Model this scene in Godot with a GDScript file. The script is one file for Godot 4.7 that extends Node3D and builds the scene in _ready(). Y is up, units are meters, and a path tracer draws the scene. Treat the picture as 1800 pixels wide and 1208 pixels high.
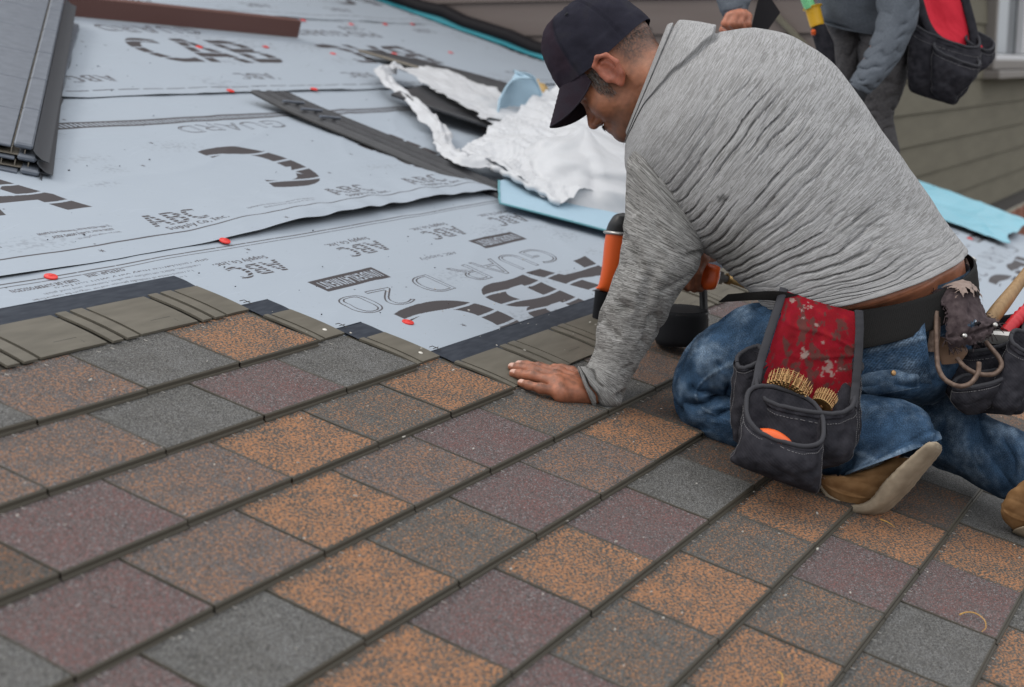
extends Node3D

# World: x runs along the shingle courses, y is up, z runs down the slope (horizontal part).
# Roof frame: (a, h, b) = along the courses, off the surface, down the slope; the "roof" node carries it.
const SLOPE := 0.304335
const TILE_W := 0.22896
const EXPO := 0.15841
var M := {}
var roof: Node3D
var rng := RandomNumberGenerator.new()
var no1 := FastNoiseLite.new()
var no2 := FastNoiseLite.new()
var used := {}


func _ready():
	rng.seed = 7
	no1.seed = 11; no1.noise_type = FastNoiseLite.TYPE_SIMPLEX_SMOOTH; no1.frequency = 1.0; no1.fractal_type = FastNoiseLite.FRACTAL_NONE
	no2.seed = 23; no2.noise_type = FastNoiseLite.TYPE_SIMPLEX_SMOOTH; no2.frequency = 1.0; no2.fractal_octaves = 3
	set_camera()
	set_sky()
	make_materials()
	build_roof()
	build_house()
	build_roof_objects()
	build_roofer()
	build_tools()
	build_helper()
	build_litter()


func set_camera():
	var cam = Camera3D.new()
	cam.name = "camera"
	add_child(cam)
	var ca = CameraAttributesPhysical.new()
	ca.frustum_focal_length = 50.94
	ca.frustum_focus_distance = 2.76
	ca.exposure_aperture = 4.2
	ca.frustum_near = 0.05
	ca.frustum_far = 200.0
	cam.attributes = ca
	cam.fov = 26.51
	cam.near = 0.05
	cam.far = 200.0
	cam.position = Vector3(-1.6945, 0.5199, 1.5579)
	cam.look_at_from_position(cam.position, cam.position + Vector3(0.86606, -0.1888, -0.46292), Vector3.UP)


func set_sky():
	var we = WorldEnvironment.new()
	we.name = "environment"
	var e = Environment.new()
	e.background_mode = Environment.BG_SKY
	var sky = Sky.new()
	var m = ProceduralSkyMaterial.new()
	m.sky_top_color = Color(0.985, 0.99, 1.0)
	m.sky_horizon_color = Color(0.70, 0.715, 0.735)
	m.sky_curve = 0.35
	m.sky_energy_multiplier = 1.2
	m.ground_bottom_color = Color(0.22, 0.21, 0.20)
	m.ground_horizon_color = Color(0.34, 0.34, 0.33)
	m.sun_angle_max = 1.0
	sky.sky_material = m
	e.sky = sky
	e.tonemap_mode = Environment.TONE_MAPPER_LINEAR
	e.tonemap_exposure = 1.04
	e.sdfgi_enabled = true
	e.ssao_enabled = true
	e.ssil_enabled = true
	we.environment = e
	add_child(we)
	var s = DirectionalLight3D.new()
	s.name = "overcast_sun"
	s.light_energy = 0.36
	s.light_angular_distance = 20.0
	s.light_color = Color(1.0, 0.98, 0.95)
	s.shadow_enabled = true
	add_child(s)
	s.look_at_from_position(Vector3(-0.45, 1.0, -0.62), Vector3.ZERO, Vector3.UP)


# ---------------------------------------------------------------- helpers
func lin(r, g, b, a = 1.0) -> Color:
	var c = Color(r, g, b).linear_to_srgb()
	c.a = a
	return c


func mat(called, c: Color, rough = 0.8, metal = 0.0) -> StandardMaterial3D:
	var m = StandardMaterial3D.new()
	m.resource_name = called
	m.albedo_color = c
	m.roughness = rough
	m.metallic = metal
	M[called] = m
	return m


func numbered(n: String) -> String:
	if not used.has(n):
		used[n] = 0
		return n
	used[n] += 1
	return "%s_%03d" % [n, used[n]]


func thing(called: String, label: String, category: String, xf = Transform3D(), group = "") -> Node3D:
	var o = Node3D.new()
	o.name = numbered(called)
	add_child(o, true)
	o.transform = xf
	o.set_meta("label", label)
	o.set_meta("category", category)
	if group != "":
		o.set_meta("group", group)
	return o


func part(parent: Node3D, called: String, mesh: Mesh, m: Material = null, xf = Transform3D()) -> MeshInstance3D:
	var o = MeshInstance3D.new()
	o.name = called
	o.mesh = mesh
	if m:
		o.material_override = null
		for i in mesh.get_surface_count():
			if mesh.surface_get_material(i) == null:
				mesh.surface_set_material(i, m)
	parent.add_child(o, true)
	o.transform = xf
	return o


func single(called: String, label: String, category: String, mesh: Mesh, m: Material, xf = Transform3D(), group = "") -> MeshInstance3D:
	var o = part(self, numbered(called), mesh, m, xf)
	o.set_meta("label", label)
	o.set_meta("category", category)
	if group != "":
		o.set_meta("group", group)
	return o


func R(a, b, h = 0.0) -> Vector3:
	return Vector3(a, -b * sin(SLOPE) + h * cos(SLOPE), b * cos(SLOPE) + h * sin(SLOPE))


func roof_xf(a, b, h = 0.0, turn = 0.0) -> Transform3D:
	return Transform3D(Basis(Vector3.RIGHT, SLOPE) * Basis(Vector3.UP, turn), R(a, b, h))


func sstep(a: float, b: float, x: float) -> float:
	var t = clampf((x - a) / (b - a), 0.0, 1.0)
	return t * t * (3.0 - 2.0 * t)


func n3(x, y, z) -> float:
	return no1.get_noise_3d(x, y, z)


func f3(x, y, z) -> float:
	return no2.get_noise_3d(x, y, z)


# Collects triangles with their own normals.
class MB:
	var V := PackedVector3Array()
	var N := PackedVector3Array()
	var U := PackedVector2Array()
	var C := PackedColorArray()
	var I := PackedInt32Array()
	var col := Color(1, 1, 1)
	var X := Transform3D()

	func vert(p, n, u = Vector2.ZERO) -> int:
		V.append(X * p)
		N.append((X.basis * n).normalized())
		U.append(u)
		C.append(col)
		return V.size() - 1

	func tri_i(a, b, c, n):
		var g = (V[c] - V[a]).cross(V[b] - V[a])
		if g.dot(n) >= 0.0:
			I.append_array([a, b, c])
		else:
			I.append_array([a, c, b])

	func quad(a, b, c, d, ua = Vector2.ZERO, ub = Vector2(1, 0), uc = Vector2(1, 1), ud = Vector2(0, 1), out = Vector3.ZERO):
		var n = (c - a).cross(d - b)
		if n.length_squared() < 1e-16:
			return
		n = n.normalized()
		if out != Vector3.ZERO and n.dot(out) < 0.0:
			n = -n
		var i = vert(a, n, ua); vert(b, n, ub); vert(c, n, uc); vert(d, n, ud)
		tri_i(i, i + 1, i + 2, N[i])
		tri_i(i, i + 2, i + 3, N[i])

	# A box whose edges are cut by "c"; size s, centre at o
	func box(o: Vector3, s: Vector3, c = 0.0, basis = Basis()):
		var h = s * 0.5
		c = minf(c, minf(h.x, minf(h.y, h.z)) * 0.9)
		var ax = [Vector3(1, 0, 0), Vector3(0, 1, 0), Vector3(0, 0, 1)]
		for k in 3:
			for sg in [-1.0, 1.0]:
				var u = ax[(k + 1) % 3]; var v = ax[(k + 2) % 3]; var w = ax[k]
				var hu = h[(k + 1) % 3]; var hv = h[(k + 2) % 3]; var hw = h[k]
				var f = func(x, y, z): return o + basis * (u * x + v * y + w * z * sg)
				quad(f.call(-hu + c, -hv + c, hw), f.call(hu - c, -hv + c, hw), f.call(hu - c, hv - c, hw), f.call(-hu + c, hv - c, hw),
					Vector2(-hu, -hv), Vector2(hu, -hv), Vector2(hu, hv), Vector2(-hu, hv), basis * (w * sg))
				if c > 0.0:
					for s2 in [-1.0, 1.0]:
						quad(f.call(s2 * (hu - c), -hv + c, hw), f.call(s2 * (hu - c), hv - c, hw), f.call(s2 * hu, hv - c, hw - c), f.call(s2 * hu, -hv + c, hw - c),
							Vector2(0, -hv), Vector2(0, hv), Vector2(0, hv), Vector2(0, -hv), basis * (w * sg + u * s2))
		if c > 0.0:
			for sx in [-1.0, 1.0]:
				for sy in [-1.0, 1.0]:
					for sz in [-1.0, 1.0]:
						var n = basis * Vector3(sx, sy, sz).normalized()
						var i = vert(o + basis * Vector3(sx * h.x, sy * (h.y - c), sz * (h.z - c)), n)
						vert(o + basis * Vector3(sx * (h.x - c), sy * h.y, sz * (h.z - c)), n)
						vert(o + basis * Vector3(sx * (h.x - c), sy * (h.y - c), sz * h.z), n)
						tri_i(i, i + 1, i + 2, N[i])

	# Grid of nv rows of nu points; wrap_u joins the last column to the first. side: +1/-1 or 0 to turn outward from the row centres
	func grid(P: PackedVector3Array, nu: int, nv: int, wrap_u = false, side = 0, us = 1.0, vs = 1.0, UVs = PackedVector2Array(), Cs = PackedColorArray()):
		var base = V.size()
		var cols = nu + (1 if wrap_u else 0)
		var sign = float(side)
		if side == 2:
			var up = 0.0
			for j in range(0, nv - 1, maxi(1, nv / 10)):
				for i in range(0, nu - 1, maxi(1, nu / 10)):
					up += (P[j * nu + i + 1] - P[j * nu + i]).cross(P[(j + 1) * nu + i] - P[j * nu + i]).y
			sign = 1.0 if up >= 0.0 else -1.0
		elif side == -2:
			var up = 0.0
			for j in range(0, nv - 1, maxi(1, nv / 10)):
				for i in range(0, nu - 1, maxi(1, nu / 10)):
					up += (P[j * nu + i + 1] - P[j * nu + i]).cross(P[(j + 1) * nu + i] - P[j * nu + i]).y
			sign = -1.0 if up >= 0.0 else 1.0
		elif side == 0:
			var acc = 0.0
			for j in range(0, nv, maxi(1, nv / 12)):
				var cen = Vector3.ZERO
				for i in nu: cen += P[j * nu + i]
				cen /= nu
				for i in range(0, nu, maxi(1, nu / 12)):
					var du = P[j * nu + (i + 1) % nu] - P[j * nu + i]
					var dv = P[mini(j + 1, nv - 1) * nu + i] - P[maxi(j - 1, 0) * nu + i]
					acc += du.cross(dv).dot(P[j * nu + i] - cen)
			sign = 1.0 if acc >= 0.0 else -1.0
		for j in nv:
			var j0 = maxi(j - 1, 0) * nu; var j1 = mini(j + 1, nv - 1) * nu
			for i in cols:
				var k = i % nu
				var ia = (k - 1 + nu) % nu if wrap_u else maxi(k - 1, 0)
				var ib = (k + 1) % nu if wrap_u else mini(k + 1, nu - 1)
				var du = P[j * nu + ib] - P[j * nu + ia]
				var dv = P[j1 + k] - P[j0 + k]
				var n = du.cross(dv) * sign
				if n.length_squared() < 1e-20:
					n = Vector3.UP
				V.append(X * P[j * nu + k])
				N.append((X.basis * n).normalized())
				if UVs.size():
					U.append(UVs[j * nu + k] if i < nu else Vector2(us, UVs[j * nu + k].y))
				else:
					U.append(Vector2(us * i / float(cols - 1), vs * j / float(nv - 1)))
				C.append(Cs[j * nu + k] if Cs.size() else col)
		for j in nv - 1:
			for i in cols - 1:
				var a = base + j * cols + i
				var b = a + 1; var c = a + cols; var d = c + 1
				if sign > 0.0:
					I.append_array([a, c, b, b, c, d])
				else:
					I.append_array([a, b, c, b, d, c])

	# A round bar along points with radii, ends closed
	func tube(pts: Array, rad, sides = 10, caps = true, flat = 1.0, up = Vector3(0.13, 0.97, 0.21)):
		var P = PackedVector3Array()
		var n = pts.size()
		var prev = up
		for j in n:
			var d = (pts[mini(j + 1, n - 1)] - pts[maxi(j - 1, 0)]).normalized()
			var e = (prev - d * prev.dot(d))
			if e.length() < 1e-4:
				e = d.cross(Vector3(0.7, 0.1, 0.7))
			e = e.normalized()
			prev = e
			var f = d.cross(e)
			var r = rad[j] if rad is Array else rad
			for i in sides:
				var t = TAU * i / sides
				P.append(pts[j] + e * cos(t) * r * flat + f * sin(t) * r)
		grid(P, sides, n, true, 0, 1.0, 1.0)
		if caps:
			for j in [0, n - 1]:
				var dn = (pts[0] - pts[1]) if j == 0 else (pts[n - 1] - pts[n - 2])
				var c = vert(pts[j], dn.normalized())
				var first = V.size()
				for i in sides: vert(P[j * sides + i], dn.normalized())
				for i in sides: tri_i(c, first + i, first + (i + 1) % sides, N[c])

	# Profile [radius, height] turned round the y axis
	func lathe(prof: Array, sides = 24, sharp = true):
		for k in prof.size() - 1:
			var p = prof[k]; var q = prof[k + 1]
			var d = Vector2(q[0] - p[0], q[1] - p[1])
			if d.length() < 1e-7: continue
			var nn = Vector2(d.y, -d.x).normalized()
			var base = V.size()
			for i in sides + 1:
				var t = TAU * i / sides
				var c = cos(t); var s = sin(t)
				var n = Vector3(nn.x * c, nn.y, nn.x * s)
				vert(Vector3(p[0] * c, p[1], p[0] * s), n, Vector2(i / float(sides), 0))
				vert(Vector3(q[0] * c, q[1], q[0] * s), n, Vector2(i / float(sides), 1))
			for i in sides:
				var a = base + i * 2
				tri_i(a, a + 1, a + 3, N[a] + N[a + 3])
				tri_i(a, a + 3, a + 2, N[a] + N[a + 3])

	# A flat outline (x, y) given depth along z, front at +d/2
	func plate(poly: PackedVector2Array, d: float, uvs = 1.0):
		var t = Geometry2D.triangulate_polygon(poly)
		for sg in [1.0, -1.0]:
			var base = V.size()
			for p in poly:
				vert(Vector3(p.x, p.y, sg * d * 0.5), Vector3(0, 0, sg), p * uvs)
			for k in t.size() / 3:
				tri_i(base + t[k * 3], base + t[k * 3 + 1], base + t[k * 3 + 2], N[base])
		var area = 0.0
		for k in poly.size():
			area += poly[k].cross(poly[(k + 1) % poly.size()])
		for k in poly.size():
			var p = poly[k]; var q = poly[(k + 1) % poly.size()]
			var o = Vector3(q.y - p.y, p.x - q.x, 0) * signf(area)
			quad(Vector3(p.x, p.y, d * 0.5), Vector3(q.x, q.y, d * 0.5), Vector3(q.x, q.y, -d * 0.5), Vector3(p.x, p.y, -d * 0.5), p * uvs, q * uvs, q * uvs, p * uvs, o)

	func add_to(am: ArrayMesh, m: Material = null) -> ArrayMesh:
		var a = []
		a.resize(Mesh.ARRAY_MAX)
		a[Mesh.ARRAY_VERTEX] = V; a[Mesh.ARRAY_NORMAL] = N; a[Mesh.ARRAY_TEX_UV] = U; a[Mesh.ARRAY_COLOR] = C; a[Mesh.ARRAY_INDEX] = I
		am.add_surface_from_arrays(Mesh.PRIMITIVE_TRIANGLES, a)
		if m:
			am.surface_set_material(am.get_surface_count() - 1, m)
		return am

	func mesh(m: Material = null) -> ArrayMesh:
		return add_to(ArrayMesh.new(), m)


func crom(P: Array, t: float):
	# Catmull-Rom through the values of P, t in 0..1
	var n = P.size() - 1
	var x = clampf(t, 0.0, 1.0) * n
	var i = mini(int(x), n - 1)
	var f = x - i
	var p0 = P[maxi(i - 1, 0)]; var p1 = P[i]; var p2 = P[i + 1]; var p3 = P[mini(i + 2, n)]
	return (p1 * 2.0 + (p2 - p0) * f + (p0 * 2.0 - p1 * 5.0 + p2 * 4.0 - p3) * f * f + (p1 * 3.0 - p0 - p2 * 3.0 + p3) * f * f * f) * 0.5


# Skin over stations [centre, half axis U, half axis V]; disp(s, t, p, n) pushes a point along n
func loft(mb: MB, st: Array, nu: int, nv: int, disp = null, us = 1.0, vs = 1.0, pw = 1.0, tint = null):
	var Cn = []; var Ua = []; var Va = []
	for s in st:
		Cn.append(s[0]); Ua.append(s[1]); Va.append(s[2])
	var P = PackedVector3Array(); P.resize(nu * nv)
	var Cs = PackedColorArray(); Cs.resize(nu * nv)
	for j in nv:
		var s = j / float(nv - 1)
		var c = crom(Cn, s); var u = crom(Ua, s); var v = crom(Va, s)
		for i in nu:
			var t = TAU * i / nu
			var ct = cos(t); var sn = sin(t)
			if pw != 1.0:
				ct = signf(ct) * pow(absf(ct), pw); sn = signf(sn) * pow(absf(sn), pw)
			var o = u * ct + v * sn
			var p = c + o
			var d = 0.0
			if disp != null:
				d = disp.call(s, t, p)
			P[j * nu + i] = p + o.normalized() * d
			Cs[j * nu + i] = tint.call(s, t, p, d) if tint != null else mb.col
	mb.grid(P, nu, nv, true, 0, us, vs, PackedVector2Array(), Cs)
	return P


# ---------------------------------------------------------------- textures and materials
func noise_bytes(seed_, freq, w, h, type = FastNoiseLite.TYPE_SIMPLEX_SMOOTH, oct = 1) -> PackedByteArray:
	var n = FastNoiseLite.new()
	n.seed = seed_
	n.noise_type = type
	n.frequency = freq
	n.fractal_type = FastNoiseLite.FRACTAL_FBM if oct > 1 else FastNoiseLite.FRACTAL_NONE
	n.fractal_octaves = oct
	if type == FastNoiseLite.TYPE_CELLULAR:
		n.cellular_return_type = FastNoiseLite.RETURN_CELL_VALUE
	var im = n.get_seamless_image(w, h)
	im.convert(Image.FORMAT_L8)
	return im.get_data()


func tex(im: Image) -> ImageTexture:
	return ImageTexture.create_from_image(im)


# Mineral granules: base tone with flecks of a second tone; share of flecks 0..1
func granules(seed_, base: Color, fleck: Color, share: float, blob = 0.085, third = Color(0, 0, 0), third_share = 0.0) -> ImageTexture:
	var S = 400
	var a = noise_bytes(seed_, blob, S, S, FastNoiseLite.TYPE_SIMPLEX_SMOOTH, 2)
	var g = noise_bytes(seed_ + 5, 0.36, S, S, FastNoiseLite.TYPE_CELLULAR)
	var l = noise_bytes(seed_ + 9, 0.006, S, S, FastNoiseLite.TYPE_SIMPLEX_SMOOTH, 3)
	var out = PackedByteArray()
	out.resize(S * S * 3)
	var thr = 128.0 + (0.5 - share) * 120.0
	var b = base.linear_to_srgb(); var f = fleck.linear_to_srgb(); var th = third.linear_to_srgb()
	for i in S * S:
		var k = float(g[i]) / 255.0
		var ex = minf(i % S, S - 1 - i % S) / float(S)
		var ey = (i / S) / float(S)
		var rim = 40.0 * (1.0 - smoothstep(0.0, 0.06, ex)) + 25.0 * (1.0 - smoothstep(0.0, 0.05, ey)) + 55.0 * smoothstep(0.60, 0.70, ey) * (1.0 - smoothstep(0.70, 0.72, ey)) 
		var w = clampf((a[i] + (k - 0.5) * 58.0 + (l[i] - 128.0) * 0.24 - thr - rim) / 14.0, 0.0, 1.0)
		var sh = 0.58 + 0.84 * k
		var c = b * sh
		if third_share > 0.0 and fmod(k * 7.31, 1.0) < third_share:
			c = th * sh
		c = c.lerp(f * (0.80 + 0.36 * fmod(k * 3.7, 1.0)), w)
		out[i * 3] = clampi(int(c.r * 255.0), 0, 255)
		out[i * 3 + 1] = clampi(int(c.g * 255.0), 0, 255)
		out[i * 3 + 2] = clampi(int(c.b * 255.0), 0, 255)
	return tex(Image.create_from_data(S, S, false, Image.FORMAT_RGB8, out))


func noise_tex(seed_, freq, w, h, lo: Color, hi: Color, type = FastNoiseLite.TYPE_SIMPLEX_SMOOTH, oct = 3) -> ImageTexture:
	var a = noise_bytes(seed_, freq, w, h, type, oct)
	var out = PackedByteArray()
	out.resize(w * h * 3)
	var L = lo.linear_to_srgb(); var H = hi.linear_to_srgb()
	for i in w * h:
		var c = L.lerp(H, a[i] / 255.0)
		out[i * 3] = clampi(int(c.r * 255.0), 0, 255)
		out[i * 3 + 1] = clampi(int(c.g * 255.0), 0, 255)
		out[i * 3 + 2] = clampi(int(c.b * 255.0), 0, 255)
	return tex(Image.create_from_data(w, h, false, Image.FORMAT_RGB8, out))


# Knitted cloth of two yarns: short runs of lighter and darker thread along u
func heather(seed_, lo: Color, hi: Color, S = 1024) -> Image:
	var r = RandomNumberGenerator.new()
	r.seed = seed_
	var im = Image.create(S, S, false, Image.FORMAT_RGB8)
	var L = lo.linear_to_srgb(); var H = hi.linear_to_srgb()
	im.fill(L.lerp(H, 0.62))
	for k in 16000:
		var w = int(r.randf_range(30, 150))
		var h = r.randi_range(2, 4)
		var t = r.randf()
		t = t * t if r.randf() < 0.5 else 1.0 - t * t * 0.7
		var x = r.randi_range(0, S - 1); var y = r.randi_range(0, S - 1)
		var c = L.lerp(H, clampf(t, 0, 1))
		im.fill_rect(Rect2i(x, y, w, h), c)
		if x + w > S:
			im.fill_rect(Rect2i(0, y, x + w - S, h), c)
	return im


func make_materials():
	var fine = tex_bump(31, 0.3, 256)
	var weave = weave_tex()
	# shingle granules
	var grey = Color(0.112, 0.110, 0.105); var brown = Color(0.105, 0.090, 0.077); var plum = Color(0.112, 0.080, 0.076)
	var orange = Color(0.37, 0.175, 0.083); var rust = Color(0.265, 0.140, 0.085)
	var kinds = {
		"grey": [101, grey, Color(0.20, 0.20, 0.20), 0.25, 0.2, Color(0.075, 0.07, 0.062), 0.3],
		"plum": [111, plum, Color(0.170, 0.082, 0.076), 0.36, 0.10, Color(0.155, 0.150, 0.155), 0.3],
		"orange": [121, brown * 0.95, orange, 0.56, 0.082, Color(0.09, 0.09, 0.085), 0.3],
		"mix": [131, Color(0.112, 0.093, 0.083), rust, 0.38, 0.075, Color(0.12, 0.115, 0.12), 0.3],
		"sparse": [141, Color(0.098, 0.089, 0.079), Color(0.32, 0.155, 0.075), 0.22, 0.09, Color(0.09, 0.095, 0.095), 0.35],
		"dark": [151, Color(0.085, 0.073, 0.064), Color(0.23, 0.105, 0.05), 0.24, 0.085, Color(0.06, 0.06, 0.058), 0.35],
	}
	for kk in kinds.size() * 2:
		var k = kinds.keys()[kk / 2]
		var v = kinds[k]
		var m = mat("granules_" + k + ("" if kk % 2 == 0 else "_b"), Color.WHITE, 0.82)
		m.albedo_texture = granules(v[0] + 500 * (kk % 2), v[1] * 0.73, v[2] * 0.84, v[3], v[4], v[5] * 0.8, v[6])
		m.heightmap_enabled = true
		m.heightmap_texture = fine
		m.heightmap_scale = 0.11
		m.metallic_specular = 0.45
	mat("tile_edge", lin(0.074, 0.066, 0.052), 0.55)
	mat("tick", lin(0.42, 0.40, 0.36), 0.6)
	var fl = mat("flange", Color.WHITE, 0.5)
	fl.albedo_texture = noise_tex(41, 0.012, 256, 256, Color(0.103, 0.094, 0.076), Color(0.145, 0.132, 0.107))
	fl.uv1_triplanar = true; fl.uv1_scale = Vector3(2.2, 9, 9)
	mat("flange_line", lin(0.05, 0.046, 0.038), 0.6)
	var hb = mat("head_band", Color.WHITE, 0.55)
	hb.albedo_texture = noise_tex(43, 0.02, 256, 256, Color(0.026, 0.031, 0.042), Color(0.05, 0.058, 0.072))
	hb.uv1_triplanar = true; hb.uv1_scale = Vector3(3, 14, 14)
	mat("nail_head", lin(0.75, 0.72, 0.65), 0.35, 0.5)
	mat("deck", lin(0.03, 0.03, 0.03), 0.9)
	# underlayment
	mat("felt_back", lin(0.014, 0.013, 0.015), 0.55)
	mat("red_cap", lin(0.66, 0.03, 0.022), 0.35)
	var te = mat("teal_membrane", lin(0.18, 0.43, 0.53), 0.45)
	te.heightmap_enabled = true; te.heightmap_texture = fine; te.heightmap_scale = 0.1; te.uv1_triplanar = true
	mat("teal_dark", lin(0.03, 0.22, 0.27), 0.5)
	# house
	var sd = mat("siding", Color.WHITE, 0.75)
	sd.albedo_texture = noise_tex(51, 0.01, 256, 256, Color(0.142, 0.116, 0.106), Color(0.164, 0.136, 0.125), FastNoiseLite.TYPE_SIMPLEX_SMOOTH, 4)
	sd.uv1_triplanar = true; sd.uv1_world_triplanar = true; sd.uv1_scale = Vector3(0.6, 4.0, 0.6)
	var so = mat("siding_olive", Color.WHITE, 0.75)
	so.albedo_texture = noise_tex(52, 0.01, 256, 256, Color(0.132, 0.120, 0.090), Color(0.158, 0.144, 0.108), FastNoiseLite.TYPE_SIMPLEX_SMOOTH, 4)
	so.uv1_triplanar = true; so.uv1_world_triplanar = true; so.uv1_scale = Vector3(0.6, 4.0, 0.6)
	mat("trim", lin(0.20, 0.18, 0.165), 0.6)
	mat("trim_dark", lin(0.05, 0.045, 0.04), 0.7)
	mat("vinyl", lin(0.62, 0.62, 0.64), 0.4)
	var gl = mat("window_glass", lin(0.10, 0.115, 0.125), 0.06)
	gl.metallic_specular = 0.8
	var wd = mat("red_wood", Color.WHITE, 0.8)
	wd.albedo_texture = noise_tex(55, 0.03, 256, 256, Color(0.15, 0.052, 0.03), Color(0.30, 0.11, 0.06))
	wd.uv1_triplanar = true; wd.uv1_scale = Vector3(6, 0.8, 6)
	# loose things
	var gp = mat("grey_plastic", Color.WHITE, 0.5)
	gp.albedo_texture = noise_tex(61, 0.02, 256, 256, Color(0.098, 0.112, 0.137), Color(0.145, 0.162, 0.192))
	gp.uv1_triplanar = true; gp.uv1_scale = Vector3(4, 4, 4)
	mat("grey_plastic_dark", lin(0.055, 0.06, 0.068), 0.45)
	mat("plastic_cut", lin(0.20, 0.175, 0.14), 0.7)
	var bs = mat("brown_metal", lin(0.115, 0.05, 0.04), 0.5)
	bs.heightmap_enabled = true; bs.heightmap_texture = fine; bs.heightmap_scale = 0.01
	var dp = mat("dark_plastic", Color.WHITE, 0.45)
	dp.albedo_texture = noise_tex(63, 0.02, 256, 256, Color(0.03, 0.031, 0.035), Color(0.052, 0.053, 0.057))
	dp.uv1_triplanar = true; dp.uv1_scale = Vector3(3, 3, 3)
	var wr = mat("white_wrap", lin(0.55, 0.56, 0.58), 0.4)
	wr.heightmap_enabled = true
	wr.heightmap_texture = tex_bump(65, 0.012, 512, 3)
	wr.heightmap_scale = 0.16
	wr.uv1_triplanar = true; wr.uv1_scale = Vector3(2.2, 2.2, 2.2)
	wr.backlight_enabled = true
	wr.backlight = Color(0.25, 0.25, 0.25)
	mat("foam_blue", lin(0.33, 0.47, 0.57), 0.6)
	mat("foam_edge", lin(0.12, 0.31, 0.35), 0.6)
	mat("cardboard", lin(0.45, 0.30, 0.12), 0.85)
	# people
	var sk = mat("skin", Color.WHITE, 0.48)
	sk.vertex_color_use_as_albedo = true
	sk.heightmap_enabled = true; sk.heightmap_texture = tex_bump(71, 0.12, 256, 3); sk.heightmap_scale = 0.05
	sk.uv1_triplanar = true; sk.uv1_scale = Vector3(14, 14, 14)
	sk.subsurf_scatter_enabled = true; sk.subsurf_scatter_strength = 0.08
	var hi = heather(81, Color(0.175, 0.172, 0.169), Color(0.37, 0.37, 0.375))
	var hb_im = hi.duplicate()
	hb_im.convert(Image.FORMAT_L8)
	var sh = mat("heather_grey", Color.WHITE, 0.9)
	sh.albedo_texture = tex(hi)
	sh.vertex_color_use_as_albedo = true
	sh.heightmap_enabled = true; sh.heightmap_texture = tex(hb_im); sh.heightmap_scale = 0.02
	sh.rim_enabled = true; sh.rim = 0.25
	var sl = sh.duplicate()
	sl.resource_name = "heather_sleeve"
	sl.albedo_texture = tex(heather(82, Color(0.088, 0.085, 0.080), Color(0.33, 0.325, 0.315)))
	M["heather_sleeve"] = sl
	var dn = mat("denim", Color.WHITE, 0.88)
	dn.albedo_texture = denim_tex()
	dn.vertex_color_use_as_albedo = true
	dn.heightmap_enabled = true; dn.heightmap_texture = weave; dn.heightmap_scale = 0.04
	mat("denim_thread", lin(0.30, 0.33, 0.37), 0.9)
	var cp = mat("cap_cloth", Color.WHITE, 0.92)
	cp.albedo_texture = noise_tex(91, 0.25, 256, 256, Color(0.019, 0.016, 0.022), Color(0.043, 0.037, 0.046), FastNoiseLite.TYPE_SIMPLEX_SMOOTH, 2)
	cp.vertex_color_use_as_albedo = true
	cp.uv1_triplanar = true; cp.uv1_scale = Vector3(7, 7, 7)
	cp.heightmap_enabled = true; cp.heightmap_texture = weave; cp.heightmap_scale = 0.03
	var bt = mat("suede", Color.WHITE, 0.85)
	bt.albedo_texture = noise_tex(93, 0.02, 256, 256, Color(0.17, 0.088, 0.036), Color(0.37, 0.22, 0.108), FastNoiseLite.TYPE_SIMPLEX_SMOOTH, 4)
	bt.uv1_triplanar = true; bt.uv1_scale = Vector3(6, 6, 6)
	var sole = mat("sole", Color.WHITE, 0.8)
	sole.albedo_texture = noise_tex(94, 0.02, 256, 256, Color(0.20, 0.155, 0.105), Color(0.42, 0.345, 0.25), FastNoiseLite.TYPE_SIMPLEX_SMOOTH, 4)
	sole.uv1_triplanar = true; sole.uv1_scale = Vector3(6, 6, 6)
	# tools
	var cv = mat("pouch_cloth", Color.WHITE, 0.92)
	cv.albedo_texture = noise_tex(95, 0.03, 256, 256, Color(0.014, 0.014, 0.018), Color(0.052, 0.050, 0.058), FastNoiseLite.TYPE_SIMPLEX_SMOOTH, 4)
	cv.uv1_triplanar = true; cv.uv1_scale = Vector3(5, 5, 5)
	cv.heightmap_enabled = true; cv.heightmap_texture = weave; cv.heightmap_scale = 0.10
	mat("stitch", lin(0.16, 0.155, 0.16), 0.9)
	mat("pouch_trim", lin(0.050, 0.050, 0.056), 0.9)
	var rd = mat("red_cloth", Color.WHITE, 0.8)
	rd.vertex_color_use_as_albedo = true
	rd.albedo_texture = noise_tex(96, 0.02, 256, 256, Color(0.6, 0.6, 0.6), Color(1.0, 1.0, 1.0), FastNoiseLite.TYPE_SIMPLEX_SMOOTH, 4)
	rd.uv1_triplanar = true; rd.uv1_scale = Vector3(5, 5, 5)
	rd.heightmap_enabled = true; rd.heightmap_texture = weave; rd.heightmap_scale = 0.03
	var wb = mat("webbing", Color.WHITE, 0.75)
	wb.albedo_texture = noise_tex(97, 0.3, 256, 256, Color(0.012, 0.012, 0.012), Color(0.035, 0.033, 0.032))
	wb.uv1_triplanar = true; wb.uv1_scale = Vector3(10, 3, 10)
	wb.heightmap_enabled = true; wb.heightmap_texture = weave; wb.heightmap_scale = 0.08
	mat("orange_plastic", lin(0.72, 0.105, 0.012), 0.42)
	mat("black_plastic", lin(0.012, 0.012, 0.013), 0.45)
	mat("black_worn", lin(0.022, 0.023, 0.026), 0.6)
	mat("steel", lin(0.45, 0.44, 0.42), 0.35, 0.9)
	mat("brass", lin(0.40, 0.26, 0.11), 0.38, 0.85)
	mat("copper_nail", lin(0.42, 0.25, 0.115), 0.35, 0.8)
	var rs = mat("rusty_steel", Color.WHITE, 0.55, 0.4)
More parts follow.
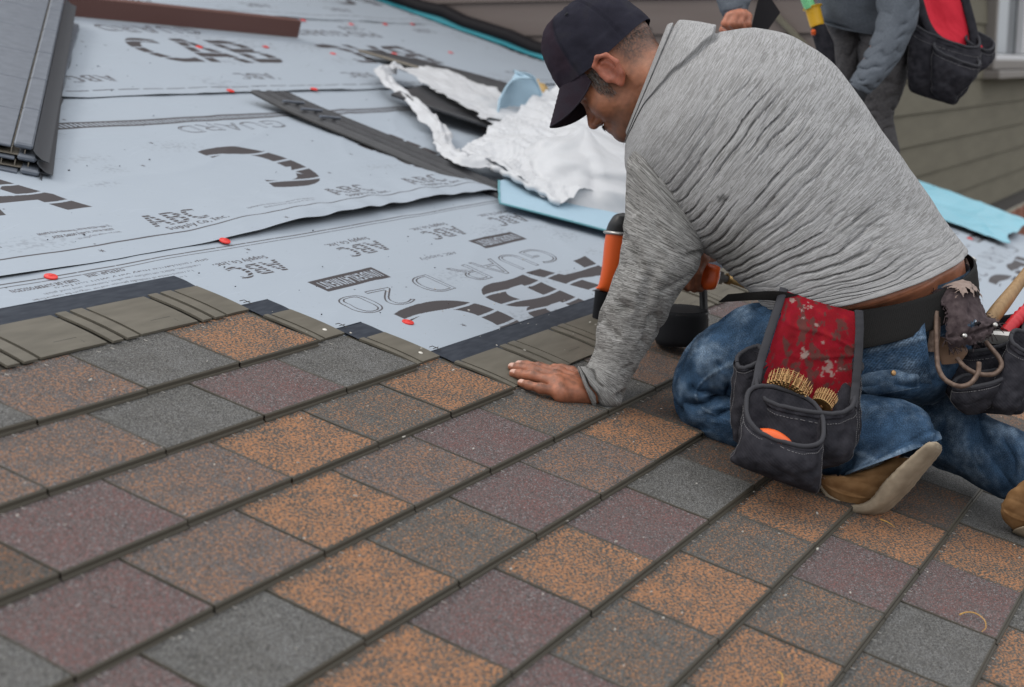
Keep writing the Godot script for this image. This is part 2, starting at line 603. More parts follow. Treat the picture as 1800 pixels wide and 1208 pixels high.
	rs.albedo_texture = noise_tex(98, 0.03, 256, 256, Color(0.06, 0.035, 0.025), Color(0.24, 0.17, 0.13), FastNoiseLite.TYPE_SIMPLEX_SMOOTH, 4)
	rs.uv1_triplanar = true; rs.uv1_scale = Vector3(9, 9, 9)
	var le = mat("leather", Color.WHITE, 0.85)
	le.albedo_texture = noise_tex(99, 0.03, 256, 256, Color(0.036, 0.026, 0.029), Color(0.125, 0.098, 0.10), FastNoiseLite.TYPE_SIMPLEX_SMOOTH, 4)
	le.uv1_triplanar = true; le.uv1_scale = Vector3(8, 8, 8)
	le.heightmap_enabled = true; le.heightmap_texture = fine; le.heightmap_scale = 0.08
	mat("suede_pale", lin(0.24, 0.18, 0.155), 0.9)
	mat("leather_tan", lin(0.15, 0.085, 0.05), 0.8)
	var hw = mat("hickory", Color.WHITE, 0.5)
	hw.albedo_texture = noise_tex(100, 0.04, 256, 256, Color(0.20, 0.115, 0.045), Color(0.38, 0.24, 0.11), FastNoiseLite.TYPE_SIMPLEX_SMOOTH, 3)
	hw.uv1_triplanar = true; hw.uv1_scale = Vector3(12, 1.5, 12)
	mat("red_rubber", lin(0.50, 0.015, 0.025), 0.4)
	mat("straw", lin(0.50, 0.28, 0.06), 0.7)
	# helper
	var h2 = mat("shirt_blue_grey", Color.WHITE, 0.9)
	h2.albedo_texture = noise_tex(102, 0.08, 256, 256, Color(0.082, 0.094, 0.112), Color(0.125, 0.14, 0.162), FastNoiseLite.TYPE_SIMPLEX_SMOOTH, 3)
	h2.uv1_triplanar = true; h2.uv1_scale = Vector3(6, 6, 6)
	var p2 = mat("trouser_grey", Color.WHITE, 0.9)
	p2.albedo_texture = noise_tex(103, 0.08, 256, 256, Color(0.055, 0.052, 0.055), Color(0.125, 0.12, 0.122), FastNoiseLite.TYPE_SIMPLEX_SMOOTH, 3)
	p2.uv1_triplanar = true; p2.uv1_scale = Vector3(5, 5, 5)
	mat("red_lining", lin(0.62, 0.008, 0.03), 0.8)
	mat("green_grip", lin(0.20, 0.62, 0.28), 0.4)
	mat("yellow_plastic", lin(0.72, 0.40, 0.015), 0.45)
	mat("hair", lin(0.02, 0.016, 0.013), 0.6)
	mat("hair_grey", lin(0.19, 0.175, 0.16), 0.6)
	mat("nail_plate", lin(0.62, 0.38, 0.30), 0.3)
	for q in ["pouch_cloth", "pouch_trim", "webbing", "cap_cloth", "denim", "heather_grey", "heather_sleeve", "red_cloth", "leather", "black_worn", "shirt_blue_grey", "trouser_grey", "head_band", "felt_back", "suede", "deck"]:
		M[q].metallic_specular = 0.22
	for q in ["tile_edge", "flange", "siding", "siding_olive"]:
		M[q].metallic_specular = 0.3


func tex_bump(seed_, freq, S, oct = 2) -> ImageTexture:
	var im = Image.create_from_data(S, S, false, Image.FORMAT_L8, noise_bytes(seed_, freq, S, S, FastNoiseLite.TYPE_SIMPLEX_SMOOTH, oct))
	return tex(im)


func weave_tex() -> ImageTexture:
	var S = 256
	var b = PackedByteArray(); b.resize(S * S)
	for y in S:
		for x in S:
			b[y * S + x] = int(128 + 60 * sin(TAU * (x + y) / 8.0) + 40 * sin(TAU * (x - y) / 4.0)) if true else 0
	return tex(Image.create_from_data(S, S, false, Image.FORMAT_L8, b))


func denim_tex() -> ImageTexture:
	var S = 512
	var a = noise_bytes(201, 0.22, S, S, FastNoiseLite.TYPE_SIMPLEX_SMOOTH, 2)
	var l = noise_bytes(202, 0.012, S, S, FastNoiseLite.TYPE_SIMPLEX_SMOOTH, 4)
	var out = PackedByteArray(); out.resize(S * S * 3)
	for y in S:
		for x in S:
			var i = y * S + x
			var k = 0.55 + 0.5 * (a[i] / 255.0) + 0.35 * (l[i] / 255.0 - 0.5) + 0.10 * sin(TAU * (x + y * 2) / 8.0)
			out[i * 3] = clampi(int(k * 205), 0, 255)
			out[i * 3 + 1] = clampi(int(k * 215), 0, 255)
			out[i * 3 + 2] = clampi(int(k * 225), 0, 255)
	return tex(Image.create_from_data(S, S, false, Image.FORMAT_RGB8, out))


# ---------------------------------------------------------------- printing on the underlayment
var font_bold: SystemFont
var font_plain: SystemFont


class Sheet:
	# A print in metres: x = a - a0, y = b - b0
	var im: Image
	var a0 := 0.0
	var b0 := 0.0
	var ppa := 1.0
	var ppb := 1.0
	var ink := Color(0.245, 0.23, 0.235)

	func setup(a, b, wa, wb, w, h, base: Color):
		a0 = a; b0 = b; ppa = w / wa; ppb = h / wb
		im = Image.create(w, h, false, Image.FORMAT_RGB8)
		im.fill(base)

	func put(x, y, k):
		if x < 0 or y < 0 or x >= im.get_width() or y >= im.get_height(): return
		var o = im.get_pixel(x, y)
		im.set_pixel(x, y, o.lerp(ink, k))

	func line(a, b, c, d, w):
		var p = Vector2((a - a0) * ppa, (b - b0) * ppb); var q = Vector2((c - a0) * ppa, (d - b0) * ppb)
		var n = int(p.distance_to(q)) + 1
		var hw = maxf(0.5, w * ppb * 0.5)
		for i in n:
			var m = p.lerp(q, i / float(n))
			for y in range(int(floor(m.y - hw)), int(ceil(m.y + hw)) + 1):
				put(int(m.x), y, clampf(hw + 0.5 - absf(y - m.y), 0.0, 0.9))

	# style: 0 solid, 1 fine stripes, 2 outline, 3 broad stripes, 4 light on a dark box
	func text(s: String, font: Font, a, b, width, height, turned = false, style = 0, lean = 0.0):
		var tm = TextMesh.new()
		tm.text = s; tm.font = font; tm.font_size = 64; tm.pixel_size = 1.0; tm.depth = 0.0
		tm.curve_step = 3.0
		if tm.get_surface_count() == 0: return
		var arr = tm.surface_get_arrays(0)
		var V = arr[Mesh.ARRAY_VERTEX]
		var ix = arr[Mesh.ARRAY_INDEX]
		var lo = Vector2(1e9, 1e9); var hi = Vector2(-1e9, -1e9)
		for v in V:
			lo = lo.min(Vector2(v.x, v.y)); hi = hi.max(Vector2(v.x, v.y))
		var W = int(width * ppa); var H = int(height * ppb)
		if W < 2 or H < 2: return
		var pad = 3 if style != 4 else maxi(3, H / 3)
		var mw = W + pad * 2; var mh = H + pad * 2
		var mask = PackedByteArray(); mask.resize(mw * mh)
		var Q = PackedVector2Array()
		for v in V:
			Q.append(Vector2((v.x - lo.x) / (hi.x - lo.x) * W + pad, (hi.y - v.y) / (hi.y - lo.y) * H + pad))
		var nt = ix.size() / 3 if ix != null and ix.size() > 0 else V.size() / 3
		for t in nt:
			var p; var q; var r
			if ix != null and ix.size() > 0:
				p = Q[ix[t * 3]]; q = Q[ix[t * 3 + 1]]; r = Q[ix[t * 3 + 2]]
			else:
				p = Q[t * 3]; q = Q[t * 3 + 1]; r = Q[t * 3 + 2]
			var area = (q - p).cross(r - p)
			if absf(area) < 1e-6: continue
			var y0 = maxi(0, int(floor(minf(p.y, minf(q.y, r.y)) - 0.5))); var y1 = mini(mh - 1, int(ceil(maxf(p.y, maxf(q.y, r.y)))))
			for y in range(y0, y1 + 1):
				var yy = y + 0.5
				var xs = []
				for e in [[p, q], [q, r], [r, p]]:
					var u = e[0]; var w = e[1]
					if (u.y <= yy) != (w.y <= yy):
						xs.append(u.x + (yy - u.y) / (w.y - u.y) * (w.x - u.x))
				if xs.size() == 2:
					for x in range(maxi(0, int(ceil(minf(xs[0], xs[1]) - 0.5))), mini(mw - 1, int(floor(maxf(xs[0], xs[1]) - 0.5))) + 1):
						mask[y * mw + x] = 255
		var X0 = (a - a0) * ppa; var Y0 = (b - b0) * ppb
		for y in mh:
			for x in mw:
				var k = mask[y * mw + x] / 255.0
				if style == 2 and k > 0.0:
					var e = 0
					for dy in [-2, 0, 2]:
						for dx in [-2, 0, 2]:
							var xx = x + dx; var y2 = y + dy
							if xx < 0 or y2 < 0 or xx >= mw or y2 >= mh or mask[y2 * mw + xx] == 0: e = 1
					k = float(e)
				elif style == 1:
					if fmod(y + sin(x * 0.12) * 0.8, H / 5.5) < H / 5.5 * 0.33: k = 0.0
				elif style == 3:
					if fmod(y + sin(x * 0.025) * H * 0.025 + H * 0.07, H / 4.6) < H / 4.6 * 0.16: k = 0.0
				elif style == 4:
					k = 1.0 - k
				if k > 0.0:
					var sx = x - pad; var sy = y - pad
					sx += lean * (H - sy)
					if turned:
						put(int(X0 + W - sx), int(Y0 + H - sy), k * 0.95)
					else:
						put(int(X0 + sx), int(Y0 + sy), k * 0.95)

	func star(a, b, r, c: Color):
		var keep = ink
		ink = c
		var poly = PackedVector2Array()
		for i in 10:
			var rr = r if i % 2 == 0 else r * 0.42
			poly.append(Vector2(a + cos(TAU * i / 10.0 - PI / 2) * rr, b + sin(TAU * i / 10.0 - PI / 2) * rr))
		for y in range(int((b - r - b0) * ppb), int((b + r - b0) * ppb) + 1):
			for x in range(int((a - r - a0) * ppa), int((a + r - a0) * ppa) + 1):
				if Geometry2D.is_point_in_polygon(Vector2(x / ppa + a0, y / ppb + b0), poly): put(x, y, 1.0)
		ink = keep

	func crosses(r: RandomNumberGenerator, n):
		for k in n:
			var a = a0 + r.randf() * im.get_width() / ppa; var b = b0 + r.randf() * im.get_height() / ppb
			var t = 0.006
			if r.randf() < 0.5:
				line(a - t, b, a + t, b, 0.002); line(a - t * 0.6, b - t, a + t * 0.6, b + t, 0.002); line(a + t * 0.6, b - t, a - t * 0.6, b + t, 0.002)
			else:
				line(a - 0.002, b, a + 0.002, b, 0.003)

	# dust, boot scuffs and rubbed patches of their own shapes
	func soil(r: RandomNumberGenerator, n):
		var keep = ink
		ink = Color(0.42, 0.42, 0.43)
		for k in n:
			var x = r.randi_range(0, im.get_width() - 1); var y = r.randi_range(0, im.get_height() - 1)
			var l = r.randi_range(1, 4); var w = r.randf_range(0.10, 0.5)
			for i in l: put(x + i, y + (i % 2), w)
		ink = Color(0.80, 0.83, 0.87)
		for k in n / 3:
			var x = r.randi_range(0, im.get_width() - 1); var y = r.randi_range(0, im.get_height() - 1)
			var l = r.randi_range(10, 70); var dir = r.randf_range(-0.5, 0.9)
			for i in l: put(x + i, y + int(i * dir), 0.16)
		# trodden dirt
		ink = Color(0.36, 0.36, 0.37)
		var fn = FastNoiseLite.new(); fn.seed = n; fn.frequency = 0.06
		for k in 16:
			var cx = r.randi_range(0, im.get_width() - 1); var cy = r.randi_range(0, im.get_height() - 1)
			var rx = r.randi_range(30, 110); var ry = r.randi_range(14, 46)
			for y in range(-ry, ry):
				for x in range(-rx, rx):
					var e = Vector2(x / float(rx), y / float(ry)).length()
					if e < 1.0:
						var w = (fn.get_noise_2d(cx + x, (cy + y) * 1.6) + 0.25 - e * 0.5) * 0.42
						if w > 0.0: put(cx + x, cy + y, minf(w, 0.22))
		ink = keep


func sheet_mat(called, s: Sheet) -> StandardMaterial3D:
	var m = mat(called, Color.WHITE, 0.62)
	m.albedo_texture = tex(s.im)
	m.metallic_specular = 0.35
	return m


func make_prints():
	font_bold = SystemFont.new(); font_bold.font_names = PackedStringArray(["Droid Sans"]); font_bold.font_weight = 700
	font_plain = SystemFont.new(); font_plain.font_names = PackedStringArray(["Droid Sans"])
	var r = RandomNumberGenerator.new(); r.seed = 5
	var base = Color(0.335, 0.377, 0.432).linear_to_srgb()
	# lower sheet, printed upside down as it lies
	var s = Sheet.new()
	s.setup(-0.4, -0.55, 2.6, 0.75, 2048, 640, base)
	s.soil(r, 900)
	for k in 2:
		for i in 26:
			var x = -0.4 + i * 0.1
			s.line(x, -0.448 + k * 0.012 + sin(i) * 0.001, x + 0.098, -0.448 + k * 0.012 + sin(i + 1) * 0.001, 0.0035 if k == 0 else 0.0022)
	for a in [0.61, 1.0, 1.36, 1.70]:
		s.text("ABC", font_bold, a, -0.355, 0.17, 0.055, true, 1)
		s.text("Supply Co, Inc.", font_bold, a - 0.005, -0.385, 0.17, 0.022, true, 0)
	s.text("OVERLAP LINE", font_bold, 0.30, -0.432, 0.10, 0.012, true)
	s.text("LINEA DE SUPERPOSICION", font_bold, 0.11, -0.424, 0.16, 0.012, true)
	var tiny = ["Slip resistance may vary with surface", "conditions, debris on surface, weather, footwear and roof pitch", "La resistencia al resbalo puede variar segun la superficie", "Le degre de resistance au glissement peut varier"]
	for i in 4:
		s.text(tiny[i], font_plain, 0.20 - 0.04 * i, -0.410 + i * 0.0155, 0.42, 0.0105, true)
	s.text("UNDERLAYMENT", font_bold, 0.755, -0.228, 0.215, 0.034, true, 4)
	s.text("UNDERLAYMENT", font_bold, 1.47, -0.255, 0.20, 0.032, true, 4)
	s.text("ABC Supply", font_plain, 1.17, -0.235, 0.16, 0.018, true)
	s.text("20", font_plain, 0.705, -0.150, 0.21, 0.085, true, 2)
	s.text("D", font_plain, 1.0, -0.160, 0.09, 0.085, true, 2)
	s.text("GUAR", font_plain, 1.18, -0.165, 0.46, 0.085, true, 2)
	s.text("C", font_bold, 0.765, -0.055, 0.30, 0.24, true, 3)
	s.text("B", font_bold, 1.11, -0.060, 0.27, 0.24, true, 3)
	s.text("A", font_bold, 1.40, -0.065, 0.34, 0.24, true, 3)
	s.crosses(r, 26)
	sheet_mat("print_lower", s)
	# middle sheet
	s = Sheet.new()
	s.setup(-0.4, -1.45, 2.6, 1.0, 2048, 800, base)
	s.soil(r, 1200)
	for i in 26:
		var x = -0.4 + i * 0.1
		s.line(x, -0.537 + sin(i * 1.3) * 0.002, x + 0.1, -0.537 + sin((i + 1) * 1.3) * 0.002, 0.0045)
	s.line(-0.4, -1.183, 2.2, -1.183, 0.009); s.line(-0.4, -1.217, 2.2, -1.217, 0.009)
	for i in 150:
		var x = -0.4 + i * 0.0173
		for q in 4: s.line(x + q * 0.0013, -1.211 + q * 0.008, x + q * 0.0013 + 0.0085, -1.209 + q * 0.008, 0.010)
	for a in [0.655, 1.33, 1.70, -0.05]:
		s.text("ABC", font_bold, a, -0.640, 0.185, 0.062, false, 1)
		s.text("Supply Co, Inc.", font_bold, a + 0.02, -0.572, 0.20, 0.024)
	s.text("Meets the following: ASTM D226 Type II,", font_bold, 0.36, -0.622, 0.20, 0.014)
	s.text("ASTM D4869 Type IV, ASTM D8257", font_bold, 0.38, -0.602, 0.17, 0.014)
	s.text("complies with AC188", font_plain, 0.43, -0.582, 0.12, 0.011)
	s.text("lbs/sq tacks", font_plain, 0.16, -0.59, 0.08, 0.012)
	for a in [0.98, 2.0]:
		s.text("Resistance to slip may vary with surface conditions,", font_plain, a, -0.592, 0.26, 0.012)
		s.text("debris, footwear and pitch of the roof", font_plain, a + 0.04, -0.575, 0.20, 0.012)
	s.text("A", font_bold, 0.30, -0.975, 0.31, 0.26, false, 3)
	s.star(0.45, -0.855, 0.055, base)
	s.text("C", font_bold, 1.22, -0.985, 0.27, 0.30, true, 3)
	s.star(1.39, -0.80, 0.05, base)
	s.text("B", font_bold, 1.90, -0.985, 0.27, 0.30, true, 3)
	s.text("GUARD", font_plain, 1.35, -1.155, 0.45, 0.06, true, 2)
	s.text("GUARD", font_plain, 0.10, -1.155, 0.45, 0.06, true, 2)
	s.crosses(r, 40)
	sheet_mat("print_middle", s)
	# sheets further up
	s = Sheet.new()
	s.setup(0.0, 0.0, 2.6, 1.0, 1024, 400, base)
	s.soil(r, 500)
	for v in [0.06, 0.09, 0.93]:
		for i in 26:
			s.line(i * 0.1, v + sin(i * 1.7) * 0.002, i * 0.1 + 0.085, v + sin(i * 1.7 + 1) * 0.002, 0.005)
	s.text("CAB", font_bold, 0.10, 0.42, 0.62, 0.27, false, 3)
	s.text("GUARD", font_bold, 0.15, 0.27, 0.5, 0.08, true, 2)
	s.text("BAC", font_bold, 1.15, 0.45, 0.62, 0.25, true, 3)
	s.text("PRO GUARD 20", font_bold, 1.1, 0.25, 0.75, 0.08, true, 2)
	for a in [0.25, 0.85, 1.5, 2.1]:
		s.text("ABC", font_bold, a, 0.80, 0.19, 0.062, true, 1)
		s.text("ABC", font_bold, a + 0.2, 0.17, 0.17, 0.055, false, 1)
	s.crosses(r, 20)
	sheet_mat("print_upper", s)


# ---------------------------------------------------------------- the roof
func tile_mesh(kind: String, uvo: Vector2, seed_: int) -> ArrayMesh:
	var r = RandomNumberGenerator.new(); r.seed = seed_
	var top = MB.new(); var edge = MB.new(); var tk = MB.new()
	var g = 0.0016
	var w = TILE_W
	var x0 = -w + g; var x1 = -g
	# rows down the tile: [b, h]; fine so that the surface can be slightly uneven
	var rows = [[-EXPO - 0.010, 0.0040], [-EXPO * 0.75, 0.0068], [-EXPO * 0.5, 0.0097], [-EXPO * 0.25, 0.0126], [-0.012, 0.0148], [-0.0035, 0.0155]]
	var nu = 7
	var P = PackedVector3Array(); var UV = PackedVector2Array()
	for row in rows:
		for i in nu:
			var t = i / float(nu - 1)
			var x = lerpf(x0 + 0.0012, x1 - 0.0012, t)
			P.append(Vector3(x, row[1] + n3(x * 9 + seed_ * 3.1, row[0] * 9, 0.0) * 0.0006, row[0]))
			UV.append(Vector2(-x / w if uvo.x < 0.5 else 1.0 + x / w, -row[0] / w))
	top.grid(P, nu, rows.size(), false, 2, 1, 1, UV)
	# butt edge: bevel, face, lip
	var prof = [Vector2(-0.0035, 0.0155), Vector2(-0.0008, 0.0136), Vector2(0.0, 0.0080), Vector2(0.0026, 0.0075), Vector2(0.0038, 0.0054), Vector2(0.0036, 0.0006)]
	for k in prof.size() - 1:
		var p = prof[k]; var q = prof[k + 1]
		edge.quad(Vector3(x0, p.y, p.x), Vector3(x1, p.y, p.x), Vector3(x1, q.y, q.x), Vector3(x0, q.y, q.x), Vector2(), Vector2(), Vector2(), Vector2(), Vector3(0, 0.5, 1))
	# sides
	for sd in [[x0, x0 + 0.0012, -1.0], [x1, x1 - 0.0012, 1.0]]:
		for k in rows.size() - 1:
			var p = rows[k]; var q = rows[k + 1]
			edge.quad(Vector3(sd[1], p[1], p[0]), Vector3(sd[1], q[1], q[0]), Vector3(sd[0], q[1] - 0.001, q[0]), Vector3(sd[0], p[1] - 0.001, p[0]), Vector2(), Vector2(), Vector2(), Vector2(), Vector3(sd[2], 1, 0))
			edge.quad(Vector3(sd[0], p[1] - 0.001, p[0]), Vector3(sd[0], q[1] - 0.001, q[0]), Vector3(sd[0], 0.0, q[0]), Vector3(sd[0], 0.0, p[0]), Vector2(), Vector2(), Vector2(), Vector2(), Vector3(sd[2], 0, 0))
	for t in [0.22, 0.36, 0.71]:
		tk.box(Vector3(x0 + t * w, 0.0046, -EXPO + 0.006), Vector3(0.0012, 0.0012, 0.0075), 0.0, Basis(Vector3.UP, 0.25))
	var am = ArrayMesh.new()
	top.add_to(am, M["granules_" + kind + ("_b" if uvo.y > 0.5 else "")])
	edge.add_to(am, M["tile_edge"])
	tk.add_to(am, M["tick"])
	return am


func sheet_grid(a0, a1, b0, b1, na, nb, h0, seed_, amp, fa, fb, ua0, ub0, ua, ub, edge = null) -> MB:
	var mb = MB.new()
	var P = PackedVector3Array(); var UV = PackedVector2Array()
	for j in nb:
		for i in na:
			var a = lerpf(a0, a1, i / float(na - 1)); var b = lerpf(b0, b1, j / float(nb - 1))
			var h = h0 + (f3(a * fa + seed_, b * fb, 1.7) * 0.6 + 0.35) * amp
			h += 0.0028 * pow(maxf(0.0, 1.0 - absf(n3(a * 1.1 + b * 2.6 + seed_, b * 1.3 - a * 0.5, 6.0)) * 2.2), 5.0)
			var bb = b
			if edge != null:
				var e = edge.call(a, b)
				h += e.x; bb += e.y
			P.append(Vector3(a, h, bb))
			UV.append(Vector2((a - ua0) / ua, (b - ub0) / ub))
	mb.grid(P, na, nb, false, 2, 1, 1, UV)
	return mb


func sheet_part(called: String, mb: MB, top: Material, t = 0.0016) -> MeshInstance3D:
	var am = ArrayMesh.new()
	mb.add_to(am, top)
	var back = MB.new()
	back.V = mb.V.duplicate(); back.N = mb.N.duplicate(); back.U = mb.U; back.C = mb.C; back.I = mb.I.duplicate()
	for i in back.V.size():
		back.V[i] -= mb.N[i] * t
		back.N[i] = -mb.N[i]
	for k in range(0, back.I.size(), 3):
		var q = back.I[k + 1]; back.I[k + 1] = back.I[k + 2]; back.I[k + 2] = q
	back.add_to(am, M["felt_back"])
	return part(roof, called, am)


func build_roof():
	make_prints()
	roof = Node3D.new()
	roof.name = "roof"
	roof.set_meta("kind", "structure")
	add_child(roof)
	roof.transform = Transform3D(Basis(Vector3.RIGHT, SLOPE), Vector3.ZERO)
	var deck = MB.new()
	deck.box(Vector3(1.65, -0.012, -1.4), Vector3(6.0, 0.02, 8.4), 0.002)
	part(roof, "deck", deck.mesh(), M["deck"])
	# underlayment
	sheet_part("underlayment_sheet", sheet_grid(-0.6, 4.62, -0.56, 1.55, 330, 110, 0.0026, 3.0, 0.0035, 3.0, 4.0, -0.4, -0.55, 2.6, 0.75), M["print_lower"])
	# its lower edge is buckled and lifted off the sheet below
	var lift = func(a, b):
		var k = sstep(-0.80, -0.475, b)
		var m = sstep(0.62, 1.15, a) * (1.0 - sstep(1.85, 2.15, a))
		var up = 0.022 * m * k * k * (0.85 + 0.3 * n3(a * 1.6, 4.0, 0.0))
		var fold = 0.006 * m * k * n3(a * 9.0, b * 6.0, 2.0)
		return Vector2(up + fold + 0.0022, 0.004 * n3(a * 1.5, 0.0, 7.0) + 0.0015 * n3(a * 9.0, 0.0, 1.0) - 0.012 * m * k)
	sheet_part("underlayment_sheet", sheet_grid(-0.2, 4.62, -1.46, -0.472, 330, 80, 0.0040, 8.0, 0.0045, 3.0, 4.0, -0.4, -1.45, 2.6, 1.0, lift), M["print_middle"])
	var soft = func(a, b): return Vector2(0.0045 + 0.003 * absf(n3(a * 3.0, b * 2.0, 5.0)), 0.006 * n3(a * 1.5, 0.0, 3.0))
	sheet_part("underlayment_sheet", sheet_grid(0.3, 4.62, -2.36, -1.40, 110, 36, 0.0068, 12.0, 0.006, 2.5, 3.0, 1.85, -2.38, 2.6, 1.0, soft), M["print_upper"])
	sheet_part("underlayment_sheet", sheet_grid(0.6, 4.62, -3.30, -2.30, 100, 30, 0.0100, 15.0, 0.006, 2.5, 3.0, 0.4, -3.3, 2.6, 1.0, soft), M["print_upper"])
	sheet_part("underlayment_sheet", sheet_grid(0.6, 4.62, -5.4, -3.24, 80, 40, 0.0130, 19.0, 0.006, 2.5, 3.0, 1.2, -4.1, 2.6, 1.0, soft), M["print_upper"])
	# membrane turned up against the side wall, and bare along the open edge lower down
	var me = sheet_grid(4.585, 4.66, -5.3, -0.16, 8, 160, 0.020, 2.0, 0.006, 4, 3, 0, 0, 1, 1, func(a, b): return Vector2(0.05 * sstep(4.60, 4.66, a), 0.0))
	sheet_part("wall_membrane", me, M["teal_dark"])
	var me2 = sheet_grid(4.16, 4.80, 0.02, 0.62, 40, 60, 0.020, 6.0, 0.02, 3, 3, 0, 0, 1, 1, func(a, b): return Vector2(0.02 * sstep(4.5, 4.8, a) + 0.008 * absf(n3(a * 9, b * 9, 0)) * sstep(0.3, 0.6, b), 0.05 * n3(a * 3, b * 2, 4.0)))
	sheet_part("edge_membrane", me2, M["teal_membrane"])
	var strip = MB.new()
	var pts = []
	for i in 40:
		var b = -5.2 + i * 0.13
		pts.append(Vector3(4.645 + 0.012 * n3(b * 3, 0, 0), 0.050 + 0.03 * absf(n3(b * 4, 1, 0)), b))
	strip.tube(pts, 0.036, 6)
	part(roof, "torn_felt_edge", strip.mesh(), M["felt_back"])
	# shingle courses
	var back = MB.new()
	back.box(Vector3(1.1, 0.0050, 0.77), Vector3(3.9, 0.0024, 1.55), 0.0)
	var names = {
		0: [-4, ["plum", "orange", "grey", "mix", "grey", "orange"]],
		1: [-3.5, ["sparse", "mix", "mix", "grey", "plum", "grey"]],
		2: [-4, ["grey", "dark", "plum", "mix", "orange", "sparse", "orange"]],
		3: [-4.5, ["orange", "grey", "plum", "mix", "orange", "mix", "plum", "sparse", "grey", "mix", "dark", "grey", "plum", "sparse", "mix"]],
		4: [-5, ["mix", "dark", "plum", "grey", "orange", "sparse", "plum", "mix", "orange", "dark", "grey", "mix", "sparse", "plum", "orange"]],
		5: [-3.5, ["mix", "grey", "orange", "plum", "orange", "plum", "grey", "dark", "mix", "sparse", "grey", "orange", "mix", "dark"]],
		6: [-2, ["dark", "plum", "sparse", "orange", "sparse", "orange", "dark", "grey", "plum", "mix", "sparse", "orange", "mix"]],
		7: [-1.5, ["plum", "grey", "orange", "sparse", "plum", "orange", "dark", "grey", "plum", "dark", "orange", "mix", "sparse"]],
		8: [0, ["mix", "sparse", "grey", "plum", "orange", "grey", "plum", "dark", "sparse", "orange", "grey", "mix"]],
		9: [1.5, ["orange", "orange", "grey", "mix", "plum", "sparse", "grey", "orange", "plum", "mix"]],
		10: [3, ["mix", "plum", "orange", "grey", "sparse", "plum", "mix", "orange"]],
	}
	var meshes = {}
	for kind in ["grey", "plum", "orange", "mix", "sparse", "dark"]:
		for k in 4:
			meshes[kind + str(k)] = tile_mesh(kind, Vector2(k % 2, k / 2), k * 7 + kind.length() * 31)
	var r = RandomNumberGenerator.new(); r.seed = 3
	for v in names:
		var first = names[v][0]
		for n in names[v][1].size():
			var u = first + n + 1
			# right-hand lower corner of the tile
			var a = TILE_W * (u - 0.078 * v)
			var o = part(roof, "shingle", meshes[names[v][1][n] + str(r.randi_range(0, 3))])
			o.transform = Transform3D(Basis(Vector3.UP, r.randf_range(-0.003, 0.003)) * Basis(Vector3.FORWARD, r.randf_range(-0.004, 0.004)), Vector3(a, 0.0062 + r.randf_range(-0.0004, 0.0006), v * EXPO + r.randf_range(-0.0012, 0.0012)))
	# backing under the joints, one strip per course
	for v in range(0, 11):
		var b0 = TILE_W * (names[v][0] - 0.078 * v); var b1 = b0 + TILE_W * names[v][1].size() + (0.02 if v < 3 else 0.0)
		var mb = MB.new()
		mb.box(Vector3((b0 + b1) * 0.5, 0.0060, (v - 0.5) * EXPO - 0.01), Vector3(b1 - b0, 0.0028, EXPO - 0.003), 0.0)
		part(roof, "course_backing", mb.mesh(), M["tile_edge"])
	# nailing flanges of the last laid panels
	flange(0, -0.65, 0.462)
	flange(1, 0.470, 0.556)
	flange(2, 0.566, 0.654)
	flange(3, 0.664, 2.40)
	# red plastic caps of the nails that hold the underlayment
	var cap = MB.new()
	cap.lathe([[0.0, 0.0042], [0.0045, 0.0042], [0.006, 0.0034], [0.010, 0.0028], [0.0122, 0.0022], [0.0127, 0.0]], 20)
	var capm = cap.mesh(M["red_cap"])
	var nl = MB.new()
	nl.lathe([[0.0, 0.0056], [0.0032, 0.0052], [0.0038, 0.0040], [0.0036, 0.0030]], 10)
	var nlm = nl.mesh(M["red_cap"])
	for p in [Vector3(0.2296, -0.4447, 0.0045), Vector3(0.7431, -0.4627, 0.0095), Vector3(0.7706, -0, 0.0045), Vector3(1.8938, -1.4065, 0.0155), Vector3(2.3223, -1.4019, 0.0155), Vector3(2.2764, -1.864, 0.0155), Vector3(2.6588, -1.876, 0.0155), Vector3(2.5476, -2.307, 0.019), Vector3(3.0399, -2.282, 0.019), Vector3(3.3923, -2.2586, 0.019), Vector3(3.7182, -2.2393, 0.0155), Vector3(4.0261, -2.2633, 0.0155), Vector3(2.9766, -1.7997, 0.0155), Vector3(3.4205, -1.8076, 0.0155), Vector3(3.9132, -1.8329, 0.0155), Vector3(3.6932, -1.3523, 0.0095), Vector3(4.0713, 0.4982, 0.0045), Vector3(4.2702, -2.2707, 0.019)]:
		var o = part(roof, "cap_nail", capm)
		o.transform = Transform3D(Basis.from_euler(Vector3(r.randf_range(-0.08, 0.08), r.randf() * 6.0, r.randf_range(-0.08, 0.08))), Vector3(p.x, p.z, p.y))
		part(o, "nail_head", nlm)


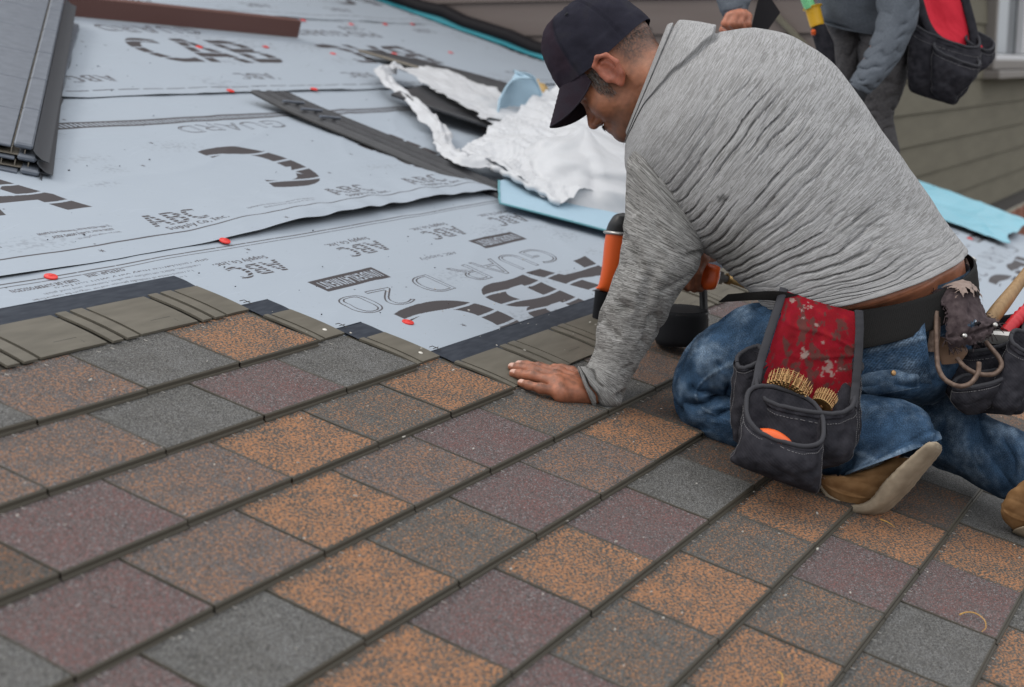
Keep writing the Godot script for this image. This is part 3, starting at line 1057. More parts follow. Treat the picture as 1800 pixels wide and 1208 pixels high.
func flange(v: int, a0: float, a1: float):
	var bt = (v - 1) * EXPO
	# black head band
	var mb = MB.new()
	var P = PackedVector3Array()
	var na = maxi(6, int((a1 - a0) * 40))
	for j in 7:
		for i in na:
			var a = lerpf(a0, a1, i / float(na - 1))
			var b = bt - 0.196 + j * 0.011
			P.append(Vector3(a, 0.0098 + 0.0014 * sin(j * 0.5) + 0.0008 * n3(a * 5, b * 20, v), b))
	mb.grid(P, na, 7, false, 2)
	mb.box(Vector3((a0 + a1) * 0.5, 0.0085, bt - 0.1965), Vector3(a1 - a0, 0.003, 0.002), 0.0)
	part(roof, "head_band", mb.mesh(), M["head_band"])
	# tabs
	var start = 0.169 + 0.0966 * v
	var k0 = int(floor((a0 - start) / TILE_W)) - 1
	for k in range(k0, k0 + 16):
		var s = start + k * TILE_W
		for seg in [[0.0, 0.146], [0.1565, 0.1805], [0.1905, 0.2185]]:
			var x0 = maxf(s + seg[0], a0); var x1 = minf(s + seg[1], a1)
			if x1 - x0 < 0.008 or x0 > a1: continue
			var wide = seg[1] - seg[0] > 0.1
			var t = MB.new()
			var rows = 12
			var Q = PackedVector3Array()
			var nu = 8 if wide else 4
			for j in rows:
				var q = j / float(rows - 1)
				var b = bt - 0.140 + q * (0.140 - (0.010 if wide else 0.006))
				var h = 0.0115 + 0.0052 * sin(q * PI * 0.62) - 0.0012 * q + (0.0 if wide else 0.0018)
				for i in nu:
					var e = i / float(nu - 1)
					Q.append(Vector3(lerpf(x0, x1, e), h + (0.0004 * sin(e * PI)), b))
			t.grid(Q, nu, rows, false, 2)
			# sides and lower end
			var dn = Vector3(0, -0.0042, 0)
			for j in rows - 1:
				t.quad(Q[j * nu], Q[(j + 1) * nu], Q[(j + 1) * nu] + dn, Q[j * nu] + dn, Vector2(), Vector2(), Vector2(), Vector2(), Vector3.LEFT)
				t.quad(Q[j * nu + nu - 1], Q[(j + 1) * nu + nu - 1], Q[(j + 1) * nu + nu - 1] + dn, Q[j * nu + nu - 1] + dn, Vector2(), Vector2(), Vector2(), Vector2(), Vector3.RIGHT)
			var e0 = (rows - 1) * nu
			t.quad(Q[e0], Q[e0 + nu - 1], Q[e0 + nu - 1] + dn, Q[e0] + dn, Vector2(), Vector2(), Vector2(), Vector2(), Vector3.BACK)
			var tab = part(roof, "flange_tab", t.mesh(), M["flange"])
			if wide and x1 - x0 > 0.05:
				var l = MB.new()
				var bb = bt - 0.045
				l.box(Vector3(x0 + 0.085, 0.0158, bb), Vector3(minf(0.05, x1 - x0 - 0.05), 0.0010, 0.0012))
				l.box(Vector3(x0 + 0.085 + minf(0.05, x1 - x0 - 0.05) * 0.5, 0.0155, bb + 0.010), Vector3(0.0012, 0.0010, 0.02))
				l.box(Vector3(x0 + 0.09, 0.0153, bb + 0.008), Vector3(0.02, 0.0010, 0.0009))
				part(tab, "nail_guide", l.mesh(), M["flange_line"])
				if v == 1 or v == 2:
					var hd = MB.new()
					hd.lathe([[0.0, 0.0022], [0.003, 0.0019], [0.0046, 0.0008], [0.0046, -0.001]], 14)
					part(tab, "roofing_nail", hd.mesh(), M["nail_head"], Transform3D(Basis(), Vector3(x1 - 0.030, 0.0158, bt - 0.036)))
	# slot ends at the band
	var low = MB.new()
	low.box(Vector3((a0 + a1) * 0.5, 0.0075, bt - 0.075), Vector3(a1 - a0, 0.003, 0.145), 0.0)
	part(roof, "flange_backing", low.mesh(), M["flange_line"])


# ---------------------------------------------------------------- the house behind
func build_house():
	var h = thing("house", "taupe lap-sided house wall rising at the far end of the roof", "house")
	var cz = -0.165
	var zmin = -5.2
	var y0 = -2.29; var top = 4.2; var ex = 0.16
	# wall across the end of the roof: lap boards face the camera side (-x)
	var n = int((top - y0) / ex)
	for k in n:
		var y = y0 + 0.06 + k * ex
		if y < -0.25: continue
		var mb = MB.new()
		var x0 = 4.688
		board(mb, Vector3(x0, y, zmin), Vector3(x0, y, cz), Vector3(-1, 0, 0), ex)
		part(h, "siding_board", mb.mesh(), M["siding"])
	for k in n:
		var y = y0 + k * ex
		if y < -0.47: continue
		var mb = MB.new()
		var gap = y > 0.36 and y < 1.9
		if gap:
			board(mb, Vector3(4.70, y, cz), Vector3(7.56, y, cz), Vector3(0, 0, 1), ex)
			var rt = MB.new()
			board(rt, Vector3(9.98, y, cz), Vector3(12.5, y, cz), Vector3(0, 0, 1), ex)
			part(h, "siding_board", rt.mesh(), M["siding_olive"])
		else:
			board(mb, Vector3(4.70, y, cz), Vector3(12.5, y, cz), Vector3(0, 0, 1), ex)
		part(h, "siding_board", mb.mesh(), M["siding_olive"])
	var core = MB.new()
	core.box(Vector3(8.6, 1.86, -2.69), Vector3(7.8, 4.7, 5.0), 0.0)
	part(h, "wall_core", core.mesh(), M["trim_dark"])
	var tr = MB.new()
	tr.box(Vector3(4.69, 1.9, cz + 0.005), Vector3(0.05, 4.4, 0.05), 0.004)
	part(h, "corner_trim", tr.mesh(), M["trim"])
	# window in the long wall
	var wf = MB.new()
	var wy0 = 0.48; var wy1 = 1.9; var wx0 = 7.58; var wx1 = 9.96
	var zz = cz + 0.03
	for f in [[Vector3((wx0 + wx1) / 2, wy0 + 0.03, zz), Vector3(wx1 - wx0, 0.06, 0.07)], [Vector3((wx0 + wx1) / 2, wy1, zz), Vector3(wx1 - wx0, 0.08, 0.07)], [Vector3(wx0 + 0.03, (wy0 + wy1) / 2, zz), Vector3(0.06, wy1 - wy0, 0.068)], [Vector3(wx1 - 0.03, (wy0 + wy1) / 2, zz), Vector3(0.06, wy1 - wy0, 0.068)]]:
		wf.box(f[0], f[1], 0.006)
	var win = part(h, "window", wf.mesh(), M["trim"])
	var sill = MB.new()
	sill.box(Vector3((wx0 + wx1) / 2, wy0 - 0.03, zz + 0.02), Vector3(wx1 - wx0 + 0.1, 0.05, 0.12), 0.006)
	part(win, "sill", sill.mesh(), M["trim"])
	var sash = MB.new()
	sash.box(Vector3((wx0 + wx1) / 2, wy0 + 0.075, zz + 0.006), Vector3(wx1 - wx0 - 0.1, 0.035, 0.05), 0.004)
	sash.box(Vector3(8.62, (wy0 + wy1) / 2 + 0.02, zz + 0.009), Vector3(0.09, wy1 - wy0 - 0.16, 0.05), 0.004)
	part(win, "sash", sash.mesh(), M["vinyl"])
	var pane = MB.new()
	pane.box(Vector3((wx0 + wx1) / 2, (wy0 + wy1) / 2 + 0.03, zz - 0.022), Vector3(wx1 - wx0 - 0.14, wy1 - wy0 - 0.14, 0.006), 0.0)
	part(win, "pane", pane.mesh(), M["window_glass"])
	# sloping trim board on the end wall
	var db = MB.new()
	db.box(Vector3(4.655, 0.70, -0.49), Vector3(0.02, 0.34, 0.026), 0.003, Basis(Vector3.RIGHT, -0.80))
	part(h, "trim_board", db.mesh(), M["siding_olive"])
	# fence beyond the house
	var fe = thing("fence", "reddish upright wooden boards below the olive siding beyond the open roof edge", "fence")
	for k in 34:
		var mb = MB.new()
		var y = -0.62 + 0.01 * rng.randf_range(-1, 1)
		mb.box(Vector3(6.8 + k * 0.15, y - 0.62, -0.14 + 0.004 * (k % 2)), Vector3(0.138, 1.5, 0.02), 0.004)
		part(fe, "fence_board", mb.mesh(), M["red_wood"])
	var rl = MB.new()
	rl.box(Vector3(9.3, -0.75, -0.17), Vector3(5.1, 0.08, 0.04), 0.004)
	part(fe, "rail", rl.mesh(), M["red_wood"])
	var gm = MB.new()
	gm.quad(Vector3(-60, -3.4, -60), Vector3(60, -3.4, -60), Vector3(60, -3.4, 60), Vector3(-60, -3.4, 60), Vector2(), Vector2(), Vector2(), Vector2(), Vector3.UP)
	var gd = part(self, "ground", gm.mesh(), mat("soil", lin(0.11, 0.10, 0.075), 0.95))
	gd.set_meta("kind", "structure")


# One lap board from p to q, its face towards "out", its lower edge proud of the one below
func board(mb: MB, p: Vector3, q: Vector3, out: Vector3, ex: float):
	var u = Vector3.UP
	var A = p + out * 0.016; var B = q + out * 0.016
	var C = q + u * (ex - 0.003) + out * 0.004; var D = p + u * (ex - 0.003) + out * 0.004
	mb.quad(A, B, C, D, Vector2(0, 0), Vector2(1, 0), Vector2(1, 1), Vector2(0, 1), out)
	mb.quad(p - out * 0.004, q - out * 0.004, B, A, Vector2(), Vector2(), Vector2(), Vector2(), -u)
	mb.quad(p - out * 0.004, A, D, p + u * (ex - 0.003) - out * 0.004, Vector2(), Vector2(), Vector2(), Vector2(), (p - q))
	mb.quad(q - out * 0.004, B, C, q + u * (ex - 0.003) - out * 0.004, Vector2(), Vector2(), Vector2(), Vector2(), (q - p))


# ---------------------------------------------------------------- loose things on the roof
func build_roof_objects():
	panel_bundle()
	# brown metal edge strip standing on its edge
	var st = thing("metal_strip", "long reddish brown metal edge strip lying beside the stacked grey panels", "metal strip", roof_xf(2.2, -2.15, 0.018, -0.186))
	var mb = MB.new()
	mb.box(Vector3(-0.35, 0.034, 0.0), Vector3(2.35, 0.066, 0.004), 0.001)
	part(st, "face", mb.mesh(), M["brown_metal"])
	mb = MB.new()
	mb.box(Vector3(-0.35, 0.0665, -0.018), Vector3(2.35, 0.003, 0.036), 0.001)
	part(st, "lip", mb.mesh(), M["brown_metal"])
	ridged_strip()
	bent_strip()
	wrapping()
	foam()


func panel_bundle():
	var turn = atan2(0.688, 0.726)
	var proto: Node3D
	for k in 3:
		# topmost first
		var h = 0.066 - 0.024 * k
		var xf = roof_xf(0.628 + 0.010 * k, -0.925 + 0.006 * k, h - 0.004, turn + [0.0, 0.012, -0.02][k])
		xf.basis = xf.basis * Basis(Vector3.FORWARD, [-0.02, 0.0, 0.0][k])
		xf.origin += xf.basis.x * [0.0, -0.012, -0.035][k]
		if k == 0:
			proto = thing("ridge_roofing", "grey moulded roofing panel, topmost of the stack on the underlayment", "roofing panel", xf, "grey roofing panels stacked on the underlayment")
			make_panel(proto)
		else:
			var o = proto.duplicate()
			o.name = numbered("ridge_roofing")
			add_child(o)
			o.transform = xf
			o.set_meta("label", ["", "grey roofing panel, middle one of the stack, its hollow cut edge showing", "grey roofing panel at the bottom of the stack, resting on the printed star"][k])


func make_panel(t: Node3D):
	# local x runs away from the cut end, -z to the far side (left of the picture), y up
	var L = 0.295
	for i in 6:
		var mb = MB.new()
		mb.box(Vector3(L * (i + 0.5), -0.003, -0.245), Vector3(L - 0.004, 0.006, 0.40), 0.0016)
		part(t, "tile_face", mb.mesh(), M["grey_plastic"])
		mb = MB.new()
		mb.box(Vector3(L * (i + 0.5), 0.002, -0.020), Vector3(L - 0.005, 0.013, 0.040), 0.004)
		part(t, "side_rib", mb.mesh(), M["grey_plastic"])
		mb = MB.new()
		mb.box(Vector3(L * i + 0.13, 0.0003, -0.33), Vector3(0.045, 0.0012, 0.007), 0.0004)
		part(t, "nail_slot", mb.mesh(), M["grey_plastic_dark"])
	var fl = MB.new()
	var P = PackedVector3Array()
	for j in 30:
		for q in [[0.002, 0.001], [0.008, -0.006], [0.022, -0.016], [0.036, -0.019], [0.039, -0.021]]:
			P.append(Vector3(j * 0.06 + (0.0 if j else -0.012), q[1], q[0]))
	fl.grid(P, 5, 30, false, 2)
	fl.box(Vector3(0.87, -0.0225, 0.018), Vector3(1.74, 0.003, 0.041), 0.0)
	part(t, "side_flange", fl.mesh(), M["grey_plastic_dark"])
	# hollow core under the faces: ribs and lower skin
	var co = MB.new()
	co.box(Vector3(0.885, -0.0195, -0.225), Vector3(1.765, 0.002, 0.43), 0.0)
	for i in 16:
		co.box(Vector3(0.885, -0.0125, -0.435 + i * 0.028), Vector3(1.76, 0.0125, 0.0025), 0.0)
	part(t, "core_rib", co.mesh(), M["plastic_cut"])
	var cu = MB.new()
	cu.box(Vector3(0.30, -0.0125, -0.225), Vector3(0.05, 0.0115, 0.42), 0.0)
	part(t, "core_stop", cu.mesh(), M["felt_back"])


func ridged_strip():
	var t = thing("plastic_strip", "dark ridged plastic strip with three pale ribs lying across the sheet", "plastic strip", roof_xf(1.96, -0.90, 0.012))
	var mb = MB.new()
	var P = PackedVector3Array()
	var prof = [[-0.098, 0.000], [-0.090, 0.012], [-0.060, 0.016], [-0.052, 0.010], [-0.030, 0.010], [-0.022, 0.018], [0.0, 0.018], [0.008, 0.011], [0.045, 0.012], [0.052, 0.020], [0.080, 0.018], [0.094, 0.006], [0.097, 0.000]]
	var n = 40
	for j in n:
		var s = j / float(n - 1)
		var b = lerpf(-0.40, 0.46, s)
		var c = Vector3(lerpf(-0.01, 0.06, s), 0.030 * pow(1.0 - s, 4.0) + 0.012 * sin(s * 5.0) * s, b)
		for q in prof:
			P.append(c + Vector3(q[0] * 0.78 * (1.0 - 0.12 * s), q[1] * (1.0 - 0.5 * pow(1.0 - s, 6.0)), q[0] * 0.40 - 0.02 * sin(q[0] * 14.0)))
	mb.grid(P, prof.size(), n, false, 2)
	part(t, "strip_body", mb.mesh(), M["dark_plastic"])
	var ub = MB.new()
	var Q = PackedVector3Array()
	for p in P: Q.append(p - Vector3(0, 0.004, 0))
	ub.grid(Q, prof.size(), n, false, -2)
	part(t, "underside", ub.mesh(), M["black_plastic"])
	for k in 3:
		var rb = MB.new()
		var pts = []
		for i in 7:
			var j = 5 + k * 3
			pts.append(Vector3(P[j * prof.size() + 1 + i].x, 0.0225 + P[j * prof.size() + 6].y - 0.018, P[j * prof.size() + 1].z + 0.004 * i))
		rb.tube(pts, 0.0045, 6)
		part(t, "rib", rb.mesh(), M["grey_plastic"])


func bent_strip():
	var t = thing("plastic_strip", "smooth dark plastic strip bowed upward behind the torn white wrapping", "plastic strip", roof_xf(3.30, -1.42, 0.014))
	var mb = MB.new()
	var P = PackedVector3Array()
	var n = 36
	for j in n:
		var s = j / float(n - 1)
		for i in 9:
			var e = i / 8.0
			var a = lerpf(-0.10, 0.09, s) + lerpf(-0.10, 0.10, e) * (0.75 + 0.5 * s)
			P.append(Vector3(a, 0.020 + 0.045 * sin(e * PI) * (0.25 + 0.75 * s) + 0.01 * sin(s * PI), lerpf(-0.34, 0.36, s) + 0.05 * (e - 0.5)))
	mb.grid(P, 9, n, false, 2)
	part(t, "strip_body", mb.mesh(), M["dark_plastic"])
	var Q = PackedVector3Array()
	for p in P: Q.append(p - Vector3(0, 0.005, 0))
	var ub = MB.new()
	ub.grid(Q, 9, n, false, -2)
	part(t, "underside", ub.mesh(), M["black_plastic"])
	var lip = MB.new()
	var pts = []
	for j in n: pts.append(P[j * 9])
	lip.tube(pts, 0.006, 6)
	part(t, "edge_bead", lip.mesh(), M["plastic_cut"])
	# end of another strip by the roofer's sleeve
	var s2 = MB.new()
	s2.box(Vector3(0, 0.012, 0), Vector3(0.20, 0.016, 0.62), 0.003)
	single("plastic_strip", "end of a dark plastic strip showing between the white wrapping and the sleeve", "plastic strip", s2.mesh(), M["dark_plastic"], roof_xf(2.78, -0.36, 0.03, 0.5))


func wrapping():
	# dark offcut lying in the torn bag
	var ob = MB.new()
	ob.box(Vector3(0, 0.0, 0), Vector3(0.34, 0.012, 0.56), 0.003)
	single("shingle_offcut", "flat dark grey roofing offcut lying inside the torn white wrapping", "roofing offcut", ob.mesh(), M["dark_plastic"], roof_xf(2.72, -0.98, 0.056, 0.24))
	var t = thing("plastic_wrapping", "torn crumpled white plastic wrapping lying on the underlayment", "plastic wrapping", roof_xf(2.5, -0.9, 0.0))
	var o = Vector3(2.5, 0.0, -0.9)
	# rolled rim down the left side and round the top
	var rim = [Vector3(2.95, 0.075, -1.50), Vector3(2.86, 0.075, -1.47), Vector3(2.74, 0.075, -1.42), Vector3(2.60, 0.07, -1.25), Vector3(2.46, 0.065, -1.06), Vector3(2.32, 0.06, -0.90), Vector3(2.16, 0.055, -0.78), Vector3(2.06, 0.06, -0.66), Vector3(2.13, 0.07, -0.60)]
	var mb = MB.new()
	var P = PackedVector3Array()
	for i in 120:
		var s = i / 119.0
		var c = crom(rim, s) - o
		var d = (crom(rim, minf(1.0, s + 0.01)) - crom(rim, maxf(0.0, s - 0.01))).normalized()
		var sd = d.cross(Vector3.UP).normalized()
		var w = 0.030 + 0.010 * n3(s * 9, 5, 0) + 0.012 * sstep(0.6, 0.9, s)
		for k in 12:
			var u = k / 11.0 * 2.0 - 1.0
			var q = c + sd * (u * w + 0.006 * n3(s * 14, 1, 0)) + Vector3(0, 0.014 * (1.0 - u * u) - 0.020 + 0.012 * n3(s * 16, u * 1.5, 2.0) + 0.006 * absf(n3(s * 40, u * 3.0, 4.0)), 0)
			P.append(q)
	mb.grid(P, 12, 120, false, 2)
	part(t, "folded_rim", mb.mesh(), M["white_wrap"])
	# flap over the offcut with a ragged edge
	part(t, "torn_flap", sheet_patch([Vector3(2.86, 0.080, -1.45), Vector3(3.15, 0.085, -1.40), Vector3(2.52, 0.085, -0.86), Vector3(2.98, 0.095, -0.84)], o, 70, 90, 0.012, 4.0, 0.022), M["white_wrap"])
	part(t, "torn_flap", sheet_patch([Vector3(2.62, 0.075, -0.93), Vector3(2.99, 0.10, -0.98), Vector3(2.45, 0.070, -0.72), Vector3(3.0, 0.11, -0.70)], o, 50, 50, 0.012, 5.0, 0.014), M["white_wrap"])
	# main sheet, held up by what lies in it
	part(t, "main_sheet", sheet_patch([Vector3(2.12, 0.065, -0.70), Vector3(3.25, 0.17, -0.98), Vector3(2.02, 0.050, -0.30), Vector3(3.25, 0.12, -0.15)], o, 180, 150, 0.030, 3.4, 0.010, 0.05), M["white_wrap"])
	var hem = []; var hr = []
	for i in 70:
		var s = i / 69.0
		hem.append(Vector3(2.12, 0.058, -0.70).lerp(Vector3(2.02, 0.044, -0.30), s) - o + Vector3(n3(s * 9, 9, 0) * 0.010, n3(s * 8, 4, 0) * 0.006, 0))
		hr.append(0.009 + 0.003 * n3(s * 9, 8, 0))
	mb = MB.new()
	mb.tube(hem, hr, 10)
	part(t, "hem_fold", mb.mesh(), M["white_wrap"])
	# gathered sack end: a tent of stiff folds
	mb = MB.new()
	P = PackedVector3Array()
	var nu = 90; var nv = 46
	var apex = Vector3(2.42, 0.20, -0.47) - o
	for j in nv:
		var s = j / float(nv - 1)
		for i in nu:
			var t2 = TAU * i / nu
			var rim2 = Vector3(2.34, 0.022, -0.36) - o + Vector3(cos(t2) * 0.25, 0.0, sin(t2) * 0.20)
			rim2 += Vector3(0.12, 0.0, 0.03) * maxf(0.0, cos(t2 - 0.4))
			var fold = (absf(sin(t2 * 3.5 + 1.3 * n3(t2, s * 2.0, 3))) - 0.5) * 0.016 * sin(s * PI)
			var p = apex.lerp(rim2, pow(s, 0.85))
			fold += crumple(p + o, 0.034, 4.6) * sin(s * PI)
			p += Vector3(cos(t2), 0.5, sin(t2)) * (fold + 0.045 * sin(s * PI))
			P.append(p)
	mb.grid(P, nu, nv, true)
	part(t, "gathered_end", mb.mesh(), M["white_wrap"])


# Crumpled sheet between four corners (p00, p10, p01, p11), with a ragged outline
func sheet_patch(c: Array, o: Vector3, nu: int, nv: int, amp: float, freq: float, rag: float, hump = 0.0) -> ArrayMesh:
	var P = PackedVector3Array()
	for j in nv:
		var t = j / float(nv - 1)
		for i in nu:
			var s = i / float(nu - 1)
			var p = c[0].lerp(c[1], s).lerp(c[2].lerp(c[3], s), t)
			var ed = minf(minf(s, 1.0 - s), minf(t, 1.0 - t))
			var k = 1.0 - sstep(0.0, 0.10, ed)
			p += Vector3(n3(p.x * 16, p.z * 16, 2), 0, n3(p.x * 18, p.z * 18, 5)) * rag * k
			p.y += crumple(p, amp, freq) + crumple(p * 1.7, amp * 0.22, freq * 3.4) + hump * sin(s * PI) * sin(minf(1.0, t * 1.2) * PI * 0.8)
			P.append(p - o)
	var mb = MB.new()
	mb.grid(P, nu, nv, false, 2)
	return mb.mesh()


func foam():
	var t = thing("foam_sheet", "flat pale blue foam sheet with teal edge lying under the white wrapping", "foam sheet", roof_xf(2.25, -0.3, 0.022))
	var P = PackedVector3Array()
	var c = [Vector3(-0.20, 0.006, -0.22), Vector3(0.75, 0.03, -0.30), Vector3(-0.42, 0.004, -0.09), Vector3(-0.20, 0.006, 0.27), Vector3(0.9, 0.02, 0.35)]
	for j in 24:
		var v = j / 23.0
		for i in 36:
			var u = i / 35.0
			var l = c[0].lerp(c[2], v)
			var r = c[1].lerp(c[4], v)
			var bow = (c[3] - c[2].lerp(c[4], 0.25)) * v * (1.0 - absf(u - 0.25) / 0.75 if u > 0.25 else u / 0.25)
			P.append(l.lerp(r, u) + bow + Vector3(0, 0.006 * n3(u * 3, v * 3, 0), 0))
	var mb = MB.new()
	mb.grid(P, 36, 24, false, 2)
	part(t, "sheet", mb.mesh(), M["foam_blue"])
	var e = []
	for j in 24: e.append(P[j * 36])
	for i in range(1, 36): e.append(P[23 * 36 + i])
	mb = MB.new()
	mb.tube(e, 0.0032, 6)
	part(t, "edge", mb.mesh(), M["foam_edge"])
	# rounded flap standing up behind the bag
	mb = MB.new()
	P = PackedVector3Array()
	for j in 26:
		var v = j / 25.0
		for i in 20:
			var u = i / 19.0 * 2.0 - 1.0
			var w = 0.13 * sqrt(maxf(0.0, 1.0 - pow(maxf(0.0, v - 0.35) / 0.65, 2.0)))
			P.append(Vector3(u * w + 0.04 * v, v * 0.15 + 0.02 * n3(u, v * 2, 0), -0.10 * v + 0.05 * u * u - 0.05 * u))
	mb.grid(P, 20, 26, false, 1)
	var fl = thing("foam_flap", "rounded pale blue foam flap standing up behind the white wrapping", "foam sheet", roof_xf(2.84, -0.93, 0.05, -0.45))
	part(fl, "flap", mb.mesh(), M["foam_blue"])
	var e2 = []
	for j in 26: e2.append(P[j * 20])
	for j in 26: e2.append(P[(25 - j) * 20 + 19])
	mb = MB.new()
	mb.tube(e2, 0.004, 6)
	part(fl, "rim", mb.mesh(), M["foam_blue"])
	# crumpled tan paper
	mb = MB.new()
	P = PackedVector3Array()
	for j in 18:
		var v = j / 17.0
		for i in 26:
			var a = TAU * i / 26.0
			var q = Vector3(cos(a) * sin(v * PI), cos(v * PI), sin(a) * sin(v * PI))
			var r = 0.075 * (1.0 + 0.45 * n3(q.x * 2.2, q.y * 2.2, q.z * 2.2) + 0.3 * absf(n3(q.x * 5, q.y * 5, q.z * 5)))
			P.append(Vector3(q.x * r * 1.5, q.y * r * 0.8, q.z * r))
	mb.grid(P, 26, 18, true)
	single("paper_scrap", "crumpled tan paper scrap just beyond the cap's peak", "paper scrap", mb.mesh(), M["cardboard"], roof_xf(3.20, -1.06, 0.075, 0.4))


# Stiff film folded this way and that: flat facets that meet in straight creases
func crumple(p: Vector3, amp: float, freq: float) -> float:
	var y = 0.0
	var q = Vector2(p.x + 0.06 * n3(p.x * 3.0, p.z * 3.0, 1.0), p.z + 0.06 * n3(p.x * 3.0, p.z * 3.0, 9.0))
	var f = freq
	var a = amp
	for k in 6:
		var d = Vector2(cos(k * 2.4 + 0.5), sin(k * 2.4 + 0.5))
		var u = q.dot(d) * f + k * 0.37 + 0.18 * n3(p.x * 1.5 + k, p.z * 1.5, 4.0)
		var tri = absf(u - floor(u) - 0.5) * 2.0 - 0.5
		y += a * tri * (0.35 + 0.9 * absf(n3(p.x * 2.0 + k * 3.0, p.z * 2.0, 2.0)))
		f *= 1.42
		a *= 0.66
	return y


# ---------------------------------------------------------------- smooth bodies: capsules and ellipsoids joined by a soft minimum
class Field:
	var kind := []      # 0 tapered capsule, 1 ellipsoid, 2 hollow (ellipsoid cut out)
	var A := []         # start / centre
	var B := []         # end / inverse basis rows are kept in Bs
	var ra := []
	var rb := []
	var Bs := []
	var kk := []
	var cen := []
	var rad := []

	func cap(a: Vector3, r0: float, b: Vector3, r1: float, k = 0.012):
		kind.append(0); A.append(a); B.append(b - a); ra.append(r0); rb.append(r1); Bs.append(Basis()); kk.append(k)
		cen.append((a + b) * 0.5); rad.append(a.distance_to(b) * 0.5 + maxf(r0, r1) + k)

	func ell(c: Vector3, r: Vector3, basis = Basis(), k = 0.012, hollow = false):
		kind.append(2 if hollow else 1); A.append(c); B.append(r); ra.append(minf(r.x, minf(r.y, r.z))); rb.append(0.0); Bs.append(basis.inverse()); kk.append(k)
		cen.append(c); rad.append(maxf(r.x, maxf(r.y, r.z)) + k)

	func val(p: Vector3, use: Array) -> float:
		var d = 1.0
		for q in use:
			var t = kind[q]
			var e = 0.0
			if t == 0:
				var v = p - A[q]
				var ab = B[q]
				var h = clampf(v.dot(ab) / maxf(ab.length_squared(), 1e-9), 0.0, 1.0)
				e = (v - ab * h).length() - lerpf(ra[q], rb[q], h)
			else:
				var v = Bs[q] * (p - A[q])
				var r = B[q]
				var k0 = Vector3(v.x / r.x, v.y / r.y, v.z / r.z).length()
				var k1 = Vector3(v.x / (r.x * r.x), v.y / (r.y * r.y), v.z / (r.z * r.z)).length()
				e = k0 * (k0 - 1.0) / maxf(k1, 1e-6) if k0 > 0.001 else -ra[q]
			var k = kk[q]
			if t == 2:
				var hh = maxf(k - absf(d + e), 0.0) / k
				d = maxf(d, -e) + hh * hh * k * 0.25
			else:
				var hh = maxf(k - absf(d - e), 0.0) / k
				d = minf(d, e) - hh * hh * k * 0.25
		return d

	# Surface nets into mb; tint(p, n) gives the vertex colour; X maps to the parent's axes
	func net(mb, cell: float, tint: Callable):
		var lo = Vector3(1e9, 1e9, 1e9); var hi = -lo
		for q in kind.size():
			if kind[q] == 2: continue
			var r = Vector3.ONE * rad[q]
			lo = lo.min(cen[q] - r); hi = hi.max(cen[q] + r)
		lo -= Vector3.ONE * cell * 2.0
		var G = 6
		var nx = (int((hi.x - lo.x) / cell) / G + 2) * G; var ny = (int((hi.y - lo.y) / cell) / G + 2) * G; var nz = (int((hi.z - lo.z) / cell) / G + 2) * G
		var D = PackedFloat32Array(); D.resize(nx * ny * nz); D.fill(1.0)
		var live = {}
		var diag = cell * G * 0.87
		for bz in nz / G:
			for by in ny / G:
				for bx in nx / G:
					var c = lo + Vector3(bx + 0.5, by + 0.5, bz + 0.5) * cell * G
					var use = []
					var solid = false
					for q in kind.size():
						if cen[q].distance_to(c) < rad[q] + diag * 1.15 + kk[q]:
							use.append(q)
							if kind[q] != 2: solid = true
					if not solid: continue
					var dc = val(c, use)
					if absf(dc) > diag * 2.2 + 0.01:
						if dc < 0.0:
							for z in G:
								for y in G:
									for x in G: D[((bz * G + z) * ny + by * G + y) * nx + bx * G + x] = -1.0
						continue
					live[Vector3i(bx, by, bz)] = true
					for z in G:
						for y in G:
							for x in G:
								D[((bz * G + z) * ny + by * G + y) * nx + bx * G + x] = val(lo + Vector3(bx * G + x, by * G + y, bz * G + z) * cell, use)
		var idx = {}
		var sx = 1; var sy = nx; var sz = nx * ny
		var offs = [0, sx, sy, sx + sy, sz, sx + sz, sy + sz, sx + sy + sz]
		var first = mb.V.size()
		var pos = PackedVector3Array()
		var seen = {}
		var todo = []
		for k in live:
			for dz in [0, -1]:
				for dy in [0, -1]:
					for dx in [0, -1]:
						var k2 = k + Vector3i(dx, dy, dz)
						if k2.x < 0 or k2.y < 0 or k2.z < 0 or seen.has(k2): continue
						seen[k2] = true
						todo.append(k2)
		for k in todo:
			for z in range(k.z * G, mini((k.z + 1) * G, nz - 1)):
				for y in range(k.y * G, mini((k.y + 1) * G, ny - 1)):
					for x in range(k.x * G, mini((k.x + 1) * G, nx - 1)):
						var b = (z * ny + y) * nx + x
						var m = 0
						for c in 8:
							if D[b + offs[c]] < 0.0: m += 1
						if m == 0 or m == 8: continue
						var acc = Vector3.ZERO; var cnt = 0
						for e in [[0, 1], [2, 3], [4, 5], [6, 7], [0, 2], [1, 3], [4, 6], [5, 7], [0, 4], [1, 5], [2, 6], [3, 7]]:
							var d0 = D[b + offs[e[0]]]; var d1 = D[b + offs[e[1]]]
							if (d0 < 0.0) != (d1 < 0.0):
								var t = d0 / (d0 - d1)
								var p0 = Vector3(e[0] & 1, (e[0] >> 1) & 1, e[0] >> 2); var p1 = Vector3(e[1] & 1, (e[1] >> 1) & 1, e[1] >> 2)
								acc += p0.lerp(p1, t); cnt += 1
						idx[b] = pos.size()
						pos.append(lo + (Vector3(x, y, z) + acc / cnt) * cell)
		var nor = PackedVector3Array(); nor.resize(pos.size())
		var T = PackedInt32Array()
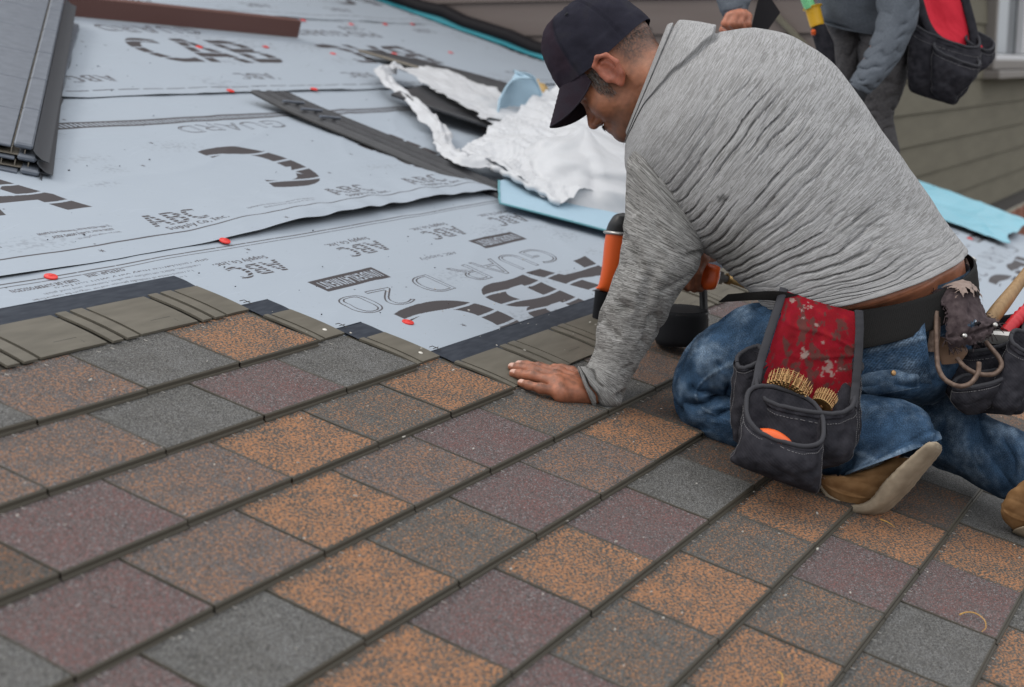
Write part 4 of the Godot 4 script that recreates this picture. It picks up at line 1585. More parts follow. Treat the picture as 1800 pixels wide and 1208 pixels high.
		for b in idx:
			for ax in 3:
				var s = [sx, sy, sz][ax]; var u = [sy, sz, sx][ax]; var v = [sz, sx, sy][ax]
				var d0 = D[b]; var d1 = D[b + s]
				if (d0 < 0.0) == (d1 < 0.0): continue
				if not (idx.has(b - u) and idx.has(b - v) and idx.has(b - u - v)): continue
				var q = [idx[b], idx[b - u], idx[b - u - v], idx[b - v]]
				if d0 < 0.0: q.reverse()
				for t in [[0, 1, 2], [0, 2, 3]]:
					var i0 = q[t[0]]; var i1 = q[t[1]]; var i2 = q[t[2]]
					var n = (pos[i2] - pos[i0]).cross(pos[i1] - pos[i0])
					nor[i0] += n; nor[i1] += n; nor[i2] += n
					T.append_array([i0, i1, i2])
		# the winding above is for normals outwards; check with one sample
		var flip = false
		if pos.size():
			var sgn = 0.0
			for k in range(0, pos.size(), maxi(1, pos.size() / 40)):
				var n = nor[k].normalized()
				var all = range(kind.size())
				sgn += val(pos[k] + n * cell * 0.7, all) - val(pos[k] - n * cell * 0.7, all)
			flip = sgn < 0.0
		for k in pos.size():
			var n = nor[k].normalized() * (-1.0 if flip else 1.0)
			mb.V.append(mb.X * pos[k]); mb.N.append((mb.X.basis * n).normalized())
			mb.U.append(Vector2(pos[k].x, pos[k].y)); mb.C.append(tint.call(pos[k], n))
		for k in range(0, T.size(), 3):
			if flip: mb.I.append_array([first + T[k], first + T[k + 2], first + T[k + 1]])
			else: mb.I.append_array([first + T[k], first + T[k + 1], first + T[k + 2]])


# ---------------------------------------------------------------- the kneeling roofer
const HO := Vector3(1.12, 0.5328, 0.2746)
const HX := Vector3(-0.9714, 0.0912, 0.2193)
const HY := Vector3(-0.081, 0.7408, -0.6668)
const HZ := Vector3(-0.2233, -0.6655, -0.7123)


func skin_tone(p: Vector3, red = 0.0, dirt = 0.0) -> Color:
	var k = 0.86 + 0.30 * f3(p.x * 24.0, p.y * 24.0, p.z * 24.0) + 0.14 * n3(p.x * 90.0, p.y * 90.0, p.z * 90.0)
	var c = Color(0.37, 0.148, 0.078)
	c = c.lerp(Color(0.42, 0.135, 0.082), clampf(red, 0.0, 1.0))
	c = c.lerp(Color(0.085, 0.045, 0.030), clampf(dirt, 0.0, 1.0))
	return Color(c.r * k, c.g * k, c.b * k)


func head_tone(p: Vector3, n: Vector3) -> Color:
	# p in head axes: x to his left, y up, z to the face
	var ear = 1.0 if p.x > 0.079 and absf(p.z) < 0.03 else 0.0
	var c = skin_tone(p, ear * 0.9 + 0.4 * sstep(0.03, 0.0, p.distance_to(Vector3(0.0, -0.09, 0.10))), 0.0)
	var h = 0.0
	# nape and sides under the cap, thinning downwards
	h = maxf(h, sstep(-0.10, -0.03, p.y) * sstep(-0.015, -0.045, p.z) * 0.92)
	h = maxf(h, sstep(-0.085, -0.03, p.y) * sstep(0.010, 0.022, p.z) * sstep(0.064, 0.046, p.z) * 0.62 * (1.0 - ear))
	h *= 0.75 + 0.5 * n3(p.x * 300.0, p.y * 300.0, p.z * 300.0)
	c = c.lerp(Color(0.030, 0.024, 0.020), clampf(h, 0.0, 0.95))
	# brow and beard shadow
	var br = sstep(0.010, 0.004, absf(p.y + 0.030 - 0.06 * (absf(p.x) - 0.03))) * sstep(0.060, 0.050, absf(p.x)) * sstep(0.07, 0.085, p.z)
	c = c.lerp(Color(0.025, 0.018, 0.015), br * 0.8)
	var bd = sstep(-0.095, -0.120, p.y) * sstep(0.01, 0.05, p.z)
	c = c.lerp(Color(0.10, 0.065, 0.05), bd * 0.5)
	var eye = sstep(0.016, 0.008, Vector2(absf(p.x) - 0.032, (p.y + 0.054) * 1.7).length()) * sstep(0.06, 0.07, p.z)
	c = c.lerp(Color(0.12, 0.055, 0.04), eye * 0.7)
	return c


func build_roofer():
	var man = thing("person", "person in grey heather shirt and dark cap kneeling on the new shingles", "person")
	# ---- body: one skin
	var mb = MB.new()
	var F = Field.new()
	var neck = Vector3(1.12, 0.4869, 0.3964)
	var chest = Vector3(1.12, 0.398, 0.5578); var belly = Vector3(1.12, 0.2353, 0.739); var pelv = Vector3(1.12, -0.0117, 0.9073); var low = Vector3(1.13, 0.1125, 0.8634)
	F.cap(neck, 0.055, chest, 0.085, 0.04)
	F.cap(chest, 0.105, belly, 0.115, 0.04)
	F.cap(belly, 0.115, low, 0.118, 0.04)
	F.cap(low, 0.118, pelv, 0.085, 0.04)
	F.cap(pelv, 0.08, Vector3(1.04, -0.028, 0.8841), 0.05, 0.03)
	F.cap(pelv, 0.08, Vector3(1.23, -0.0379, 0.9501), 0.05, 0.03)
	F.cap(Vector3(1.04, -0.028, 0.8841), 0.048, Vector3(0.92, -0.0806, 0.5798), 0.024, 0.02)
	F.cap(Vector3(1.23, -0.0379, 0.9501), 0.048, Vector3(1.26, -0.175, 0.7691), 0.030, 0.02)
	F.cap(Vector3(0.92, -0.0806, 0.5798), 0.024, Vector3(0.93, -0.1609, 0.6883), 0.022, 0.01)
	F.cap(Vector3(0.93, -0.1609, 0.6883), 0.022, Vector3(0.93, -0.1744, 0.9402), 0.03, 0.02)
	F.cap(Vector3(1.26, -0.175, 0.7691), 0.04, Vector3(1.13, -0.2449, 1.1537), 0.03, 0.02)
	F.cap(chest, 0.06, Vector3(0.97, 0.2647, 0.4928), 0.038, 0.03)
	F.cap(Vector3(0.97, 0.2647, 0.4928), 0.038, Vector3(0.875, 0.0506, 0.4567), 0.032, 0.02)
	F.cap(Vector3(0.875, 0.0506, 0.4567), 0.030, Vector3(0.8, -0.0763, 0.4298), 0.017, 0.01)
	F.cap(chest, 0.08, Vector3(1.1868, 0.3708, 0.4853), 0.05, 0.03)
	F.cap(Vector3(1.1868, 0.3708, 0.4853), 0.055, Vector3(1.4213, 0.1665, 0.5105), 0.045, 0.03)
	F.cap(Vector3(1.4213, 0.1665, 0.5105), 0.042, Vector3(1.3911, 0.1292, 0.4692), 0.028, 0.02)
	F.net(mb, 0.013, func(p, n): return skin_tone(p))
	# small of the back, bare between shirt and waistband
	loft(mb, [
		[Vector3(1.12, 0.1501, 0.8191), Vector3(0.0874, 0.06, 0.1391), Vector3(0.1657, 0.0228, -0.0455)],
		[Vector3(1.12, 0.1292, 0.8424), Vector3(0.088, 0.049, 0.1447), Vector3(0.173, 0.0228, -0.0461)],
		[Vector3(1.12, 0.1112, 0.8582), Vector3(0.0864, 0.0446, 0.1434), Vector3(0.1711, 0.0219, -0.0448)],
		[Vector3(1.13, 0.0913, 0.8638), Vector3(0.0849, 0.0393, 0.1429), Vector3(0.1556, 0.0167, -0.0402)],
		[Vector3(1.13, 0.068, 0.8683), Vector3(0.0843, 0.0382, 0.1421), Vector3(0.1391, 0.0181, -0.0359)]
	], 120, 50, func(s, t, p): return 0.0015 * f3(p.x * 12, p.y * 12, p.z * 12) - 0.006 * exp(-pow((wrapf(t, -PI, PI) + 0.75) / 0.16, 2.0)) - 0.0012 * exp(-pow((s - 0.55 - 0.05 * sin(t * 2.0)) / 0.02, 2.0)), 1.0, 1.0, 1.0, func(s, t, p, d): return skin_tone(p, 0.1, 0.05 + 0.2 * n3(p.x * 30, p.y * 30, p.z * 30)))
	# head
	F = Field.new()
	F.ell(Vector3(0, 0.012, -0.010), Vector3(0.077, 0.108, 0.099), Basis(), 0.02)
	F.ell(Vector3(0, -0.055, 0.030), Vector3(0.066, 0.088, 0.066), Basis(), 0.03)
	F.cap(Vector3(0.035, -0.115, 0.020), 0.026, Vector3(0.012, -0.142, 0.062), 0.022, 0.03)
	F.cap(Vector3(-0.035, -0.115, 0.020), 0.026, Vector3(-0.012, -0.142, 0.062), 0.022, 0.03)
	F.ell(Vector3(0, -0.140, 0.066), Vector3(0.026, 0.020, 0.022), Basis(), 0.02)
	F.cap(Vector3(0.045, -0.034, 0.074), 0.012, Vector3(0.012, -0.036, 0.086), 0.012, 0.012)
	F.cap(Vector3(-0.045, -0.034, 0.074), 0.012, Vector3(-0.012, -0.036, 0.086), 0.012, 0.012)
	F.ell(Vector3(0.033, -0.055, 0.090), Vector3(0.017, 0.011, 0.016), Basis(), 0.012, true)
	F.ell(Vector3(-0.033, -0.055, 0.090), Vector3(0.017, 0.011, 0.016), Basis(), 0.012, true)
	F.ell(Vector3(0.032, -0.055, 0.073), Vector3(0.014, 0.011, 0.012), Basis(), 0.004)
	F.ell(Vector3(-0.032, -0.055, 0.073), Vector3(0.014, 0.011, 0.012), Basis(), 0.004)
	F.cap(Vector3(0, -0.046, 0.086), 0.0085, Vector3(0, -0.088, 0.108), 0.0125, 0.012)
	F.ell(Vector3(0.014, -0.092, 0.096), Vector3(0.009, 0.008, 0.012), Basis(), 0.008)
	F.ell(Vector3(-0.014, -0.092, 0.096), Vector3(0.009, 0.008, 0.012), Basis(), 0.008)
	F.ell(Vector3(0.044, -0.078, 0.062), Vector3(0.022, 0.022, 0.022), Basis(), 0.03)
	F.ell(Vector3(-0.044, -0.078, 0.062), Vector3(0.022, 0.022, 0.022), Basis(), 0.03)
	F.ell(Vector3(0, -0.112, 0.088), Vector3(0.024, 0.007, 0.011), Basis(), 0.008)
	F.ell(Vector3(0, -0.123, 0.086), Vector3(0.021, 0.007, 0.010), Basis(), 0.008)
	for sd in [1.0, -1.0]:
		var e = func(x, y, z): return Vector3(x * sd, y, z)
		F.ell(e.call(0.082, -0.044, 0.002), Vector3(0.006, 0.034, 0.020), Basis(), 0.008)
		var rim = [e.call(0.080, -0.034, 0.022), e.call(0.087, -0.017, 0.022), e.call(0.093, -0.008, 0.006), e.call(0.096, -0.018, -0.012), e.call(0.095, -0.042, -0.019), e.call(0.089, -0.064, -0.010), e.call(0.083, -0.078, 0.004)]
		for k in 6:
			F.cap(rim[k], 0.0048 if k < 5 else 0.006, rim[k + 1], 0.0050 if k < 4 else 0.0070, 0.004)
		F.cap(e.call(0.089, -0.024, 0.006), 0.0036, e.call(0.089, -0.056, -0.007), 0.0036, 0.006)
		F.cap(e.call(0.079, -0.040, 0.021), 0.006, e.call(0.080, -0.056, 0.019), 0.006, 0.006)
		F.ell(e.call(0.095, -0.044, 0.006), Vector3(0.013, 0.021, 0.012), Basis(), 0.003, true)
	var hx = Transform3D(Basis(HX, HY, HZ), HO)
	var nk = hx.affine_inverse() * neck
	F.cap(Vector3(0, -0.060, -0.028), 0.060, nk, 0.062, 0.03)
	mb.X = hx
	F.net(mb, 0.0032, func(p, n): return head_tone(p, n))
	mb.X = Transform3D()
	# left hand, flat on the tabs
	F = Field.new()
	hand_left(F)
	F.net(mb, 0.0024, hand_tone)
	F = Field.new()
	hand_right(F)
	F.net(mb, 0.0026, func(p, n): return skin_tone(p, 0.2, 0.25 + 0.3 * n3(p.x * 60, p.y * 60, p.z * 60)))
	part(man, "body", mb.mesh(), M["skin"])
	# bare strip of lower back
	shirt(man)
	jeans(man)
	cap_and_hair(man)
	boots(man)
	belt(man)


func hand_left(F):
	var wr = Vector3(0.7654, -0.0973, 0.4197); var wr2 = Vector3(0.7831, -0.0881, 0.4138)
	var f = [[Vector3(0.7001, -0.084, 0.3807), Vector3(0.6821, -0.0782, 0.3492), Vector3(0.6852, -0.0754, 0.32), Vector3(0.6887, -0.0733, 0.3036)], [Vector3(0.7135, -0.0737, 0.368), Vector3(0.7149, -0.0638, 0.3166), Vector3(0.7138, -0.0632, 0.2879), Vector3(0.7145, -0.0626, 0.2728)], [Vector3(0.7334, -0.0667, 0.3558), Vector3(0.7363, -0.0571, 0.302), Vector3(0.7389, -0.0572, 0.2722), Vector3(0.7396, -0.0566, 0.2569)], [Vector3(0.774, -0.0679, 0.3429), Vector3(0.7719, -0.0606, 0.2996), Vector3(0.7759, -0.0597, 0.2701), Vector3(0.7714, -0.0581, 0.255)]]
	var rr = [0.0092, 0.0102, 0.0106, 0.0104]
	for k in 4:
		var q = f[k]; var r = rr[k]
		var base = wr.lerp(wr2, k / 3.0)
		F.cap(base, 0.0150, q[0], r * 1.22, 0.016)
		F.cap(q[0], r * 1.22, q[1], r * 1.02, 0.006)
		F.ell(q[1], Vector3.ONE * r * 1.08, Basis(), 0.005)
		F.cap(q[1], r * 0.98, q[2], r * 0.92, 0.004)
		F.cap(q[2], r * 0.92, q[3], r * 0.80, 0.004)
		F.ell(q[0] + Vector3(0, r * 0.55, 0), Vector3.ONE * r * 0.85, Basis(), 0.008)
	var t = [Vector3(0.7973, -0.0816, 0.3732), Vector3(0.8274, -0.0758, 0.3415), Vector3(0.837, -0.0744, 0.3169), Vector3(0.838, -0.0729, 0.2988)]
	F.cap(wr2, 0.013, t[0], 0.015, 0.014)
	F.cap(t[0], 0.016, t[1], 0.0125, 0.010)
	F.cap(t[1], 0.0125, t[2], 0.0112, 0.005)
	F.cap(t[2], 0.0112, t[3], 0.009, 0.004)
	# ball of the hand on the little-finger side, and the wrist going into the sleeve
	F.cap(wr + Vector3(0, -0.008, 0), 0.013, f[0][0] + Vector3(0, -0.008, 0.0), 0.013, 0.012)
	F.cap((wr + wr2) * 0.5, 0.0195, Vector3(0.8, -0.0763, 0.4298), 0.019, 0.012)


func hand_tone(p: Vector3, n: Vector3) -> Color:
	var tips = [Vector3(0.6887, -0.0733, 0.3036), Vector3(0.7145, -0.0626, 0.2728), Vector3(0.7396, -0.0566, 0.2569), Vector3(0.7714, -0.0581, 0.255)]
	var kn = [Vector3(0.6821, -0.0782, 0.3492), Vector3(0.7149, -0.0638, 0.3166), Vector3(0.7363, -0.0571, 0.302), Vector3(0.7719, -0.0606, 0.2996), Vector3(0.7001, -0.084, 0.3807), Vector3(0.7135, -0.0737, 0.368), Vector3(0.7334, -0.0667, 0.3558)]
	var dirt = 0.10 + 0.22 * n3(p.x * 40.0, p.y * 40.0, p.z * 40.0)
	var up = n.y
	for k in kn.size():
		var d = p.distance_to(kn[k] + Vector3(0, 0.008, 0))
		var w = 0.5 + 0.5 * sin(p.distance_to(Vector3(0.7654, -0.0973, 0.4197)) * 1500.0)
		dirt += sstep(0.016, 0.004, d) * (0.18 + 0.34 * w) * sstep(0.2, 0.7, up)
	# creases and grime on the back of the hand
	dirt += 0.30 * sstep(0.30, 0.55, absf(n3(p.x * 28.0, 3.0, p.z * 46.0)) + 0.2 * n3(p.x * 120.0, 0.0, p.z * 120.0)) * sstep(0.3, 0.7, up)
	var c = skin_tone(p, 0.25, dirt)
	for q in tips:
		var a = (q - Vector3(0.7334, -0.0667, 0.3558)).normalized()
		var e = p - q
		if e.length() < 0.0105 and up > 0.35 and e.dot(a) > -0.006:
			c = Color(0.56, 0.34, 0.27)
	return c


func hand_right(F):
	var g = [[Vector3(1.2352, 0.1147, 0.4211), Vector3(1.2033, 0.0855, 0.4057), Vector3(1.2231, 0.0555, 0.401), Vector3(1.246, 0.0441, 0.4054)], [Vector3(1.2359, 0.113, 0.4339), Vector3(1.2068, 0.0838, 0.4238), Vector3(1.2196, 0.0534, 0.4169), Vector3(1.2466, 0.0412, 0.4184)], [Vector3(1.2412, 0.1106, 0.4449), Vector3(1.2133, 0.0815, 0.4369), Vector3(1.2265, 0.0498, 0.4313), Vector3(1.2485, 0.0395, 0.4335)], [Vector3(1.2499, 0.1063, 0.4521), Vector3(1.2245, 0.0784, 0.4482), Vector3(1.2375, 0.049, 0.4414), Vector3(1.2545, 0.0407, 0.4442)]]
	var w = Vector3(1.356, 0.1167, 0.4303); var palm = Vector3(1.2588, 0.1073, 0.4251)
	F.cap(Vector3(1.3911, 0.1292, 0.4692), 0.027, w, 0.027, 0.02)
	F.cap(w, 0.026, palm, 0.024, 0.02)
	for q in g:
		F.cap(palm, 0.018, q[0], 0.0125, 0.014)
		F.cap(q[0], 0.0115, q[1], 0.0105, 0.004)
		F.cap(q[1], 0.0105, q[2], 0.0095, 0.003)
		F.cap(q[2], 0.0095, q[3], 0.0088, 0.003)
	F.cap(palm, 0.017, Vector3(1.3289, 0.1043, 0.3846), 0.014, 0.01)
	F.cap(Vector3(1.3289, 0.1043, 0.3846), 0.013, Vector3(1.3244, 0.0955, 0.3582), 0.0115, 0.004)
	F.cap(Vector3(1.3244, 0.0955, 0.3582), 0.0115, Vector3(1.318, 0.0824, 0.3407), 0.0095, 0.004)


func valley(x: float, sharp = 0.55) -> float:
	# 0 in narrow valleys, 1 on broad ridges
	return pow(absf(sin(x * 0.5)), sharp)


func shirt(man: Node3D):
	var st = [
		[Vector3(1.12, 0.4856, 0.3788), Vector3(0.0303, 0.0813, 0.0235), Vector3(0.0507, -0.0006, -0.0213)],
		[Vector3(1.12, 0.489, 0.3661), Vector3(0.0358, 0.1009, 0.0259), Vector3(0.0718, -0.0008, -0.0304)],
		[Vector3(1.12, 0.4845, 0.3757), Vector3(0.0424, 0.1123, 0.0336), Vector3(0.0922, -0.0012, -0.0387)],
		[Vector3(1.12, 0.4685, 0.3923), Vector3(0.0527, 0.1213, 0.0491), Vector3(0.1351, 0.0044, -0.0561)],
		[Vector3(1.12, 0.4448, 0.4272), Vector3(0.0697, 0.1402, 0.0733), Vector3(0.1782, 0.0067, -0.0718)],
		[Vector3(1.12, 0.4221, 0.4814), Vector3(0.084, 0.1669, 0.089), Vector3(0.1894, 0.0094, -0.0728)],
		[Vector3(1.12, 0.3887, 0.549), Vector3(0.0941, 0.1818, 0.1019), Vector3(0.1919, 0.0137, -0.0695)],
		[Vector3(1.12, 0.3409, 0.6208), Vector3(0.0973, 0.1691, 0.1131), Vector3(0.1943, 0.0169, -0.0657)],
		[Vector3(1.12, 0.2817, 0.6837), Vector3(0.0962, 0.1399, 0.1229), Vector3(0.1916, 0.0197, -0.0609)],
		[Vector3(1.12, 0.2207, 0.7396), Vector3(0.0981, 0.1111, 0.1381), Vector3(0.1886, 0.0225, -0.0566)],
		[Vector3(1.12, 0.1662, 0.7891), Vector3(0.0993, 0.0789, 0.1537), Vector3(0.1898, 0.0231, -0.0539)],
		[Vector3(1.12, 0.1306, 0.8211), Vector3(0.1005, 0.0563, 0.1651), Vector3(0.1896, 0.0185, -0.0517)],
		[Vector3(1.12, 0.1091, 0.8522), Vector3(0.0942, 0.0517, 0.1551), Vector3(0.1886, 0.0093, -0.049)],
		[Vector3(1.12, 0.1097, 0.8516), Vector3(0.0891, 0.0479, 0.1472), Vector3(0.179, 0.0107, -0.0466)]
	]
	var am = ArrayMesh.new()
	var mb = MB.new()
	var disp = func(s, t, p):
		var near = -sin(t)
		var c = cos(t)
		var d = 0.0
		# drawn folds run round the waist from the belly, fanning out over the back
		var ms = sstep(0.33, 0.50, s) * (1.0 - sstep(0.875, 0.905, s))
		var mt = sstep(-0.45, 0.1, near) * (1.0 - (1.0 - 0.35 * sstep(0.75, 0.9, s)) * sstep(0.25, 0.80, c))
		var warp = 7.0 * n3(t * 0.50, s * 1.8, 1.0) + 3.2 * n3(t * 1.3, s * 4.0, 4.0) + 0.9 * n3(t * 3.5, s * 8.0, 8.0)
		var ph = (s - 0.33) / 0.57 * TAU * 25.0 + warp - 2.6 * sin(t + 0.6)
		var own = clampf(0.45 + 1.5 * n3(floor(ph / TAU) * 3.7, t * 1.2, 9.0), 0.0, 1.3)
		var q = sin(ph * 0.5) / 0.34
		d -= 0.0080 * exp(-q * q) * ms * mt * own
		var ph2 = (s - 0.3) * TAU * 37.0 + 5.0 * n3(t * 1.6, s * 5.0, 12.0)
		var q2 = sin(ph2 * 0.5) / 0.36
		d -= 0.0026 * exp(-q2 * q2) * ms * mt * clampf(-0.1 + 1.6 * n3(t * 1.6, s * 7.0, 6.0), 0.0, 1.0)
		# soft broad drape over the shoulder blades
		d += 0.006 * f3(p.x * 5.0, p.y * 5.0, p.z * 5.0)
		d -= 0.004 * sstep(0.3, 0.42, s) * (1.0 - sstep(0.5, 0.7, s)) * (1.0 - valley((s * 34.0 + t * 2.4 + 2.0 * n3(t, s * 3, 2)) , 0.8)) * sstep(0.0, 0.6, near)
		# collar band, its seam, and the loose collar folded over behind the neck
		var tau = wrapf(t, -PI, PI)
		d -= 0.0060 * exp(-pow((s - 0.150) / 0.008, 2.0))
		d += 0.0030 * sstep(0.150, 0.138, s)
		var send = 0.172 + 0.120 * sstep(-2.3, -0.35, tau) * sstep(1.4, 0.3, tau) + 0.006 * n3(tau * 3.0, 0, 0)
		var lap = sstep(send + 0.006, send - 0.006, s) * sstep(0.150, 0.165, s)
		d += lap * (0.0075 + 0.010 * sstep(-1.5, -0.3, tau) * sin(clampf((s - 0.155) / (send - 0.150), 0.0, 1.0) * PI * 0.72))
		d -= 0.004 * exp(-pow((s - send - 0.008) / 0.007, 2.0)) * sstep(0.0, 0.3, near + 0.6)
		d -= 0.005 * exp(-pow((s - 0.205 - 0.02 * sin(tau * 2.0)) / 0.006, 2.0)) * exp(-pow((tau + 0.75) / 0.35, 2.0))
		# stitched hem
		d -= 0.0022 * exp(-pow((s - 0.886) / 0.0035, 2.0))
		d += 0.0012 * sin(t * 9.0 + 3.0 * n3(t * 2, 0, 0)) * sstep(0.86, 0.92, s)
		# bunched up over the belly
		d += 0.018 * exp(-pow((s - 0.90) / 0.05, 2.0)) * exp(-pow((wrapf(t, 0, TAU) - 3.45) / 0.35, 2.0))
		return d
	var tint = func(s, t, p, d):
		var k = 1.0 + 0.10 * f3(p.x * 7.0, p.y * 7.0, p.z * 7.0)
		# damp, soiled cloth at the side under the arm
		var soil = sstep(0.10, 0.03, p.distance_to(Vector3(1.12, 0.2353, 0.739) + Vector3(-0.16, -0.06, -0.10)))
		k *= 1.0 - 0.35 * soil
		var gv = p - Vector3(0.8407, 0.2867, 0.6498)
		var al = gv.dot(Vector3(0.866, -0.189, -0.463))
		var gd = (gv - Vector3(0.866, -0.189, -0.463) * al).length() + (0.1 if absf(al) > 0.08 else 0.0)
		k *= 1.0 - 0.6 * sstep(0.010, 0.004, gd + 0.006 * n3(p.x * 90, p.y * 90, p.z * 90))
		return Color(k, k, k * (1.0 - 0.04 * soil))
	loft(mb, st, 280, 600, disp, 5.0, 3.4, 1.0, tint)
	mb.add_to(am, M["heather_grey"])
	# sleeve of the near arm
	var sl = MB.new()
	var sd = func(s, t, p):
		var d = 0.0
		var low = sstep(0.55, 0.9, s)
		var ph = s * TAU * 10.0 + 2.4 * sin(t + 1.0) + 2.6 * n3(t * 0.9, s * 3.0, 2.0)
		d -= (0.012 + 0.010 * low) * exp(-pow(sin(ph * 0.5) / 0.40, 2.0)) * clampf(0.25 + 1.5 * n3(t * 0.9, s * 4.0, 7.0) + 0.6 * low, 0.0, 1.2) * sstep(0.1, 0.25, s) * (1.0 - sstep(0.86, 0.92, s))
		# long diagonal pull from the armpit
		d -= 0.010 * (1.0 - valley((t * 2.0 + s * 9.0), 0.6)) * sstep(0.08, 0.2, s) * (1.0 - sstep(0.4, 0.7, s)) * clampf(0.4 + n3(t * 1.5, s * 3, 3), 0.0, 1.0)
		d += 0.011 * f3(p.x * 7.0, p.y * 7.0, p.z * 7.0) * (1.0 - sstep(0.86, 0.92, s))
		d += 0.0025 * exp(-pow((s - 0.10) / 0.012, 2.0))
		d -= 0.0018 * exp(-pow((s - 0.845) / 0.006, 2.0))
		return d
	loft(sl, [
		[Vector3(1.08, 0.3039, 0.4723), Vector3(-0.0231, 0.0874, -0.0789), Vector3(0.0789, -0.0061, -0.0309)],
		[Vector3(0.98, 0.2565, 0.477), Vector3(-0.0237, 0.0779, -0.0761), Vector3(0.0813, -0.008, -0.0328)],
		[Vector3(0.945, 0.2137, 0.4844), Vector3(-0.0286, 0.0517, -0.0745), Vector3(0.0755, -0.0088, -0.0307)],
		[Vector3(0.915, 0.156, 0.4878), Vector3(-0.0297, 0.0297, -0.0678), Vector3(0.0716, -0.01, -0.0294)],
		[Vector3(0.885, 0.0915, 0.4714), Vector3(-0.0269, 0.0173, -0.0573), Vector3(0.0674, -0.0112, -0.0284)],
		[Vector3(0.865, 0.0294, 0.4519), Vector3(-0.0258, 0.0097, -0.0523), Vector3(0.0633, -0.0121, -0.0273)],
		[Vector3(0.85, -0.0253, 0.4378), Vector3(-0.0222, 0.0097, -0.0456), Vector3(0.0593, -0.0127, -0.0261)],
		[Vector3(0.825, -0.06, 0.4278), Vector3(-0.0183, 0.014, -0.04), Vector3(0.0518, -0.0119, -0.0232)],
		[Vector3(0.8, -0.0845, 0.4203), Vector3(-0.0118, 0.0338, -0.0358), Vector3(0.0515, -0.0125, -0.0235)],
		[Vector3(0.785, -0.0923, 0.4087), Vector3(-0.006, 0.0417, -0.0283), Vector3(0.0531, -0.0131, -0.0246)],
		[Vector3(0.78, -0.097, 0.3973), Vector3(-0.0017, 0.0418, -0.0201), Vector3(0.0512, -0.0128, -0.024)],
		[Vector3(0.78, -0.097, 0.4021), Vector3(-0.0018, 0.0348, -0.0176), Vector3(0.0442, -0.011, -0.0206)]
	], 170, 300, sd, 2.0, 2.1, 1.0, func(s, t, p, d): return Color(1, 1, 1) * (0.98 + 0.10 * f3(p.x * 8, p.y * 8, p.z * 8)))
	# paint flecks keep to the cloth; upper arm and forearm of the far side
	sl.tube([Vector3(1.1868, 0.3708, 0.4853), Vector3(1.1868, 0.3708, 0.4853).lerp(Vector3(1.4213, 0.1665, 0.5105), 0.5), Vector3(1.4213, 0.1665, 0.5105), Vector3(1.4213, 0.1665, 0.5105).lerp(Vector3(1.3911, 0.1292, 0.4692), 0.6), Vector3(1.3911, 0.1292, 0.4692)], [0.075, 0.066, 0.060, 0.048, 0.036], 20)
	sl.add_to(am, M["heather_sleeve"])
	part(man, "shirt", am)


